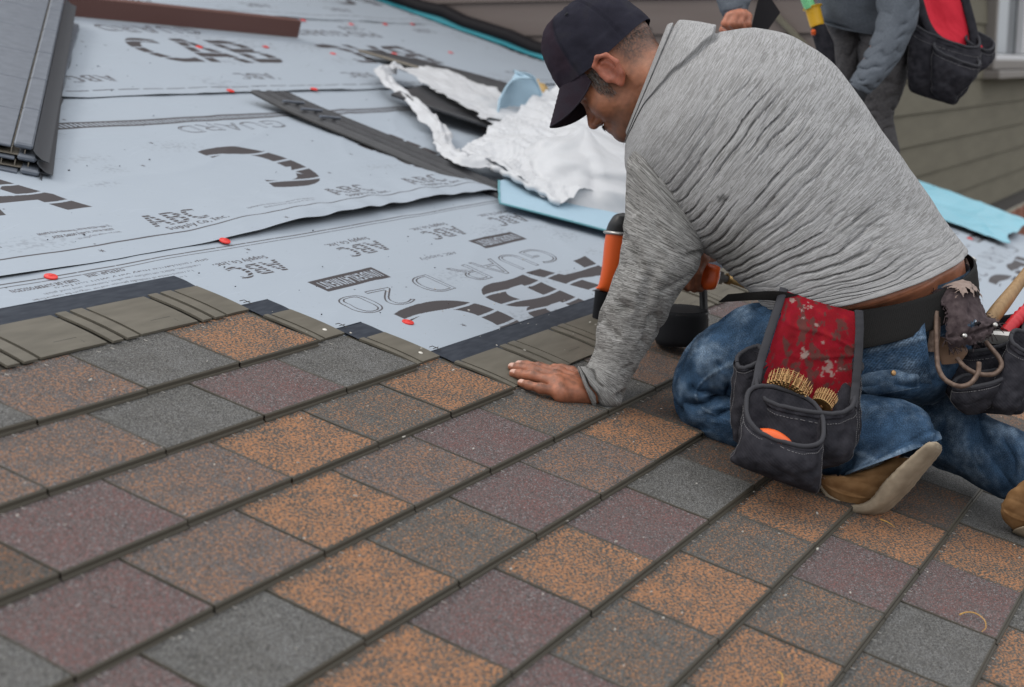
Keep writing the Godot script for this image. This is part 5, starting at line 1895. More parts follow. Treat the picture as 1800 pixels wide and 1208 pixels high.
func jeans(man: Node3D):
	var mb = MB.new()
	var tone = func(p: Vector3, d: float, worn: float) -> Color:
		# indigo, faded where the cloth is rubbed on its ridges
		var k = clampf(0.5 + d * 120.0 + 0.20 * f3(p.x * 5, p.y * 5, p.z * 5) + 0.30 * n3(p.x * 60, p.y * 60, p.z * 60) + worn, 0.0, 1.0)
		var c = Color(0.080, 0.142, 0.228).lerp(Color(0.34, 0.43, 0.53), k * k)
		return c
	var ld = func(s, t, p):
		# s: hip to knee 0..0.45, calf 0.5..1; t = 0 on the outer side of the bend
		var d = 0.0
		var kn = exp(-pow((s - 0.47) / 0.10, 2.0))
		var ph = s * TAU * 11.0 + 1.6 * sin(t) + 2.6 * n3(t * 1.1, s * 5.0, 3.0)
		d -= 0.0120 * (1.0 - valley(ph, 0.7)) * clampf(0.3 + 1.2 * n3(t * 1.2, s * 7.0, 5.0) + 0.5 * kn, 0.0, 1.2)
		d += 0.007 * f3(p.x * 8.0, p.y * 8.0, p.z * 8.0)
		d -= 0.006 * (1.0 - valley(t * 3.0 + s * 14.0, 0.7)) * sstep(0.55, 0.75, s) * (1.0 - sstep(0.90, 0.93, s)) * 0.8
		# outseam along the side, hem at the foot
		var sm = wrapf(t, 0, TAU) - (4.85 - 0.25 * sin(s * 6.0))
		d += 0.0022 * exp(-pow(sm / 0.05, 2.0)) * (1.0 - sstep(0.9, 0.93, s))
		d += 0.0030 * sstep(0.905, 0.915, s) * (1.0 - sstep(0.96, 0.98, s))
		d -= 0.0020 * exp(-pow((s - 0.903) / 0.006, 2.0))
		return d
	var lt = func(s, t, p, d):
		var sm = wrapf(t, 0, TAU) - (4.85 - 0.25 * sin(s * 6.0))
		var seam = exp(-pow(sm / 0.05, 2.0)) * (0.35 + 0.25 * sin(s * 300.0))
		var hem = sstep(0.905, 0.915, s) * (0.10 + 0.30 * maxf(0.0, sin(t * 40.0 + 3.0 * n3(t * 4, 0, 0)))) + 0.5 * sstep(0.955, 0.962, s)
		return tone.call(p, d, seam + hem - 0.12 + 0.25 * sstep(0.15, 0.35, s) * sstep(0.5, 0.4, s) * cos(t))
	loft(mb, [
		[Vector3(1.08, -0.0048, 0.9704), Vector3(0.0102, 0.0903, -0.0177), Vector3(0.0962, -0.0182, -0.0204)],
		[Vector3(1.03, -0.0277, 0.8512), Vector3(0.0122, 0.0946, -0.0158), Vector3(0.0903, -0.0181, -0.0234)],
		[Vector3(1, -0.0271, 0.7655), Vector3(0.0157, 0.1004, -0.0115), Vector3(0.0848, -0.0172, -0.0249)],
		[Vector3(0.965, -0.0273, 0.6977), Vector3(0.0154, 0.0983, -0.0113), Vector3(0.0822, -0.0169, -0.0266)],
		[Vector3(0.94, -0.0365, 0.642), Vector3(0.0119, 0.0883, -0.0138), Vector3(0.0787, -0.0166, -0.0274)],
		[Vector3(0.925, -0.0571, 0.6041), Vector3(-0.0014, 0.0653, -0.0292), Vector3(0.0736, -0.0162, -0.0268)],
		[Vector3(0.915, -0.0842, 0.5794), Vector3(-0.0146, 0.0336, -0.041), Vector3(0.0686, -0.0159, -0.0257)],
		[Vector3(0.91, -0.1106, 0.5715), Vector3(-0.0224, 0.0027, -0.0431), Vector3(0.0657, -0.0159, -0.0249)],
		[Vector3(0.91, -0.1304, 0.5872), Vector3(-0.0273, -0.0233, -0.0417), Vector3(0.0639, -0.0159, -0.0238)],
		[Vector3(0.91, -0.142, 0.6294), Vector3(-0.0264, -0.0431, -0.0319), Vector3(0.0623, -0.0158, -0.0222)],
		[Vector3(0.915, -0.1487, 0.6874), Vector3(-0.0228, -0.0588, -0.0187), Vector3(0.0608, -0.0156, -0.0203)],
		[Vector3(0.92, -0.1551, 0.7655), Vector3(-0.0199, -0.0697, -0.0089), Vector3(0.0613, -0.0158, -0.0186)],
		[Vector3(0.925, -0.1584, 0.8532), Vector3(-0.0286, -0.0725, -0.0239), Vector3(0.0637, -0.0165, -0.0171)],
		[Vector3(0.93, -0.162, 0.9043), Vector3(-0.0409, -0.0699, -0.0481), Vector3(0.0659, -0.0171, -0.0164)],
		[Vector3(0.905, -0.1681, 0.9435), Vector3(-0.0476, -0.0541, -0.0671), Vector3(0.0679, -0.018, -0.016)],
		[Vector3(0.895, -0.1842, 0.9582), Vector3(-0.0467, -0.0325, -0.0742), Vector3(0.0678, -0.0184, -0.0157)],
		[Vector3(0.895, -0.1748, 0.9562), Vector3(-0.0393, -0.0274, -0.0623), Vector3(0.0603, -0.0162, -0.014)]
	], 170, 400, ld, 1.4, 2.6, 1.0, lt)
	var rd = func(s, t, p):
		var d = 0.0
		var ph = s * TAU * 8.0 + 1.7 * sin(t) + 2.6 * n3(t * 1.1, s * 5.0, 23.0)
		d -= 0.008 * (1.0 - valley(ph, 0.7)) * clampf(0.3 + 1.1 * n3(t * 1.2, s * 7.0, 25.0), 0.0, 1.2)
		d += 0.009 * f3(p.x * 7.0, p.y * 7.0, p.z * 7.0)
		d -= 0.009 * (1.0 - valley(t * 3.0 + s * 16.0, 0.7)) * sstep(0.6, 0.8, s) * (1.0 - sstep(0.86, 0.9, s))
		d += 0.0035 * sstep(0.875, 0.885, s) * (1.0 - sstep(0.96, 0.98, s))
		return d
	loft(mb, [
		[Vector3(1.22, -0.0283, 0.9741), Vector3(0.0053, 0.0943, -0.0285), Vector3(0.0916, -0.0172, -0.0184)],
		[Vector3(1.26, -0.0925, 0.866), Vector3(0.0091, 0.086, -0.0181), Vector3(0.0859, -0.0178, -0.0201)],
		[Vector3(1.27, -0.1639, 0.7779), Vector3(0.0121, 0.0878, -0.0132), Vector3(0.0802, -0.0185, -0.0211)],
		[Vector3(1.25, -0.1877, 0.7573), Vector3(0.0117, 0.0772, -0.0096), Vector3(0.0752, -0.0181, -0.0204)],
		[Vector3(1.22, -0.1848, 0.8861), Vector3(0.016, 0.0784, -0.002), Vector3(0.0711, -0.0172, -0.0164)],
		[Vector3(1.19, -0.187, 0.9724), Vector3(0.0161, 0.0789, -0.0022), Vector3(0.0667, -0.0163, -0.0135)],
		[Vector3(1.17, -0.2019, 1.0325), Vector3(0.0153, 0.0745, -0.0018), Vector3(0.0649, -0.0164, -0.0119)],
		[Vector3(1.155, -0.226, 1.0863), Vector3(0.0146, 0.0736, -0.0028), Vector3(0.065, -0.017, -0.0108)],
		[Vector3(1.14, -0.2333, 1.1326), Vector3(0.0173, 0.0717, 0.0031), Vector3(0.065, -0.0173, -0.0098)],
		[Vector3(1.12, -0.2472, 1.1679), Vector3(0.0202, 0.0593, 0.0136), Vector3(0.0612, -0.0167, -0.0085)],
		[Vector3(1.12, -0.2452, 1.1657), Vector3(0.0144, 0.0487, 0.007), Vector3(0.0536, -0.0146, -0.0075)]
	], 130, 220, rd, 1.4, 1.6, 1.0, func(s, t, p, d): return tone.call(p, d, -0.12 + sstep(0.875, 0.885, s) * 0.25 * maxf(0.0, sin(t * 40.0))))
	var pd = func(s, t, p):
		var d = 0.006 * f3(p.x * 7.0, p.y * 7.0, p.z * 7.0)
		var ph = s * TAU * 6.0 + 3.0 * sin(t * 2.0) + 2.4 * n3(t * 1.3, s * 4.0, 33.0)
		d -= 0.009 * (1.0 - valley(ph, 0.7)) * sstep(0.30, 0.5, s) * clampf(0.4 + n3(t * 1.6, s * 4, 35.0), 0.0, 1.0)
		# waistband, yoke seam, back pocket
		d += 0.0025 * sstep(0.17, 0.16, s)
		d += 0.0020 * exp(-pow((s - 0.355 - 0.06 * sin(t * 1.0 + 1.2)) / 0.006, 2.0))
		var u = (wrapf(t, 0, TAU) - 4.55) / 0.42; var v = (s - 0.57) / 0.17
		if absf(u) < 1.0 and absf(v) < 1.0:
			d += 0.0022
		return d
	var pt = func(s, t, p, d):
		var w = 0.0
		w += 0.55 * exp(-pow((s - 0.355 - 0.06 * sin(t + 1.2)) / 0.007, 2.0)) * (0.7 + 0.4 * sin(t * 70.0))
		var u = (wrapf(t, 0, TAU) - 4.55) / 0.42; var v = (s - 0.57) / 0.17
		if absf(u) < 1.02 and absf(v) < 1.02:
			var e = maxf(absf(u), absf(v))
			w += 0.6 * sstep(0.90, 0.95, e) * (0.7 + 0.4 * sin((u + v) * 40.0))
			if v < -0.72: w += 0.25
		return tone.call(p, d, w - 0.05)
	loft(mb, [
		[Vector3(1.13, 0.1016, 0.8667), Vector3(0.0833, 0.0272, 0.1448), Vector3(0.1359, 0.0111, -0.0348)],
		[Vector3(1.13, 0.0611, 0.8669), Vector3(0.0867, 0.0382, 0.1467), Vector3(0.1333, 0.0188, -0.0345)],
		[Vector3(1.13, 0.0178, 0.8757), Vector3(0.0859, 0.0328, 0.1474), Vector3(0.1389, 0.0159, -0.0355)],
		[Vector3(1.12, -0.0295, 0.8982), Vector3(0.0784, 0.0273, 0.1356), Vector3(0.1481, -0.0008, -0.0361)],
		[Vector3(1.11, -0.0823, 0.9187), Vector3(0.0646, 0.0272, 0.1098), Vector3(0.145, -0.0199, -0.0336)],
		[Vector3(1.1, -0.1154, 0.9349), Vector3(0.0409, 0.0081, 0.0732), Vector3(0.1048, -0.0238, -0.0234)],
		[Vector3(1.1, -0.1312, 0.94), Vector3(0.0208, 0, 0.0389), Vector3(0.0476, -0.0111, -0.0105)]
	], 260, 170, pd, 2.6, 1.0, 1.0, pt)
	var j = part(man, "jeans", mb.mesh(), M["denim"])
	# copper rivet of the back pocket
	var rv = MB.new()
	rv.lathe([[0.0, 0.003], [0.0035, 0.0026], [0.0052, 0.001], [0.0052, -0.002]], 16)
	part(j, "rivet", rv.mesh(), M["copper_nail"], Transform3D(Basis(Quaternion(Vector3.UP, Vector3(-0.55, 0.25, 0.8).normalized())), Vector3(0.9235, -0.0342, 0.9464)))


func cap_and_hair(man: Node3D):
	var hx = Transform3D(Basis(HX, HY, HZ), HO)
	var mb = MB.new()
	mb.X = hx
	var nu = 144; var nv = 60
	var P = PackedVector3Array(); var C = PackedColorArray()
	for j in nv:
		var v = j / float(nv - 1)
		for i in nu:
			var a = TAU * i / nu      # 0 = his left, PI/2 = front
			var fr = sin(a)
			var y0 = -0.015 + 0.026 * pow(maxf(0.0, fr), 2.0) + 0.012 * pow(maxf(0.0, -fr), 2.0)
			var el = v * PI * 0.5
			var rr = pow(cos(el), 0.70)
			var yy = sin(el)
			var rx = 0.0865; var rz = 0.114 if fr > 0.0 else 0.116
			var lift = 0.010 * maxf(0.0, fr) * sin(v * PI)
			var p = Vector3(cos(a) * rx * rr, y0 + (0.131 - y0) * yy + lift, fr * rz * rr + 0.012 * (1.0 - v) * 0.0)
			p += p.normalized() * (0.0022 * f3(p.x * 24, p.y * 24, p.z * 24))
			# six panels: seams with a raised tape
			var sm = absf(wrapf(a - PI / 2.0 + (PI / 6.0 if false else 0.0), -PI / 6.0, PI / 6.0))
			var w = 0.030 / maxf(0.25, rr)
			p += p.normalized() * (-0.0026 * exp(-pow(sm / (w * 0.35), 2.0)) + 0.0012 * exp(-pow((sm - w) / (w * 0.5), 2.0)))
			p += p.normalized() * (0.0012 * sstep(0.16, 0.14, v))
			P.append(p)
			# front panels of a browner, sun-faded black; the rest bluer
			var k = 0.9 + 0.35 * f3(p.x * 14, p.y * 14, p.z * 14)
			C.append((Color(1.10, 0.90, 1.0) if a > PI / 6.0 and a < PI * 5.0 / 6.0 else Color(0.80, 0.92, 1.05)) * k)
	mb.grid(P, nu, nv, true, 0, 1, 1, PackedVector2Array(), C)
	var cap = part(man, "cap", mb.mesh(), M["cap_cloth"])
	# brim
	mb = MB.new()
	mb.X = hx
	for sd in [1.0, -1.0]:
		P = PackedVector3Array(); C = PackedColorArray()
		nu = 60; nv = 26
		for j in nv:
			var v = j / float(nv - 1)
			for i in nu:
				var u = i / float(nu - 1) * 2.0 - 1.0
				var a = PI * 0.5 + u * PI * 0.36
				var inn = Vector3(cos(a) * 0.0835, -0.010 + 0.026 * pow(sin(a), 2.0), sin(a) * 0.111)
				var len = 0.074 * pow(maxf(0.0, 1.0 - pow(absf(u), 2.3)), 0.62) * 1.12
				var p = inn + Vector3(cos(a) * 0.06, -0.58, 0.86) * len * v
				p.y -= 0.030 * pow(p.x / 0.08, 2.0) * v
				p.y += 0.0013 * sd + 0.0006 * sin(v * 55.0) * sstep(0.05, 0.2, v)
				P.append(p)
				C.append(Color(1.15, 0.95, 1.0) * (0.92 + 0.25 * f3(p.x * 20, p.y * 20, p.z * 20)))
		mb.grid(P, nu, nv, false, 2 if sd > 0 else -2, 1, 1, PackedVector2Array(), C)
		if sd > 0:
			var e = []
			for i in nu: e.append(P[(nv - 1) * nu + i] - Vector3(0, 0.0013, 0))
			mb.tube(e, 0.0019, 6)
	part(cap, "brim", mb.mesh(), M["cap_cloth"])
	var bt = MB.new()
	bt.lathe([[0.0, 0.006], [0.004, 0.0052], [0.0072, 0.0025], [0.0078, 0.0]], 16)
	part(cap, "button", bt.mesh(), M["cap_cloth"], hx * Transform3D(Basis(), Vector3(0, 0.131, 0)))
	for k in 6:
		var a = TAU * (k + 0.5) / 6.0 + PI / 2.0
		var r0 = pow(cos(0.62 * PI * 0.5), 0.70)
		var q = Vector3(cos(a) * 0.0875 * r0, 0.001 + 0.130 * sin(0.62 * PI * 0.5), sin(a) * 0.116 * r0)
		var ey = MB.new()
		ey.lathe([[0.0015, 0.0008], [0.0022, 0.0016], [0.0036, 0.0014], [0.0042, 0.0]], 12)
		part(cap, "eyelet", ey.mesh(), M["black_worn"], hx * Transform3D(Basis(Quaternion(Vector3.UP, q.normalized())), q))
	# cropped hair: nape, temple with grey in it, moustache
	var r = RandomNumberGenerator.new(); r.seed = 77
	var hd = MB.new(); hd.X = hx
	var hg = MB.new(); hg.X = hx
	for k in 2600:
		var p; var n; var dirn
		var grey = false
		if k < 1300:
			var a = r.randf_range(-0.9, 0.55) * PI
			a = -PI / 2.0 + r.randf_range(-1.35, 1.35)
			var y = -0.012 - 0.085 * pow(r.randf(), 1.7)
			p = Vector3(cos(a) * 0.0755, y, sin(a) * 0.098 - 0.012)
			var sq = sqrt(maxf(0.05, 1.0 - pow((y - 0.012) / 0.118, 2.0)))
			p.x *= sq; p.z = (p.z + 0.01) * sq - 0.01
			n = Vector3(cos(a), -0.1, sin(a)); dirn = Vector3(0, -1, 0)
		elif k < 2200:
			p = Vector3(0.0, r.randf_range(-0.082, -0.012), r.randf_range(0.024, 0.052))
			var q = Vector3(0, (p.y + 0.035) / 0.10, (p.z - 0.01) / 0.088)
			p.x = 0.0745 * sqrt(maxf(0.1, 1.0 - q.length_squared() * 0.55))
			n = Vector3(1, 0, 0.35); dirn = Vector3(0, -1, -0.15); grey = r.randf() < 0.35
		else:
			p = Vector3(r.randf_range(-0.028, 0.030), -0.105 - r.randf() * 0.008, 0.098)
			p.z -= p.x * p.x * 9.0
			n = Vector3(p.x * 8.0, -0.2, 1); dirn = Vector3(p.x * 20.0, -1, 0.1)
		n = n.normalized()
		var l = r.randf_range(0.004, 0.008)
		var d = (dirn.normalized() + n * 0.35 + Vector3(r.randf_range(-0.3, 0.3), 0, r.randf_range(-0.3, 0.3))).normalized()
		var s = d.cross(n).normalized() * 0.00028
		var tgt = hg if grey else hd
		tgt.quad(p - s, p + s, p + d * l + s * 0.4, p + d * l - s * 0.4, Vector2(), Vector2(), Vector2(), Vector2(), n)
	var h = part(man, "hair", hd.mesh(), M["hair"])
	part(h, "grey_hair", hg.mesh(), M["hair_grey"])


func boots(man: Node3D):
	for k in 2:
		var up = [
		[Vector3(0.865, -0.2868, 0.8972), Vector3(-0.0049, 0.0056, -0.0116), Vector3(0.0209, -0.0094, 0.0053)],
		[Vector3(0.865, -0.2767, 0.8957), Vector3(-0.0133, 0.0113, -0.0295), Vector3(0.0383, -0.016, 0.0071)],
		[Vector3(0.865, -0.2574, 0.898), Vector3(-0.0227, 0.0169, -0.0493), Vector3(0.0477, -0.0183, 0.0068)],
		[Vector3(0.865, -0.2351, 0.9065), Vector3(-0.0294, 0.0143, -0.0608), Vector3(0.0497, -0.0185, 0.0064)],
		[Vector3(0.885, -0.2248, 0.9331), Vector3(-0.0292, 0.001, -0.0551), Vector3(0.0452, -0.0169, 0.008)],
		[Vector3(0.905, -0.2073, 0.9646), Vector3(-0.0196, -0, -0.0366), Vector3(0.038, -0.014, 0.006)],
		[Vector3(0.925, -0.194, 0.9799), Vector3(-0.0146, 0.001, -0.0277), Vector3(0.0306, -0.0113, 0.0037)]
	] if k == 0 else [
		[Vector3(1.07, -0.3479, 1.1648), Vector3(-0.0045, 0.0063, -0.0109), Vector3(0.0213, -0.0095, 0.0074)],
		[Vector3(1.07, -0.3345, 1.165), Vector3(-0.0126, 0.0147, -0.0296), Vector3(0.0411, -0.0168, 0.0108)],
		[Vector3(1.07, -0.3113, 1.1747), Vector3(-0.0183, 0.0193, -0.0421), Vector3(0.0497, -0.0188, 0.0117)],
		[Vector3(1.07, -0.2805, 1.193), Vector3(-0.0191, 0.0198, -0.0438), Vector3(0.0508, -0.0187, 0.0117)],
		[Vector3(1.07, -0.2451, 1.2222), Vector3(-0.015, 0.0181, -0.0355), Vector3(0.049, -0.0176, 0.0122)],
		[Vector3(1.07, -0.2126, 1.2497), Vector3(-0.0106, 0.0143, -0.0257), Vector3(0.0406, -0.0143, 0.0095)]
	]
		var so = [
		[Vector3(0.865, -0.2304, 0.8385), Vector3(0.0025, 0.0031, 0.0034), Vector3(0.0294, -0.0102, -0.0039)],
		[Vector3(0.865, -0.249, 0.8457), Vector3(0.0033, 0.0052, 0.0042), Vector3(0.0391, -0.0132, -0.0055)],
		[Vector3(0.865, -0.2707, 0.8658), Vector3(0.0036, 0.0067, 0.004), Vector3(0.0441, -0.0159, -0.0054)],
		[Vector3(0.865, -0.2844, 0.9019), Vector3(0.0018, 0.0092, -0.0004), Vector3(0.046, -0.0165, -0.0033)],
		[Vector3(0.865, -0.2733, 0.9405), Vector3(-0.0009, 0.0122, -0.0066), Vector3(0.0467, -0.0163, -0.0018)],
		[Vector3(0.865, -0.2333, 0.9736), Vector3(-0.0049, 0.0111, -0.0137), Vector3(0.046, -0.0154, -0.0012)],
		[Vector3(0.865, -0.1909, 1.0049), Vector3(-0.006, 0.007, -0.0141), Vector3(0.0439, -0.0143, -0.0013)],
		[Vector3(0.865, -0.1536, 1.034), Vector3(-0.0049, 0.005, -0.0111), Vector3(0.0408, -0.013, -0.0013)],
		[Vector3(0.865, -0.1414, 1.0398), Vector3(-0.0037, 0.002, -0.0077), Vector3(0.0324, -0.0098, -0.0015)]
	] if k == 0 else [
		[Vector3(1.07, -0.3544, 1.1693), Vector3(-0.0054, 0.0068, -0.0129), Vector3(0.0241, -0.0112, 0.0091)],
		[Vector3(1.07, -0.3502, 1.1853), Vector3(-0.0049, 0.0094, -0.0131), Vector3(0.0427, -0.0191, 0.015)],
		[Vector3(1.07, -0.335, 1.2157), Vector3(-0.0055, 0.0088, -0.0139), Vector3(0.0531, -0.0226, 0.018)],
		[Vector3(1.07, -0.3057, 1.2378), Vector3(-0.0055, 0.0083, -0.0137), Vector3(0.0546, -0.0224, 0.019)],
		[Vector3(1.07, -0.2689, 1.258), Vector3(-0.0052, 0.0072, -0.0126), Vector3(0.0523, -0.0213, 0.0184)],
		[Vector3(1.07, -0.2331, 1.2776), Vector3(-0.004, 0.0066, -0.0102), Vector3(0.0432, -0.0166, 0.0155)]
	]
		var mb = MB.new()
		var d = func(s, t, p):
			return 0.0025 * f3(p.x * 22, p.y * 22, p.z * 22) - 0.003 * (1.0 - valley(s * 40.0 + 2.0 * sin(t), 0.7)) * sstep(0.25, 0.4, s) * sstep(0.75, 0.6, s) + 0.0018 * exp(-pow((s - 0.36 - 0.06 * cos(t * 2.0)) / 0.012, 2.0))
		loft(mb, up, 72, 80, d)
		cap_ends(mb, up)
		var b = part(man, "boot", mb.mesh(), M["suede"])
		mb = MB.new()
		loft(mb, so, 64, 60, func(s, t, p): return 0.0010 * sin(s * 160.0) * sstep(0.2, 0.6, absf(cos(t))) + 0.002 * f3(p.x * 14, p.y * 14, p.z * 14), 1, 1, 0.6)
		cap_ends(mb, so)
		part(b, "sole", mb.mesh(), M["sole"])
		if k == 1: continue
		# laces
		mb = MB.new()
		for q in 4:
			var s = 0.46 + q * 0.07
			var c = crom(up.map(func(x): return x[0]), s); var u = crom(up.map(func(x): return x[1]), s); var v = crom(up.map(func(x): return x[2]), s)
			var pts = []
			for i in 12:
				var t = -1.0 + 2.0 * i / 11.0
				var a = t * 0.75 + (0.18 if q % 2 == 0 else -0.18) * t
				pts.append(c + (u * cos(a) + v * sin(a)) * 1.03 + u.normalized() * 0.001)
			mb.tube(pts, 0.0022, 6)
		part(b, "lace", mb.mesh(), M["leather_tan"])


func cap_ends(mb: MB, st: Array):
	for e in [0, st.size() - 1]:
		var s = st[e]
		var out = (st[0][0] - st[1][0]) if e == 0 else (st[e][0] - st[e - 1][0])
		var c = mb.vert(s[0] + out.normalized() * 0.004, out.normalized())
		var f = mb.V.size()
		for i in 24:
			var t = TAU * i / 24.0
			mb.vert(s[0] + s[1] * cos(t) + s[2] * sin(t), out.normalized())
		for i in 24:
			mb.tri_i(c, f + i, f + (i + 1) % 24, mb.N[c])


func belt(man: Node3D):
	var st = [
		[Vector3(1.13, 0.1083, 0.8669), Vector3(0.0895, 0.0316, 0.1546), Vector3(0.1743, 0.0282, -0.0452)],
		[Vector3(1.13, 0.1017, 0.8689), Vector3(0.0914, 0.0316, 0.1581), Vector3(0.18, 0.0269, -0.0465)],
		[Vector3(1.13, 0.0427, 0.8767), Vector3(0.0935, 0.0415, 0.1581), Vector3(0.1854, 0.0226, -0.0473)],
		[Vector3(1.13, 0.0366, 0.877), Vector3(0.0924, 0.041, 0.1562), Vector3(0.1815, 0.0229, -0.0464)]
	]
	var mb = MB.new()
	loft(mb, st, 200, 24, func(s, t, p): return 0.0012 * n3(t * 3, 0, 0) + 0.0005 * sin(s * 60.0))
	part(man, "belt", mb.mesh(), M["webbing"])
	# loose strap end in front of the thigh
	mb = MB.new()
	var pts = [Vector3(0.9054, 0.0888, 0.7653), Vector3(0.883, 0.0966, 0.7417), Vector3(0.8605, 0.1002, 0.7197), Vector3(0.8429, 0.0981, 0.6876), Vector3(0.8086, 0.0974, 0.6561)]
	var P = PackedVector3Array()
	for j in 24:
		var s = j / 23.0
		var c = crom(pts, s)
		var w = 0.020 + 0.004 * s
		for q in [[-1.0, 0.0], [-1.0, 1.0], [1.0, 1.0], [1.0, 0.0]]:
			P.append(c + Vector3(0.004 * s, 0.75, 0.35 + 0.5 * s).normalized() * w * q[0] * 0.5 + Vector3(-0.6, 0.3, 0.5).normalized() * 0.004 * q[1])
	mb.grid(P, 4, 24, true)
	mb.quad(P[92], P[93], P[94], P[95])
	part(man, "belt_strap", mb.mesh(), M["webbing"])


# ---------------------------------------------------------------- tool pouches, belt tools and the nail gun
func bag(parent: Node3D, called: String, st: Array, m: Material, seed_: float, open_top = true) -> MeshInstance3D:
	var mb = MB.new()
	var d = func(s, t, p):
		var e = 0.0065 * f3(p.x * 13 + seed_, p.y * 13, p.z * 13) + 0.0018 * n3(p.x * 45 + seed_, p.y * 45, p.z * 45)
		e += 0.0024 * sstep(0.075, 0.055, s)
		e -= 0.0014 * exp(-pow((s - 0.085) / 0.010, 2.0))
		e -= 0.003 * (1.0 - valley(t * 2.0 + s * 7.0 + 2.0 * n3(t, s * 3, seed_), 0.6)) * sstep(0.2, 0.5, s) * 0.8
		return e
	loft(mb, st, 110, 70, d, 1, 1, 0.72)
	cap_ends(mb, [st[st.size() - 1], st[st.size() - 2]].slice(0, 2)) if false else null
	# inside wall, so that the mouth has thickness and depth
	var inn = []
	for k in st.size() - 1:
		inn.append([st[k][0] + (Vector3(0, 0.001, 0) if k == 0 else Vector3(0, 0.004, 0)), st[k][1] * 0.93, st[k][2] * 0.90])
	if open_top:
		var mi = MB.new()
		loft(mi, inn, 60, 30, null, 1, 1, 0.72)
		for i in mi.N.size(): mi.N[i] = -mi.N[i]
		for k in range(0, mi.I.size(), 3):
			var q = mi.I[k + 1]; mi.I[k + 1] = mi.I[k + 2]; mi.I[k + 2] = q
		var f = mb.V.size()
		mb.V.append_array(mi.V); mb.N.append_array(mi.N); mb.U.append_array(mi.U); mb.C.append_array(mi.C)
		for i in mi.I: mb.I.append(i + f)
	var o = part(parent, called, mb.mesh(), m)
	# bound edge round the mouth
	var rim = []
	var s0 = st[0]
	for i in 61:
		var t = TAU * i / 60.0
		var ct = signf(cos(t)) * pow(absf(cos(t)), 0.72); var sn = signf(sin(t)) * pow(absf(sin(t)), 0.72)
		rim.append(s0[0] + s0[1] * ct + s0[2] * sn + Vector3(0, 0.001 + 0.0015 * n3(t * 3, seed_, 0), 0))
	var rb = MB.new()
	rb.tube(rim, 0.0042, 8, false)
	part(o, "bound_edge", rb.mesh(), M["pouch_trim"])
	# a row of stitches under the bound edge and down the two sides
	var sm = MB.new()
	var lines = []
	var ring = []
	for i in 97: ring.append([0.115, TAU * i / 96.0])
	lines.append(ring)
	for side in [0.22, PI - 0.22, PI + 0.22, TAU - 0.22]:
		var l = []
		for i in 40: l.append([lerpf(0.13, 0.86, i / 39.0), side])
		lines.append(l)
	for l in lines:
		for i in l.size() - 1:
			var pp = []
			for q in [l[i], [lerpf(l[i][0], l[i + 1][0], 0.62), lerpf(l[i][1], l[i + 1][1], 0.62)]]:
				var c = crom(st.map(func(x): return x[0]), q[0]); var u = crom(st.map(func(x): return x[1]), q[0]); var v = crom(st.map(func(x): return x[2]), q[0])
				var ct = signf(cos(q[1])) * pow(absf(cos(q[1])), 0.72); var sn = signf(sin(q[1])) * pow(absf(sin(q[1])), 0.72)
				var ofs = u * ct + v * sn
				pp.append(c + ofs + ofs.normalized() * (d.call(q[0], q[1], c + ofs) + 0.0006))
			sm.tube(pp, 0.0007, 4, false)
	part(o, "stitching", sm.mesh(), M["stitch"]).set_meta("kind", "stuff")
	return o


func cloth_rows(rows: Array, nu: int, nv: int, bow: Vector3, disp: Callable, tint: Callable) -> MB:
	var mb = MB.new()
	var P = PackedVector3Array(); var C = PackedColorArray(); var UV = PackedVector2Array()
	var n = rows[0].size()
	for j in nv:
		var v = j / float(nv - 1)
		var row = []
		for k in n:
			row.append(crom(rows.map(func(r): return r[k]), v))
		for i in nu:
			var u = i / float(nu - 1)
			var p = crom(row, u) if n > 2 else row[0].lerp(row[1], u)
			p += bow * (1.0 - pow(u * 2.0 - 1.0, 2.0)) + bow.normalized() * disp.call(u, v)
			P.append(p); C.append(tint.call(u, v)); UV.append(Vector2(u, v))
	mb.grid(P, nu, nv, false, 1, 1, 1, UV, C)
	return mb


func spots(u: float, v: float, k: float) -> float:
	return n3(u * 6.0 + k, v * 8.0, k * 1.7) + 0.6 * n3(u * 15.0, v * 19.0 + k, 2.0) + 0.3 * n3(u * 40.0, v * 50.0, k)


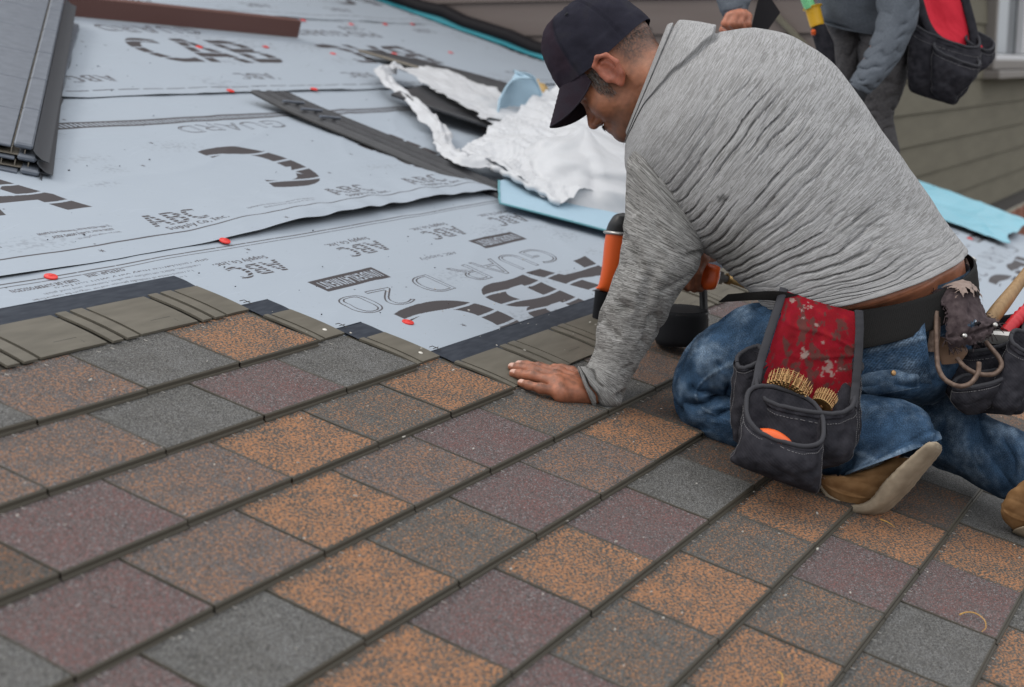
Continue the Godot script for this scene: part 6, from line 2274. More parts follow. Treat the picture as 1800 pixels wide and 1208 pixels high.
func build_tools():
	# ---- pouch on the near hip
	var t = thing("tool_pouch", "worn black tool pouch with stained red back hanging at the kneeling person's near hip", "tool pouch")
	bag(t, "main_pocket", [
		[Vector3(0.791, -0.0476, 0.8227), Vector3(-0.0389, 0.0129, -0.0781), Vector3(0.0614, 0.0294, -0.0199)],
		[Vector3(0.7837, -0.085, 0.8243), Vector3(-0.0412, 0.0164, -0.0838), Vector3(0.0618, 0.0202, -0.0197)],
		[Vector3(0.7695, -0.125, 0.825), Vector3(-0.0438, 0.0149, -0.0879), Vector3(0.0617, 0.0088, -0.0193)],
		[Vector3(0.7652, -0.1601, 0.8204), Vector3(-0.0425, 0.009, -0.0831), Vector3(0.0542, -0.0004, -0.0168)],
		[Vector3(0.7604, -0.1771, 0.8184), Vector3(-0.0355, 0.005, -0.0684), Vector3(0.0429, -0.0038, -0.0132)],
		[Vector3(0.7578, -0.187, 0.8175), Vector3(-0.0253, 0.003, -0.0486), Vector3(0.0265, -0.0035, -0.0082)]
	], M["pouch_cloth"], 1.0)
	bag(t, "front_pocket", [
		[Vector3(0.6942, -0.0806, 0.8171), Vector3(-0.0283, 0.0193, -0.0608), Vector3(0.0484, 0.0342, -0.0167)],
		[Vector3(0.6765, -0.1148, 0.8195), Vector3(-0.0295, 0.0212, -0.0638), Vector3(0.0478, 0.0194, -0.016)],
		[Vector3(0.6669, -0.1533, 0.8174), Vector3(-0.0306, 0.0241, -0.0671), Vector3(0.0416, 0.0063, -0.0137)],
		[Vector3(0.6687, -0.1792, 0.8096), Vector3(-0.0312, 0.0271, -0.0693), Vector3(0.0288, -0.0004, -0.0094)],
		[Vector3(0.6719, -0.1864, 0.8078), Vector3(-0.0283, 0.0252, -0.0632), Vector3(0.0133, -0.0009, -0.0043)]
	], M["pouch_cloth"], 4.0)
	bag(t, "side_pocket", [
		[Vector3(0.8094, -0.0077, 0.7113), Vector3(-0.0127, -0.0112, -0.0191), Vector3(0.0246, 0.0092, -0.0131)],
		[Vector3(0.802, -0.0454, 0.7129), Vector3(-0.0134, -0.0041, -0.0234), Vector3(0.026, 0.0064, -0.0135)],
		[Vector3(0.7877, -0.1081, 0.7117), Vector3(-0.0092, 0.0076, -0.0204), Vector3(0.0243, 0.0021, -0.0107)],
		[Vector3(0.776, -0.1616, 0.7115), Vector3(-0.0056, 0.0102, -0.0146), Vector3(0.0153, 0, -0.0054)]
	], M["pouch_cloth"], 7.0)
	bag(t, "side_pocket", [
		[Vector3(0.8891, -0.023, 0.8883), Vector3(-0.0014, 0.0061, -0.0051), Vector3(0.0134, 0.0041, 0.0025)],
		[Vector3(0.8524, -0.0733, 0.8834), Vector3(-0.0099, -0, -0.0185), Vector3(0.0326, 0.0015, -0.0028)],
		[Vector3(0.8305, -0.1277, 0.8861), Vector3(-0.0128, 0.0015, -0.0245), Vector3(0.0371, -0.0006, -0.0061)],
		[Vector3(0.8223, -0.1649, 0.8859), Vector3(-0.0094, -0.0015, -0.017), Vector3(0.03, -0.0016, -0.0062)],
		[Vector3(0.8199, -0.1814, 0.8883), Vector3(-0.0042, -0.002, -0.007), Vector3(0.0128, 0.0009, -0.0015)]
	], M["pouch_cloth"], 9.0)
	var red = cloth_rows([
		[Vector3(0.9003, 0.1053, 0.7489), Vector3(0.8741, 0.0815, 0.8825)],
		[Vector3(0.8741, 0.0848, 0.7515), Vector3(0.8639, 0.0628, 0.8882)],
		[Vector3(0.8356, 0.0431, 0.7504), Vector3(0.8538, 0.0212, 0.8907)],
		[Vector3(0.8068, 0.0003, 0.7464), Vector3(0.85, -0.0198, 0.8894)],
		[Vector3(0.7847, -0.038, 0.7422), Vector3(0.8448, -0.069, 0.8889)],
		[Vector3(0.7714, -0.0934, 0.74), Vector3(0.841, -0.1337, 0.8866)]
	], 90, 130, Vector3(0.010, -0.002, -0.012), func(u, v): return 0.004 * f3(u * 2.0, v * 2.5, 3.0) - 0.0035 * exp(-pow((v - 0.30 - 0.10 * u - 0.02 * sin(u * 7.0)) / 0.018, 2.0)) - 0.003 * exp(-pow((v - 0.52 - 0.05 * sin(u * 4.0)) / 0.02, 2.0)) * u,
		func(u, v):
			var c = Color(0.30, 0.012, 0.022) * (0.85 + 0.3 * f3(u * 5, v * 6, 1.0))
			var dirt = sstep(0.30, 0.62, spots(u * 0.8, v * 0.6, 3.0) + 0.35 * exp(-pow((u - 0.45) / 0.28, 2.0)) * exp(-pow((v - 0.5) / 0.25, 2.0)) )
			c = c.lerp(Color(0.075, 0.05, 0.045), dirt * 0.75)
			for q in [Vector3(0.40, 0.16, 0.09), Vector3(0.12, 0.15, 0.06), Vector3(0.36, 0.27, 0.05), Vector3(0.55, 0.30, 0.03), Vector3(0.77, 0.61, 0.11), Vector3(0.47, 0.55, 0.06), Vector3(0.66, 0.42, 0.04)]:
				var e = Vector2((u - q.x), (v - q.y) * 1.3).length() / q.z + 0.9 * spots(u * 1.6, v * 1.6, q.x * 9.0)
				c = c.lerp(Color(0.36, 0.29, 0.26), sstep(0.62, 0.25, e) * 0.75)
			return c)
	var pn = part(t, "red_back", red.mesh(), M["red_cloth"])
	for k in 2:
		var pts = [Vector3(0.8932, 0.1102, 0.7445), Vector3(0.8569, 0.0762, 0.7444), Vector3(0.8101, 0.0256, 0.7422), Vector3(0.7832, -0.0118, 0.7397), Vector3(0.7525, -0.0347, 0.7455), Vector3(0.7306, -0.0582, 0.7464)] if k == 0 else [Vector3(0.8705, 0.0848, 0.8915), Vector3(0.8583, 0.0521, 0.8973), Vector3(0.8419, -0.0068, 0.9013), Vector3(0.8262, -0.0555, 0.9026), Vector3(0.806, -0.0768, 0.906)]
		var mb = MB.new()
		var dense = []
		for i in 40: dense.append(crom(pts, i / 39.0) + Vector3(n3(i * 0.3, k, 0), n3(i * 0.3, k, 5), 0) * 0.0015)
		mb.tube(dense, 0.0078, 12, true, 0.40, Vector3(0.866, -0.19, -0.46))
		part(t, "edge_binding", mb.mesh(), M["pouch_trim"])
	# coils of nails in the pocket
	nail_coil([Vector3(0.7599, -0.0532, 0.7993), Vector3(0.791, -0.0258, 0.8031)], 0.040, "large coil of coppery roofing nails standing in the near tool pouch", 5)
	nail_coil([Vector3(0.7761, -0.0727, 0.8591), Vector3(0.7983, -0.0583, 0.8624)], 0.020, "small remnant coil of roofing nails beside the large coil", 3)
	# orange tool in the front pocket
	var ob = MB.new()
	var op = [Vector3(0.6452, -0.1065, 0.7793), Vector3(0.6499, -0.1078, 0.8102), Vector3(0.6617, -0.125, 0.8392)]
	var den = []; var rad = []
	for i in 24:
		var s = i / 23.0
		den.append(crom(op, s))
		rad.append(0.016 * pow(maxf(0.0, sin(PI * clampf(s * 0.92 + 0.04, 0, 1))), 0.35))
	ob.tube(den, rad, 16, true, 0.8)
	single("utility_knife", "orange plastic tool peeking out of the pouch's front pocket", "utility knife", ob.mesh(), M["orange_plastic"])
	# ---- pouch on the far hip
	t = thing("tool_pouch", "black tool pouch behind the rusty hammer hook on the far hip", "tool pouch")
	bag(t, "main_pocket", [
		[Vector3(1.1685, 0.009, 1.0739), Vector3(-0.0306, -0.0134, -0.0518), Vector3(0.0553, 0.0192, -0.0069)],
		[Vector3(1.1582, -0.0366, 1.0733), Vector3(-0.0389, -0.0107, -0.0684), Vector3(0.0593, 0.0132, -0.0073)],
		[Vector3(1.1388, -0.0816, 1.0769), Vector3(-0.0408, -0.0064, -0.0738), Vector3(0.0528, 0.0047, -0.0057)],
		[Vector3(1.1362, -0.1222, 1.0887), Vector3(-0.0339, -0, -0.0633), Vector3(0.0371, 0.0007, -0.0046)],
		[Vector3(1.1347, -0.1361, 1.0914), Vector3(-0.0238, 0.0032, -0.0459), Vector3(0.0198, -0.0013, -0.0035)]
	], M["pouch_cloth"], 11.0)
	bag(t, "front_pocket", [
		[Vector3(1.0499, -0.0581, 1.0738), Vector3(-0.0233, -0.0083, -0.0403), Vector3(0.032, 0.0064, -0.0044)],
		[Vector3(1.0428, -0.0851, 1.0716), Vector3(-0.0215, -0.0062, -0.0377), Vector3(0.0313, 0.0019, -0.004)],
		[Vector3(1.0381, -0.1069, 1.0717), Vector3(-0.015, -0.0031, -0.0267), Vector3(0.022, 0.0003, -0.0042)],
		[Vector3(1.0355, -0.1194, 1.0719), Vector3(-0.0072, -0.001, -0.013), Vector3(0.0099, -0.0002, -0.0019)]
	], M["pouch_cloth"], 14.0)
	bag(t, "outer_pocket", [
		[Vector3(1.1222, 0.0077, 1.139), Vector3(-0.0091, 0.0115, -0.0217), Vector3(0.0317, 0.0097, -0.0016)],
		[Vector3(1.095, -0.0467, 1.132), Vector3(-0.0139, 0.0052, -0.0281), Vector3(0.0348, 0.0041, -0.0019)],
		[Vector3(1.0691, -0.0945, 1.1246), Vector3(-0.0139, 0.0031, -0.0273), Vector3(0.0291, 0.0002, -0.0029)],
		[Vector3(1.0606, -0.1183, 1.1184), Vector3(-0.0076, 0.0021, -0.0151), Vector3(0.014, -0, -0.0024)]
	], M["pouch_cloth"], 17.0)
	var hp = [Vector3(1.1688, 0.0321, 1.0651), Vector3(1.2198, 0.0637, 1.0828), Vector3(1.2982, 0.1053, 1.1046), Vector3(1.3811, 0.1531, 1.132)]
	var hm = MB.new()
	den = []; rad = []
	for i in 30:
		var s = i / 29.0
		den.append(crom(hp, s)); rad.append(0.0128 + 0.0016 * sin(s * 7.0))
	hm.tube(den, rad, 16, true, 1.15)
	var hmr = thing("hammer", "hammer with bare hickory handle standing in the far hip pouch", "hammer")
	part(hmr, "handle", hm.mesh(), M["hickory"])
	var hh = MB.new()
	hh.box(hp[0] + Vector3(0, -0.03, 0), Vector3(0.03, 0.03, 0.10), 0.006)
	part(hmr, "head", hh.mesh(), M["steel"])
	var rp = [Vector3(1.1808, 0.0117, 1.0959), Vector3(1.207, 0.0368, 1.113), Vector3(1.2518, 0.068, 1.1408)]
	var rm = MB.new()
	den = []; rad = []
	for i in 30:
		var s = i / 29.0
		den.append(crom(rp, s)); rad.append(0.013 + 0.0012 * sin(s * 60.0) * sstep(0.2, 0.5, s))
	rm.tube(den, rad, 16)
	single("snips", "red rubber grip of a hand tool beside the hammer handle", "snips", rm.mesh(), M["red_rubber"])
	# ---- hammer hook with its ragged leather
	t = thing("hammer_holder", "rusty steel hammer hook with torn brown leather flap on the back of the belt", "hammer holder")
	var br = [
		[Vector3(1.0343, 0.0843, 0.9758), Vector3(1.0529, 0.0866, 0.9988)],
		[Vector3(1.021, 0.0548, 0.9845), Vector3(1.0363, 0.056, 1.0019)],
		[Vector3(1.008, 0.0143, 0.9875), Vector3(1.0229, 0.0134, 1.005)],
		[Vector3(1.0014, -0.0043, 0.9826), Vector3(1.0161, -0.0094, 1.0015)]
	]
	var pb = cloth_rows(br, 10, 24, Vector3(-0.004, 0.002, 0.006), func(u, v): return 0.0015 * sin(u * PI), func(u, v): return Color(1, 1, 1))
	part(t, "plate", pb.mesh(), M["rusty_steel"])
	for k in 2:
		var q = [Vector3(1.0241, 0.0681, 0.9956), Vector3(1.0025, 0.0326, 1.0022), Vector3(0.9865, -0.0035, 1.0086), Vector3(0.9735, -0.0281, 1.0158), Vector3(0.9659, -0.0464, 1.0306), Vector3(0.9651, -0.0554, 1.0546), Vector3(0.9762, -0.0503, 1.0732), Vector3(0.9907, -0.0331, 1.0825), Vector3(1, -0.0149, 1.0817)] if k == 0 else [Vector3(1.0275, -0.0167, 1.0367), Vector3(1.0221, -0.0312, 1.054), Vector3(1.0204, -0.0404, 1.0763), Vector3(1.0391, -0.0425, 1.1013), Vector3(1.0585, -0.0312, 1.1114), Vector3(1.0699, -0.0177, 1.1055), Vector3(1.0758, -0.001, 1.0881), Vector3(1.078, 0.0106, 1.0768)]
		den = []
		for i in 60: den.append(crom(q, i / 59.0))
		var mb = MB.new()
		mb.tube(den, 0.0046, 12)
		part(t, "hook", mb.mesh(), M["rusty_steel"])
	var lt = MB.new()
	loft(lt, [
		[Vector3(1.0619, 0.0067, 1.0159), Vector3(-0.0131, 0.0115, -0.0293), Vector3(0.0104, 0.0024, -0.0023)],
		[Vector3(1.0499, -0.0149, 1.0238), Vector3(-0.0133, -0.0016, -0.0242), Vector3(0.0121, 0.0009, -0.0025)],
		[Vector3(1.0415, -0.029, 1.0247), Vector3(-0.0091, -0.0021, -0.0162), Vector3(0.0081, 0.0005, -0.0017)]
	], 40, 20, func(s, t2, p): return 0.002 * f3(p.x * 20, p.y * 20, p.z * 20))
	part(t, "back_leather", lt.mesh(), M["leather_tan"])
	var rows = [
		[Vector3(1.0607, 0.1, 0.9755), Vector3(1.0743, 0.1094, 0.9972), Vector3(1.103, 0.1124, 1.0173), Vector3(1.1359, 0.102, 1.0398)],
		[Vector3(1.0356, 0.088, 0.9983), Vector3(1.0448, 0.0971, 1.0227), Vector3(1.0761, 0.0939, 1.0393), Vector3(1.1164, 0.0808, 1.0552)],
		[Vector3(1.0197, 0.0626, 1.0113), Vector3(1.0287, 0.0706, 1.0357), Vector3(1.0558, 0.0681, 1.055), Vector3(1.1041, 0.0539, 1.0756)],
		[Vector3(1.0118, 0.0377, 1.0174), Vector3(1.019, 0.0451, 1.0431), Vector3(1.0448, 0.0471, 1.0645), Vector3(1.0967, 0.0502, 1.0957)],
		[Vector3(1.0122, 0.0183, 1.0153), Vector3(1.0169, 0.0201, 1.045), Vector3(1.0426, 0.0286, 1.068), Vector3(1.094, 0.0398, 1.0947)],
		[Vector3(1.0237, -0.0043, 1.0244), Vector3(1.0256, 0.0038, 1.0462), Vector3(1.049, 0.0102, 1.0658), Vector3(1.096, 0.0192, 1.0853)]
	]
	var rag = func(u, v):
		return 0.006 * f3(u * 3.0, v * 3.0, 8.0) + 0.008 * sstep(0.62, 0.78, v) * n3(u * 9.0, v * 5.0, 1.0) - 0.007 * exp(-pow((v - 0.74) / 0.03, 2.0))
	var fl = cloth_rows(rows, 90, 90, Vector3(-0.006, 0.004, 0.010), rag, func(u, v): return Color(1, 1, 1))
	# ragged outline and a hole: drop the cells outside
	var keep = PackedInt32Array()
	for k in range(0, fl.I.size(), 3):
		var uv = (fl.U[fl.I[k]] + fl.U[fl.I[k + 1]] + fl.U[fl.I[k + 2]]) / 3.0
		var e = minf(minf(uv.x, 1.0 - uv.x), minf(uv.y * 1.2 + 0.02, (1.0 - uv.y) * 0.8))
		var j = 0.035 + 0.055 * n3(uv.x * 17.0, uv.y * 17.0, 2.0) + 0.03 * n3(uv.x * 50.0, uv.y * 50.0, 4.0)
		if e < j: continue
		if Vector2((uv.x - 0.52) / 0.20, (uv.y - 0.60 + 0.10 * (uv.x - 0.5)) / 0.060).length() + 0.5 * n3(uv.x * 14, uv.y * 14, 6.0) < 0.75: continue
		keep.append_array([fl.I[k], fl.I[k + 1], fl.I[k + 2]])
	fl.I = keep
	part(t, "leather_flap", fl.mesh(), M["leather"])
	var pale = rows.slice(0, 3)
	var tf = cloth_rows(pale, 50, 40, Vector3(-0.014, 0.010, 0.016), func(u, v): return 0.008 * sin(v * PI) + 0.004 * n3(u * 7, v * 7, 3.0), func(u, v): return Color(1, 1, 1))
	keep = PackedInt32Array()
	for k in range(0, tf.I.size(), 3):
		var uv = (tf.U[tf.I[k]] + tf.U[tf.I[k + 1]] + tf.U[tf.I[k + 2]]) / 3.0
		if uv.y > 0.52 + 0.25 * n3(uv.x * 9.0, 1.0, 0.0) or uv.x < 0.22 + 0.12 * n3(uv.y * 12.0, 3.0, 0.0): continue
		keep.append_array([tf.I[k], tf.I[k + 1], tf.I[k + 2]])
	tf.I = keep
	part(t, "folded_leather", tf.mesh(), M["suede_pale"])
	# frayed threads
	var th = MB.new()
	var r = RandomNumberGenerator.new(); r.seed = 12
	for k in 90:
		var u = r.randf(); var v = r.randf_range(0.0, 1.0)
		var side = r.randi_range(0, 3)
		if side == 0: u = 0.03
		elif side == 1: u = 0.97
		else: v = 0.95 if side == 2 else 0.04
		var row = []
		for c in 4: row.append(crom(rows.map(func(x): return x[c]), v))
		var p = crom(row, u)
		var d = Vector3(r.randf_range(-1, 1), r.randf_range(-1.0, 0.5), r.randf_range(-0.3, 1)).normalized()
		var l = r.randf_range(0.006, 0.018)
		th.tube([p, p + d * l * 0.5 + Vector3(0, -0.002, 0), p + d * l + Vector3(0, -0.006, 0)], 0.0007, 4, false)
	part(t, "frayed_thread", th.mesh(), M["leather"]).set_meta("kind", "stuff")
	for q in [0.30, 0.85]:
		var row = []
		for c in 4: row.append(crom(rows.map(func(x): return x[c]), 0.76))
		var rv = MB.new()
		rv.lathe([[0.0, 0.004], [0.003, 0.0035], [0.0048, 0.001], [0.0048, -0.002]], 12)
		part(t, "rivet", rv.mesh(), M["steel"], Transform3D(Basis(Quaternion(Vector3.UP, Vector3(-0.6, 0.4, 0.7).normalized())), crom(row, q) + Vector3(-0.006, 0.006, 0.010)))
	# bright steel tool on the far side of the belt
	var sb = MB.new()
	var sx = Vector3(1.2939, 0.1263, 1.0014)
	sb.box(sx, Vector3(0.020, 0.026, 0.020), 0.004, Basis(Vector3.FORWARD, 0.25))
	var tp = thing("tape_hook", "small bright metal tool clipped to the far side of the belt", "belt tool")
	part(tp, "metal_body", sb.mesh(), M["steel"])
	sb = MB.new()
	sb.box(sx + Vector3(0.004, -0.022, 0.0), Vector3(0.022, 0.02, 0.022), 0.004, Basis(Vector3.FORWARD, 0.25))
	part(tp, "clip", sb.mesh(), M["black_plastic"])
	nail_gun()


func nail_coil(ends: Array, radius: float, label: String, turns: int):
	var t = thing("nail_coil", label, "nail coil", Transform3D(), "coils of roofing nails in the pouch")
	var ax = (ends[1] - ends[0]).normalized()
	var b = Basis(Quaternion(Vector3.UP, ax))
	var h = 0.020
	var nails = MB.new(); var heads = MB.new()
	var wires = [[], []]
	var n = turns * 26
	for k in n:
		var f = k / float(n)
		var a = f * TAU * turns
		var r = radius * (0.22 + 0.78 * f)
		var p = ends[0] + b * Vector3(cos(a) * r, 0, sin(a) * r)
		var step = TAU * r / 26.0
		if step < 0.0028 and k % 2 == 1: continue
		var lean = b * Vector3(cos(a), 0, sin(a)) * 0.003
		nails.tube([p - ax * 0.004, p + ax * h + lean], 0.0011, 5, false)
		heads.tube([p - ax * 0.0052, p - ax * 0.0036], 0.0032, 7)
		heads.tube([p + ax * h + lean, p + ax * (h + 0.004) + lean * 1.2], [0.0011, 0.0003], 5, false)
		for w in 2:
			wires[w].append(p + ax * (0.010 + 0.011 * w) + lean * 0.5 + b * Vector3(cos(a), 0, sin(a)) * 0.0012)
	part(t, "nail_shank", nails.mesh(), M["copper_nail"]).set_meta("kind", "stuff")
	part(t, "nail_end", heads.mesh(), M["brass"]).set_meta("kind", "stuff")
	for w in 2:
		var mb = MB.new()
		mb.tube(wires[w], 0.0007, 4, false)
		part(t, "wire", mb.mesh(), M["brass"])


func shell(t: Node3D, called: String, st: Array, m: Material, pw = 0.8, nu = 40, nv = 26) -> MeshInstance3D:
	var mb = MB.new()
	loft(mb, st, nu, nv, null, 1, 1, pw)
	cap_ends(mb, st)
	return part(t, called, mb.mesh(), m)


func nail_gun():
	var t = thing("nail_gun", "orange and black coil nail gun held beyond the sleeve, nose on the roof", "nail gun")
	var b = shell(t, "body", [
		[Vector3(1.27, 0.0164, 0.2089), Vector3(-0.0086, 0.0063, -0.0187), Vector3(0.0234, -0.004, -0.0106)],
		[Vector3(1.27, 0.0251, 0.2214), Vector3(-0.0104, 0.0063, -0.022), Vector3(0.0306, -0.0051, -0.0138)],
		[Vector3(1.27, 0.0645, 0.232), Vector3(-0.0116, 0.0063, -0.0242), Vector3(0.0362, -0.0056, -0.0162)],
		[Vector3(1.27, 0.1175, 0.2396), Vector3(-0.0129, 0.005, -0.0262), Vector3(0.0372, -0.005, -0.0165)],
		[Vector3(1.27, 0.1522, 0.2446), Vector3(-0.0131, 0.0037, -0.026), Vector3(0.0363, -0.0045, -0.0161)]
	], M["orange_plastic"])
	var c = shell(t, "cap", [
		[Vector3(1.27, 0.1471, 0.2454), Vector3(-0.0146, 0.0037, -0.0288), Vector3(0.0382, -0.0048, -0.0169)],
		[Vector3(1.27, 0.1688, 0.2485), Vector3(-0.0127, 0.0025, -0.0247), Vector3(0.0373, -0.0044, -0.0165)],
		[Vector3(1.27, 0.1848, 0.251), Vector3(-0.0092, 0.0019, -0.018), Vector3(0.0309, -0.0035, -0.0136)],
		[Vector3(1.27, 0.1905, 0.2523), Vector3(-0.0063, 0.0012, -0.0123), Vector3(0.0237, -0.0026, -0.0104)]
	], M["black_plastic"])
	var st = [
		[Vector3(1.27, 0.1471, 0.2454), Vector3(-0.0146, 0.0037, -0.0288), Vector3(0.0382, -0.0048, -0.0169)],
		[Vector3(1.27, 0.1688, 0.2485), Vector3(-0.0127, 0.0025, -0.0247), Vector3(0.0373, -0.0044, -0.0165)],
		[Vector3(1.27, 0.1848, 0.251), Vector3(-0.0092, 0.0019, -0.018), Vector3(0.0309, -0.0035, -0.0136)],
		[Vector3(1.27, 0.1905, 0.2523), Vector3(-0.0063, 0.0012, -0.0123), Vector3(0.0237, -0.0026, -0.0104)]
	]
	var rg = MB.new()
	var pts = []
	for i in 41:
		var a = TAU * i / 40.0
		pts.append(st[0][0] + st[0][1] * cos(a) * 1.03 + st[0][2] * sin(a) * 1.03)
	rg.tube(pts, 0.004, 8, false)
	part(c, "clamp_ring", rg.mesh(), M["steel"])
	shell(t, "nose", [
		[Vector3(1.27, 0.0124, 0.2061), Vector3(-0.0076, 0.005, -0.0163), Vector3(0.0198, -0.0034, -0.009)],
		[Vector3(1.27, -0.0254, 0.1974), Vector3(-0.0058, 0.0032, -0.0122), Vector3(0.0143, -0.0026, -0.0066)],
		[Vector3(1.27, -0.0645, 0.1915), Vector3(-0.005, 0.0025, -0.0105), Vector3(0.0116, -0.0023, -0.0054)],
		[Vector3(1.27, -0.092, 0.1918), Vector3(-0.0028, 0.0013, -0.0058), Vector3(0.0089, -0.0018, -0.0041)]
	], M["black_worn"])
	shell(t, "handle", [
		[Vector3(1.27, 0.102, 0.2674), Vector3(0.0077, 0.028, 0.003), Vector3(0.02, -0.0028, -0.0087)],
		[Vector3(1.27, 0.0918, 0.3392), Vector3(0.0054, 0.0234, 0.0006), Vector3(0.0183, -0.0026, -0.0075)],
		[Vector3(1.27, 0.0788, 0.3997), Vector3(0.0055, 0.0238, 0.0006), Vector3(0.0175, -0.0026, -0.0068)],
		[Vector3(1.27, 0.0734, 0.423), Vector3(0.0053, 0.0243, -0), Vector3(0.0176, -0.0026, -0.0067)]
	], M["black_plastic"], 0.9)
	var g = shell(t, "handle_end", [
		[Vector3(1.27, 0.0722, 0.423), Vector3(0.0055, 0.0256, -0.0001), Vector3(0.0194, -0.0029, -0.0074)],
		[Vector3(1.27, 0.0667, 0.435), Vector3(0.0067, 0.0292, 0.0006), Vector3(0.0222, -0.0034, -0.0084)],
		[Vector3(1.27, 0.064, 0.4678), Vector3(0.0068, 0.0266, 0.0019), Vector3(0.0232, -0.0036, -0.0085)],
		[Vector3(1.27, 0.0641, 0.4782), Vector3(0.0061, 0.0223, 0.0023), Vector3(0.0214, -0.0033, -0.0078)]
	], M["orange_plastic"])
	var mg = shell(t, "coil_magazine", [
		[Vector3(1.27, -0.0098, 0.3945), Vector3(-0.0272, 0.0031, -0.0521), Vector3(0.043, 0.0024, -0.0171)],
		[Vector3(1.27, -0.027, 0.3935), Vector3(-0.0275, 0.0049, -0.0534), Vector3(0.0471, -0.0011, -0.0187)],
		[Vector3(1.27, -0.0756, 0.392), Vector3(-0.0252, 0.0049, -0.0492), Vector3(0.0452, -0.0014, -0.0179)],
		[Vector3(1.27, -0.0914, 0.387), Vector3(-0.0209, 0.0025, -0.0402), Vector3(0.0374, -0.0026, -0.0149)]
	], M["black_worn"], 0.85)
	var gm = [
		[Vector3(1.27, -0.0098, 0.3945), Vector3(-0.0272, 0.0031, -0.0521), Vector3(0.043, 0.0024, -0.0171)],
		[Vector3(1.27, -0.027, 0.3935), Vector3(-0.0275, 0.0049, -0.0534), Vector3(0.0471, -0.0011, -0.0187)],
		[Vector3(1.27, -0.0756, 0.392), Vector3(-0.0252, 0.0049, -0.0492), Vector3(0.0452, -0.0014, -0.0179)],
		[Vector3(1.27, -0.0914, 0.387), Vector3(-0.0209, 0.0025, -0.0402), Vector3(0.0374, -0.0026, -0.0149)]
	]
	var lid = MB.new()
	var s0 = gm[0]
	var lp = []
	for i in 41:
		var a = TAU * i / 40.0
		lp.append(s0[0] + s0[1] * cos(a) + s0[2] * sin(a) + Vector3(0, -0.006, 0))
	lid.tube(lp, 0.0035, 8, false)
	part(mg, "lid_edge", lid.mesh(), M["black_plastic"])
	var lk = [Vector3(1.3137, 0.0329, 0.4285), Vector3(1.3036, -0.0337, 0.4367)]
	var mb = MB.new()
	mb.tube(lk, 0.012, 10, true, 0.7)
	mb.tube([lk[1], lk[1] + Vector3(0.0, -0.05, 0.0)], 0.010, 8)
	part(t, "magazine_strut", mb.mesh(), M["black_plastic"])
	var tr = [Vector3(1.2894, 0.0501, 0.376), Vector3(1.2793, 0.0255, 0.3671)]
	mb = MB.new()
	mb.tube(tr, 0.006, 8)
	part(t, "trigger", mb.mesh(), M["black_plastic"])
	var ft = [Vector3(1.334, 0.0551, 0.4575), Vector3(1.3429, 0.0514, 0.4756)]
	mb = MB.new()
	mb.tube([ft[0], ft[0].lerp(ft[1], 0.4)], 0.0145, 12)
	mb.tube([ft[0].lerp(ft[1], 0.4), ft[1]], 0.009, 12)
	part(t, "air_fitting", mb.mesh(), M["steel"])
	var hs = [Vector3(1.3419, 0.0526, 0.4732), Vector3(1.3724, 0.041, 0.4918), Vector3(1.4502, 0.0132, 0.5192), Vector3(1.5779, -0.0321, 0.5606), Vector3(1.6852, -0.1355, 0.5873), Vector3(1.9095, -0.2296, 0.6133)]
	mb = MB.new()
	var den = []
	for i in 60: den.append(crom(hs, i / 59.0))
	mb.tube([den[0] - (den[1] - den[0]), den[4]], 0.0125, 12)
	var o = single("air_hose", "tan air hose leading from the nail gun behind the shirt", "air hose", mb.mesh(), M["brass"])
	mb = MB.new()
	mb.tube(den, 0.0085, 10)
	part(o, "hose_line", mb.mesh(), M["cardboard"])


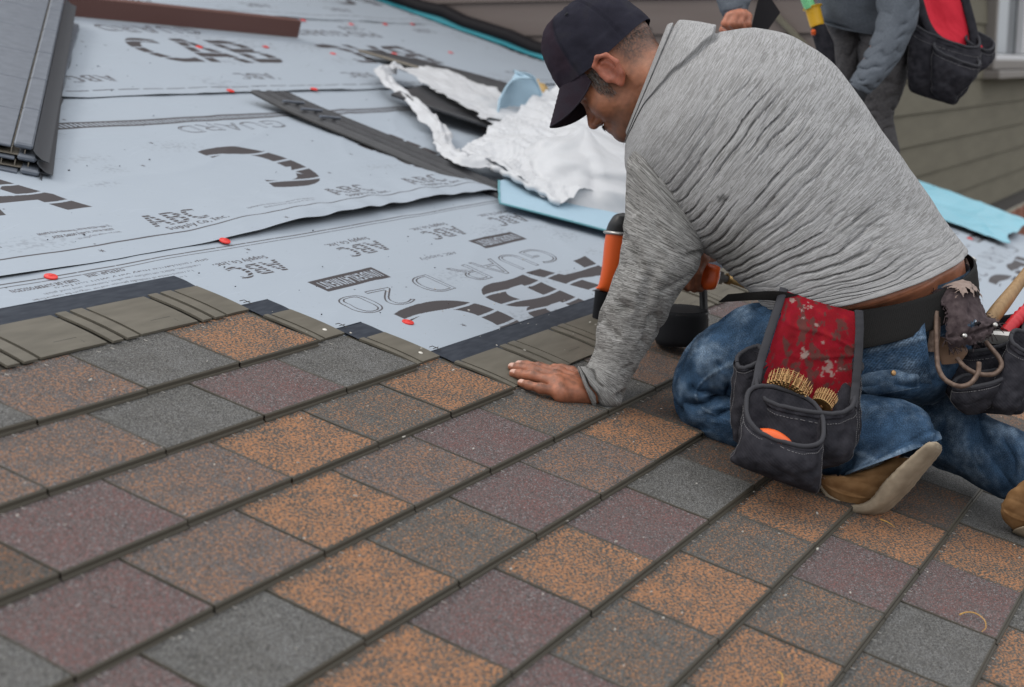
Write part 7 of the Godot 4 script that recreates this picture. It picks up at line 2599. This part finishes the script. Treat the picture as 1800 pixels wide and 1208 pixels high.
# ---------------------------------------------------------------- the second person, standing further along the roof
func build_helper():
	var man = thing("person", "person in blue grey sweater and grey trousers standing behind the roofer, head out of view", "person")
	var F = Field.new()
	F.cap(Vector3(2.5125, 0.6952, 0.4571), 0.075, Vector3(2.4759, 1.0013, 0.4365), 0.10, 0.04)
	F.cap(Vector3(2.4759, 1.0013, 0.4365), 0.12, Vector3(2.4506, 1.194, 0.4187), 0.055, 0.05)
	F.ell(Vector3(2.3911, 1.3022, 0.4143), Vector3(0.08, 0.115, 0.10), Basis(), 0.03)
	F.cap(Vector3(2.4506, 1.194, 0.4187), 0.052, Vector3(2.3911, 1.3022, 0.4143), 0.055, 0.03)
	F.cap(Vector3(2.4759, 1.0013, 0.4365), 0.09, Vector3(2.5004, 1.0807, 0.5363), 0.05, 0.04)
	F.cap(Vector3(2.4759, 1.0013, 0.4365), 0.09, Vector3(2.379, 1.0807, 0.3093), 0.05, 0.04)
	F.cap(Vector3(2.5004, 1.0807, 0.5363), 0.045, Vector3(2.3126, 0.641, 0.5803), 0.030, 0.02)
	F.cap(Vector3(2.3126, 0.641, 0.5803), 0.028, Vector3(2.1751, 0.4627, 0.5255), 0.022, 0.01)
	F.cap(Vector3(2.379, 1.0807, 0.3093), 0.05, Vector3(2.1068, 0.8303, 0.2478), 0.038, 0.03)
	F.cap(Vector3(2.1068, 0.8303, 0.2478), 0.038, Vector3(1.9165, 0.6461, 0.2692), 0.026, 0.02)
	F.cap(Vector3(2.5125, 0.6952, 0.4571) + Vector3(0.03, -0.05, 0.03), 0.04, Vector3(2.4084, 0.3579, 0.5078), 0.025, 0.02)
	F.cap(Vector3(2.5125, 0.6952, 0.4571) + Vector3(-0.02, -0.05, -0.04), 0.04, Vector3(2.448, 0.315, 0.4266), 0.025, 0.02)
	F.cap(Vector3(2.4084, 0.3579, 0.5078), 0.03, Vector3(2.403, -0.1285, 0.545), 0.025, 0.02)
	F.cap(Vector3(2.448, 0.315, 0.4266), 0.03, Vector3(2.3994, -0.1363, 0.4333), 0.025, 0.02)
	var mb = MB.new()
	F.net(mb, 0.016, func(p, n): return skin_tone(p))
	# fist of the arm on the left of the picture
	F = Field.new()
	var p0 = Vector3(1.9173, 0.6348, 0.2754)
	F.cap(Vector3(1.9165, 0.6461, 0.2692), 0.026, p0, 0.026, 0.02)
	for q in [[Vector3(1.8737, 0.6337, 0.2698), Vector3(1.8606, 0.6167, 0.2631), Vector3(1.876, 0.603, 0.2759)], [Vector3(1.8769, 0.6378, 0.2851), Vector3(1.8596, 0.6165, 0.2829), Vector3(1.8825, 0.6015, 0.2887)], [Vector3(1.8892, 0.6379, 0.2972), Vector3(1.8739, 0.6166, 0.2988), Vector3(1.8951, 0.6031, 0.3007)], [Vector3(1.9099, 0.6342, 0.3051), Vector3(1.8973, 0.617, 0.31), Vector3(1.9156, 0.6062, 0.3055)]]:
		F.cap(p0, 0.020, q[0], 0.0120, 0.014)
		F.cap(q[0], 0.0115, q[1], 0.0100, 0.004)
		F.cap(q[1], 0.0100, q[2], 0.0092, 0.003)
	F.cap(p0, 0.018, Vector3(1.9234, 0.6212, 0.2492), 0.012, 0.01)
	F.cap(Vector3(1.9234, 0.6212, 0.2492), 0.012, Vector3(1.8957, 0.6036, 0.2476), 0.0105, 0.004)
	F.cap(Vector3(1.8957, 0.6036, 0.2476), 0.0105, Vector3(1.8816, 0.5947, 0.2681), 0.0092, 0.004)
	F.net(mb, 0.0035, func(p, n): return skin_tone(p, 0.45, 0.06) * 1.15)
	# the other hand, closed in a dark glove, is part of the sleeve line
	part(man, "body", mb.mesh(), M["skin"])
	var sw = MB.new()
	var fold = func(k, amp, nn, seed_):
		return func(s, t, p): return -amp * (1.0 - valley(s * TAU * nn + 1.7 * sin(t + k) + 2.4 * n3(t * 1.1, s * 5.0, seed_), 0.7)) * clampf(0.5 + n3(t * 1.2, s * 6.0, seed_ + 3.0), 0.0, 1.2) + 0.006 * f3(p.x * 8, p.y * 8, p.z * 8)
	loft(sw, [
		[Vector3(2.5033, 0.636, 0.4639), Vector3(0.0669, -0.0118, 0.13), Vector3(0.1123, 0.0377, -0.0309)],
		[Vector3(2.5065, 0.6731, 0.4548), Vector3(0.0673, -0.0095, 0.1298), Vector3(0.1267, 0.0391, -0.0349)],
		[Vector3(2.4986, 0.7729, 0.4426), Vector3(0.0659, -0.0157, 0.1298), Vector3(0.1302, 0.0358, -0.0359)],
		[Vector3(2.4815, 0.9259, 0.4345), Vector3(0.0701, -0.0155, 0.1376), Vector3(0.1335, 0.0344, -0.0369)],
		[Vector3(2.4607, 1.0528, 0.4303), Vector3(0.08, -0.0077, 0.1528), Vector3(0.1319, 0.032, -0.0365)],
		[Vector3(2.4545, 1.1573, 0.4193), Vector3(0.0649, -0.0077, 0.1245), Vector3(0.0975, 0.0269, -0.0273)],
		[Vector3(2.4526, 1.2054, 0.4176), Vector3(0.025, -0.0038, 0.0484), Vector3(0.0587, 0.0186, -0.0165)]
	], 120, 90, fold.call(0.5, 0.010, 6.0, 41.0))
	loft(sw, [
		[Vector3(2.4809, 1.0436, 0.5582), Vector3(0.0286, -0.0038, 0.0551), Vector3(0.0579, 0.0073, -0.0139)],
		[Vector3(2.417, 0.8998, 0.5621), Vector3(0.029, 0, 0.0543), Vector3(0.06, 0.0055, -0.0145)],
		[Vector3(2.3557, 0.758, 0.5701), Vector3(0.0302, 0.0038, 0.0549), Vector3(0.0582, 0.0034, -0.0142)],
		[Vector3(2.3185, 0.6634, 0.5823), Vector3(0.0285, 0.0075, 0.0503), Vector3(0.0563, 0.002, -0.0137)],
		[Vector3(2.2899, 0.6063, 0.5845), Vector3(0.0277, 0.0074, 0.0488), Vector3(0.0524, 0.0011, -0.0128)],
		[Vector3(2.2531, 0.5512, 0.5706), Vector3(0.0261, 0.003, 0.0477), Vector3(0.0485, 0.0004, -0.0121)],
		[Vector3(2.2095, 0.4994, 0.5532), Vector3(0.0208, -0.0044, 0.0408), Vector3(0.0426, -0.0002, -0.011)],
		[Vector3(2.1815, 0.4671, 0.5356), Vector3(0.0133, -0.0132, 0.0303), Vector3(0.0367, -0.0005, -0.0097)],
		[Vector3(2.1712, 0.4524, 0.5225), Vector3(0.0093, -0.0162, 0.0239), Vector3(0.0328, -0.0006, -0.0088)]
	], 110, 180, fold.call(1.2, 0.0085, 11.0, 45.0))
	loft(sw, [
		[Vector3(2.3641, 1.0578, 0.2907), Vector3(0.0095, -0.0306, 0.0303), Vector3(0.0568, 0.0075, -0.0177)],
		[Vector3(2.2078, 0.9323, 0.2655), Vector3(0.0213, -0.0224, 0.049), Vector3(0.0529, 0.0056, -0.0175)],
		[Vector3(2.0905, 0.8287, 0.2612), Vector3(0.0256, -0.0146, 0.0539), Vector3(0.049, 0.004, -0.0168)],
		[Vector3(2.0026, 0.7555, 0.2561), Vector3(0.0267, -0.0036, 0.0514), Vector3(0.0452, 0.0029, -0.0159)],
		[Vector3(1.9453, 0.6974, 0.259), Vector3(0.0243, 0.0021, 0.0446), Vector3(0.0414, 0.002, -0.0148)],
		[Vector3(1.9181, 0.6575, 0.2676), Vector3(0.0185, 0.0028, 0.0335), Vector3(0.0358, 0.0014, -0.0128)],
		[Vector3(1.916, 0.6391, 0.2712), Vector3(0.015, 0.0043, 0.0263), Vector3(0.032, 0.0011, -0.0114)]
	], 80, 110, fold.call(2.2, 0.006, 8.0, 49.0))
	part(man, "sweater", sw.mesh(), M["shirt_blue_grey"])
	var tr = MB.new()
	loft(tr, [
		[Vector3(2.532, 0.6715, 0.5032), Vector3(0.0475, 0.0079, 0.0857), Vector3(0.097, 0.0035, -0.0242)],
		[Vector3(2.4928, 0.5805, 0.5101), Vector3(0.0397, -0.0039, 0.0758), Vector3(0.0921, 0.0013, -0.0231)],
		[Vector3(2.4523, 0.4864, 0.516), Vector3(0.0338, -0.0039, 0.0649), Vector3(0.0824, -0.0007, -0.0207)],
		[Vector3(2.4189, 0.4047, 0.5085), Vector3(0.0288, 0, 0.0539), Vector3(0.0726, -0.002, -0.0185)],
		[Vector3(2.4073, 0.3603, 0.5048), Vector3(0.0281, 0.0023, 0.0516), Vector3(0.0678, -0.0026, -0.0174)],
		[Vector3(2.4104, 0.2833, 0.5204), Vector3(0.0299, 0.0039, 0.0544), Vector3(0.0658, -0.0038, -0.0166)],
		[Vector3(2.4321, 0.1429, 0.5319), Vector3(0.0284, 0, 0.0531), Vector3(0.0628, -0.0057, -0.0156)],
		[Vector3(2.418, -0.0492, 0.5407), Vector3(0.0228, 0, 0.0427), Vector3(0.0529, -0.0073, -0.0131)],
		[Vector3(2.399, -0.1523, 0.5471), Vector3(0.0221, 0, 0.0413), Vector3(0.0527, -0.0087, -0.013)]
	], 110, 200, fold.call(0.2, 0.010, 15.0, 53.0))
	loft(tr, [
		[Vector3(2.5067, 0.6726, 0.3906), Vector3(0.0311, -0.0079, 0.0614), Vector3(0.0963, 0.0035, -0.0268)],
		[Vector3(2.4933, 0.5733, 0.406), Vector3(0.0253, -0.004, 0.0489), Vector3(0.0868, 0.0011, -0.0239)],
		[Vector3(2.4699, 0.458, 0.4093), Vector3(0.0191, 0, 0.0357), Vector3(0.0771, -0.0011, -0.0213)],
		[Vector3(2.4541, 0.3468, 0.4251), Vector3(0.0221, 0, 0.0414), Vector3(0.0675, -0.0028, -0.0184)],
		[Vector3(2.4417, 0.2189, 0.4325), Vector3(0.0229, 0, 0.0429), Vector3(0.0655, -0.0048, -0.0178)],
		[Vector3(2.4221, 0.0253, 0.4316), Vector3(0.0223, 0, 0.0417), Vector3(0.0575, -0.0069, -0.0157)],
		[Vector3(2.3959, -0.1524, 0.4333), Vector3(0.0208, 0, 0.0389), Vector3(0.0524, -0.0086, -0.0144)]
	], 100, 160, fold.call(1.9, 0.008, 9.0, 57.0))
	part(man, "trousers", tr.mesh(), M["trouser_grey"])
	# glove at the end of the near arm
	F = Field.new()
	var g0 = Vector3(2.1751, 0.4627, 0.5255); var g1 = Vector3(2.1575, 0.4304, 0.5166)
	F.cap(g0, 0.030, g1, 0.030, 0.02)
	var dn = (g1 - g0).normalized()
	for k in 4:
		var sd = Vector3(0.45, 0.0, 0.89) * (k - 1.5) * 0.017
		F.cap(g1 + sd * 0.7, 0.012, g1 + sd + dn * 0.030, 0.011, 0.006)
		F.cap(g1 + sd + dn * 0.030, 0.011, g1 + sd * 0.9 + dn * 0.040 + Vector3(-0.012, -0.012, 0.0), 0.010, 0.004)
	F.cap(g1, 0.014, g1 + dn * 0.02 + Vector3(-0.03, 0.0, 0.01), 0.011, 0.006)
	mb = MB.new()
	F.net(mb, 0.005, func(p, n): return Color(0.035, 0.035, 0.045))
	part(man, "glove", mb.mesh(), M["black_worn"])
	for k in 2:
		var a = Vector3(2.403, -0.1285, 0.545) if k == 0 else Vector3(2.3994, -0.1363, 0.4333)
		mb = MB.new()
		var st = []
		for q in [[0.06, 0.030, 0.030, 0.03], [0.02, 0.042, 0.045, 0.0], [-0.05, 0.044, 0.044, -0.015], [-0.12, 0.044, 0.034, -0.025], [-0.17, 0.036, 0.024, -0.035], [-0.19, 0.018, 0.014, -0.04]]:
			st.append([a + Vector3(q[0] * 0.75, -0.035 + q[3] * 0.3 + q[0] * 0.1, -q[0] * 0.5), Vector3(0, 1, 0) * q[2], Vector3(0.55, 0, 0.83) * q[1]])
		loft(mb, st, 40, 40)
		cap_ends(mb, st)
		part(man, "boot", mb.mesh(), M["suede"])
	# his pouch
	var t = thing("tool_pouch", "clean black tool pouch with bright red lining on the standing person", "tool pouch")
	bag(t, "main_pocket", [
		[Vector3(2.4943, 0.6101, 0.6737), Vector3(-0.0385, 0.0346, -0.0861), Vector3(0.0536, 0.0288, -0.0128)],
		[Vector3(2.4707, 0.5408, 0.6794), Vector3(-0.0412, 0.0269, -0.088), Vector3(0.0575, 0.0218, -0.0133)],
		[Vector3(2.4522, 0.4755, 0.6715), Vector3(-0.0387, 0.0154, -0.0786), Vector3(0.0512, 0.0133, -0.0117)],
		[Vector3(2.4483, 0.4307, 0.6609), Vector3(-0.0274, 0.0169, -0.0582), Vector3(0.0304, 0.0055, -0.0069)],
		[Vector3(2.4516, 0.4238, 0.6698), Vector3(-0.0175, 0.0146, -0.0387), Vector3(0.0123, 0.0028, -0.0028)]
	], M["pouch_cloth"], 21.0)
	bag(t, "front_pocket", [
		[Vector3(2.4403, 0.5428, 0.719), Vector3(-0.025, 0.0243, -0.0568), Vector3(0.0418, 0.0154, -0.0093)],
		[Vector3(2.4247, 0.5026, 0.7169), Vector3(-0.0252, 0.019, -0.0548), Vector3(0.0432, 0.012, -0.0095)],
		[Vector3(2.4166, 0.4493, 0.7019), Vector3(-0.017, 0.0114, -0.0365), Vector3(0.0307, 0.0071, -0.0068)],
		[Vector3(2.4209, 0.4225, 0.6994), Vector3(-0.0119, 0.0076, -0.0253), Vector3(0.0123, 0.0028, -0.0027)]
	], M["pouch_cloth"], 24.0)
	bag(t, "side_pocket", [
		[Vector3(2.5761, 0.5791, 0.7529), Vector3(-0.0143, 0.0171, -0.0337), Vector3(0.0415, 0.016, 0.0005)],
		[Vector3(2.5559, 0.5309, 0.7565), Vector3(-0.0161, 0.0062, -0.0326), Vector3(0.0402, 0.0125, -0.0006)],
		[Vector3(2.5289, 0.486, 0.7459), Vector3(-0.0115, -0.0108, -0.0171), Vector3(0.0273, 0.0075, -0.0026)],
		[Vector3(2.5013, 0.4506, 0.7303), Vector3(-0.006, -0.0093, -0.0075), Vector3(0.0111, 0.0029, -0.0008)]
	], M["pouch_cloth"], 27.0)
	var red = cloth_rows([
		[Vector3(2.51, 0.7387, 0.5858), Vector3(2.5356, 0.745, 0.6312), Vector3(2.5838, 0.7523, 0.6751)],
		[Vector3(2.4927, 0.6838, 0.6082), Vector3(2.5232, 0.6887, 0.6524), Vector3(2.5759, 0.6929, 0.6955)],
		[Vector3(2.4758, 0.6232, 0.6338), Vector3(2.5201, 0.6268, 0.672), Vector3(2.5669, 0.6304, 0.7148)],
		[Vector3(2.4771, 0.5831, 0.6634), Vector3(2.5181, 0.5803, 0.6981), Vector3(2.5516, 0.5712, 0.7319)],
		[Vector3(2.4715, 0.5369, 0.6717), Vector3(2.5098, 0.5309, 0.7026), Vector3(2.5437, 0.5247, 0.7362)]
	], 60, 70, Vector3(0.012, 0.0, -0.012), func(u, v): return 0.012 * sin(u * 5.0 + v * 2.0) * (0.4 + 0.6 * v) + 0.004 * f3(u * 3, v * 3, 2.0), func(u, v): return Color(1, 1, 1))
	part(t, "red_lining", red.mesh(), M["red_lining"])
	for k in 2:
		var pts = [Vector3(2.4966, 0.7382, 0.5826), Vector3(2.4734, 0.6832, 0.6048), Vector3(2.4519, 0.6257, 0.6312), Vector3(2.4435, 0.5857, 0.6643), Vector3(2.48, 0.5614, 0.7099), Vector3(2.5232, 0.5493, 0.7418)] if k == 0 else [Vector3(2.5882, 0.7523, 0.6835), Vector3(2.5753, 0.6849, 0.7084), Vector3(2.5625, 0.6271, 0.7297), Vector3(2.5478, 0.5757, 0.7447), Vector3(2.5314, 0.5494, 0.7463)]
		var den = []
		for i in 40: den.append(crom(pts, i / 39.0))
		mb = MB.new()
		mb.tube(den, 0.0125, 10, true, 0.5, Vector3(0.866, -0.19, -0.46))
		part(t, "edge_binding", mb.mesh(), M["pouch_cloth"])
	for k in 3:
		mb = MB.new()
		mb.box([Vector3(2.4966, 0.7382, 0.5826), Vector3(2.4734, 0.6832, 0.6048), Vector3(2.4519, 0.6257, 0.6312), Vector3(2.4435, 0.5857, 0.6643), Vector3(2.48, 0.5614, 0.7099), Vector3(2.5232, 0.5493, 0.7418)][3] + Vector3(0.012, -0.010, -0.03) + Vector3(0.47, -0.14, 0.88) * (k - 1) * 0.022, Vector3(0.006, 0.012, 0.006), 0.001)
		part(t, "bar_tack", mb.mesh(), M["red_lining"])
	mb = MB.new()
	var it = Vector3(2.557, 0.5418, 0.7541)
	mb.box(it, Vector3(0.03, 0.03, 0.025), 0.005, Basis(Vector3.FORWARD, 0.5))
	var item = thing("chalk_bottle", "small white bottle with red cap in the standing person's pouch", "chalk bottle")
	part(item, "bottle", mb.mesh(), M["vinyl"])
	mb = MB.new()
	mb.box(it + Vector3(0.012, 0.02, 0.0), Vector3(0.016, 0.012, 0.014), 0.003, Basis(Vector3.FORWARD, 0.5))
	part(item, "cap", mb.mesh(), M["red_lining"])
	# hatchet handle in its holster on the other hip
	var gr = [Vector3(2.3028, 0.7743, 0.2916), Vector3(2.3079, 0.7177, 0.3243), Vector3(2.3134, 0.6688, 0.3437)]; var ye = [Vector3(2.3219, 0.6721, 0.3475), Vector3(2.3197, 0.6199, 0.3646)]; var ho = [Vector3(2.3299, 0.617, 0.3633), Vector3(2.3304, 0.5678, 0.3844), Vector3(2.3246, 0.4985, 0.4017)]
	var ax = thing("hatchet", "tool with pale green handle and yellow collar in a black holster", "hatchet")
	mb = MB.new()
	mb.tube([gr[0], gr[1], gr[2]], [0.018, 0.021, 0.020], 14, true, 0.8)
	part(ax, "handle", mb.mesh(), M["green_grip"])
	mb = MB.new()
	mb.tube([ye[0], ye[0].lerp(ye[1], 0.06), ye[0].lerp(ye[1], 0.10), ye[0].lerp(ye[1], 0.9), ye[1]], [0.027, 0.027, 0.021, 0.020, 0.018], 16)
	part(ax, "collar", mb.mesh(), M["yellow_plastic"])
	var hs = thing("holster", "slim black holster with orange tab on the standing person's hip", "holster")
	mb = MB.new()
	mb.tube(ho, [0.030, 0.036, 0.026], 14, true, 0.7)
	part(hs, "sheath", mb.mesh(), M["pouch_cloth"])
	mb = MB.new()
	mb.box(Vector3(2.2917, 0.6026, 0.3625), Vector3(0.012, 0.016, 0.012), 0.003, Basis(Vector3.FORWARD, -0.5))
	part(hs, "tab", mb.mesh(), M["orange_plastic"])
	# dark strip of felt hanging from the fist
	var ds = [Vector3(1.9814, 0.7209, 0.317), Vector3(1.9843, 0.6896, 0.3352), Vector3(1.9907, 0.6468, 0.3646), Vector3(1.9703, 0.6069, 0.3427), Vector3(1.9507, 0.5642, 0.3235), Vector3(1.9341, 0.5713, 0.2896), Vector3(1.9512, 0.6155, 0.3035), Vector3(1.9666, 0.6497, 0.3183)]
	mb = MB.new()
	for k in [[0, 1, 6, 7], [1, 2, 3, 6], [6, 3, 4, 5]]:
		mb.quad(ds[k[0]], ds[k[1]], ds[k[2]], ds[k[3]])
		var o = Vector3(0.866, -0.19, -0.46) * 0.004
		mb.quad(ds[k[0]] + o, ds[k[1]] + o, ds[k[2]] + o, ds[k[3]] + o, Vector2(), Vector2(), Vector2(), Vector2(), o)
	single("felt_strip", "dark strip of felt hanging beside the standing person's fist", "felt strip", mb.mesh(), M["felt_back"])


# ---------------------------------------------------------------- litter on the shingles
func build_litter():
	var k = 0
	for pts in [[Vector3(0.5672, -0.3395, 1.1525), Vector3(0.5845, -0.342, 1.1606), Vector3(0.592, -0.3461, 1.1735), Vector3(0.5825, -0.3506, 1.1878), Vector3(0.5601, -0.3527, 1.1947), Vector3(0.5429, -0.3518, 1.1918)], [Vector3(0.1099, -0.2919, 1.001), Vector3(0.1049, -0.2942, 1.0084), Vector3(0.0883, -0.2961, 1.0146), Vector3(0.0739, -0.2966, 1.0161)], [Vector3(0.8119, -0.2798, 0.9625), Vector3(0.8128, -0.2842, 0.9767), Vector3(0.805, -0.2884, 0.9899)]]:
		var mb = MB.new()
		var den = []; var rad = []
		for i in 30:
			var s = i / 29.0
			den.append(crom(pts, s) + Vector3(0, 0.002 + (0.004 * sin(s * PI) if k < 2 else 0.0), 0))
			rad.append(0.0012 * (1.0 - 0.6 * s))
		mb.tube(den, rad, 6)
		single("pine_needle", ["curled yellow pine needle on the plum shingle near the right edge", "curled yellow pine needle on the orange shingle at the bottom edge", "straight pale straw lying beside the kneeling person's boot"][k], "pine needle", mb.mesh(), M["straw"])
		k += 1
	# crumbs of granule, cut plastic and dust
	var r = RandomNumberGenerator.new(); r.seed = 91
	var mb = MB.new()
	for i in 260:
		var a = r.randf_range(-0.5, 2.2); var b = r.randf_range(-0.15, 1.4)
		var s = r.randf_range(0.0005, 0.0016)
		mb.box(R(a, b, 0.0205), Vector3(s * 2.0, s, s * r.randf_range(1.0, 4.0)), 0.0, Basis.from_euler(Vector3(SLOPE, r.randf() * 6.0, 0)))
	var c = single("dust", "pale crumbs and dust scattered over the new shingles", "dust", mb.mesh(), M["tick"])
	c.set_meta("kind", "stuff")
	mb = MB.new()
	for i in 260:
		var a = r.randf_range(-0.3, 3.6); var b = r.randf_range(-2.0, 0.12)
		var s = r.randf_range(0.0006, 0.0018)
		mb.box(R(a, b, 0.0085 if b > -0.47 else 0.0105 if b > -1.38 else 0.016), Vector3(s * r.randf_range(1, 3), s, s * 1.5), 0.0, Basis.from_euler(Vector3(SLOPE, r.randf() * 6.0, 0)))
	c = single("crumbs", "dark crumbs and chips scattered over the grey underlayment", "crumbs", mb.mesh(), M["black_worn"])
	c.set_meta("kind", "stuff")
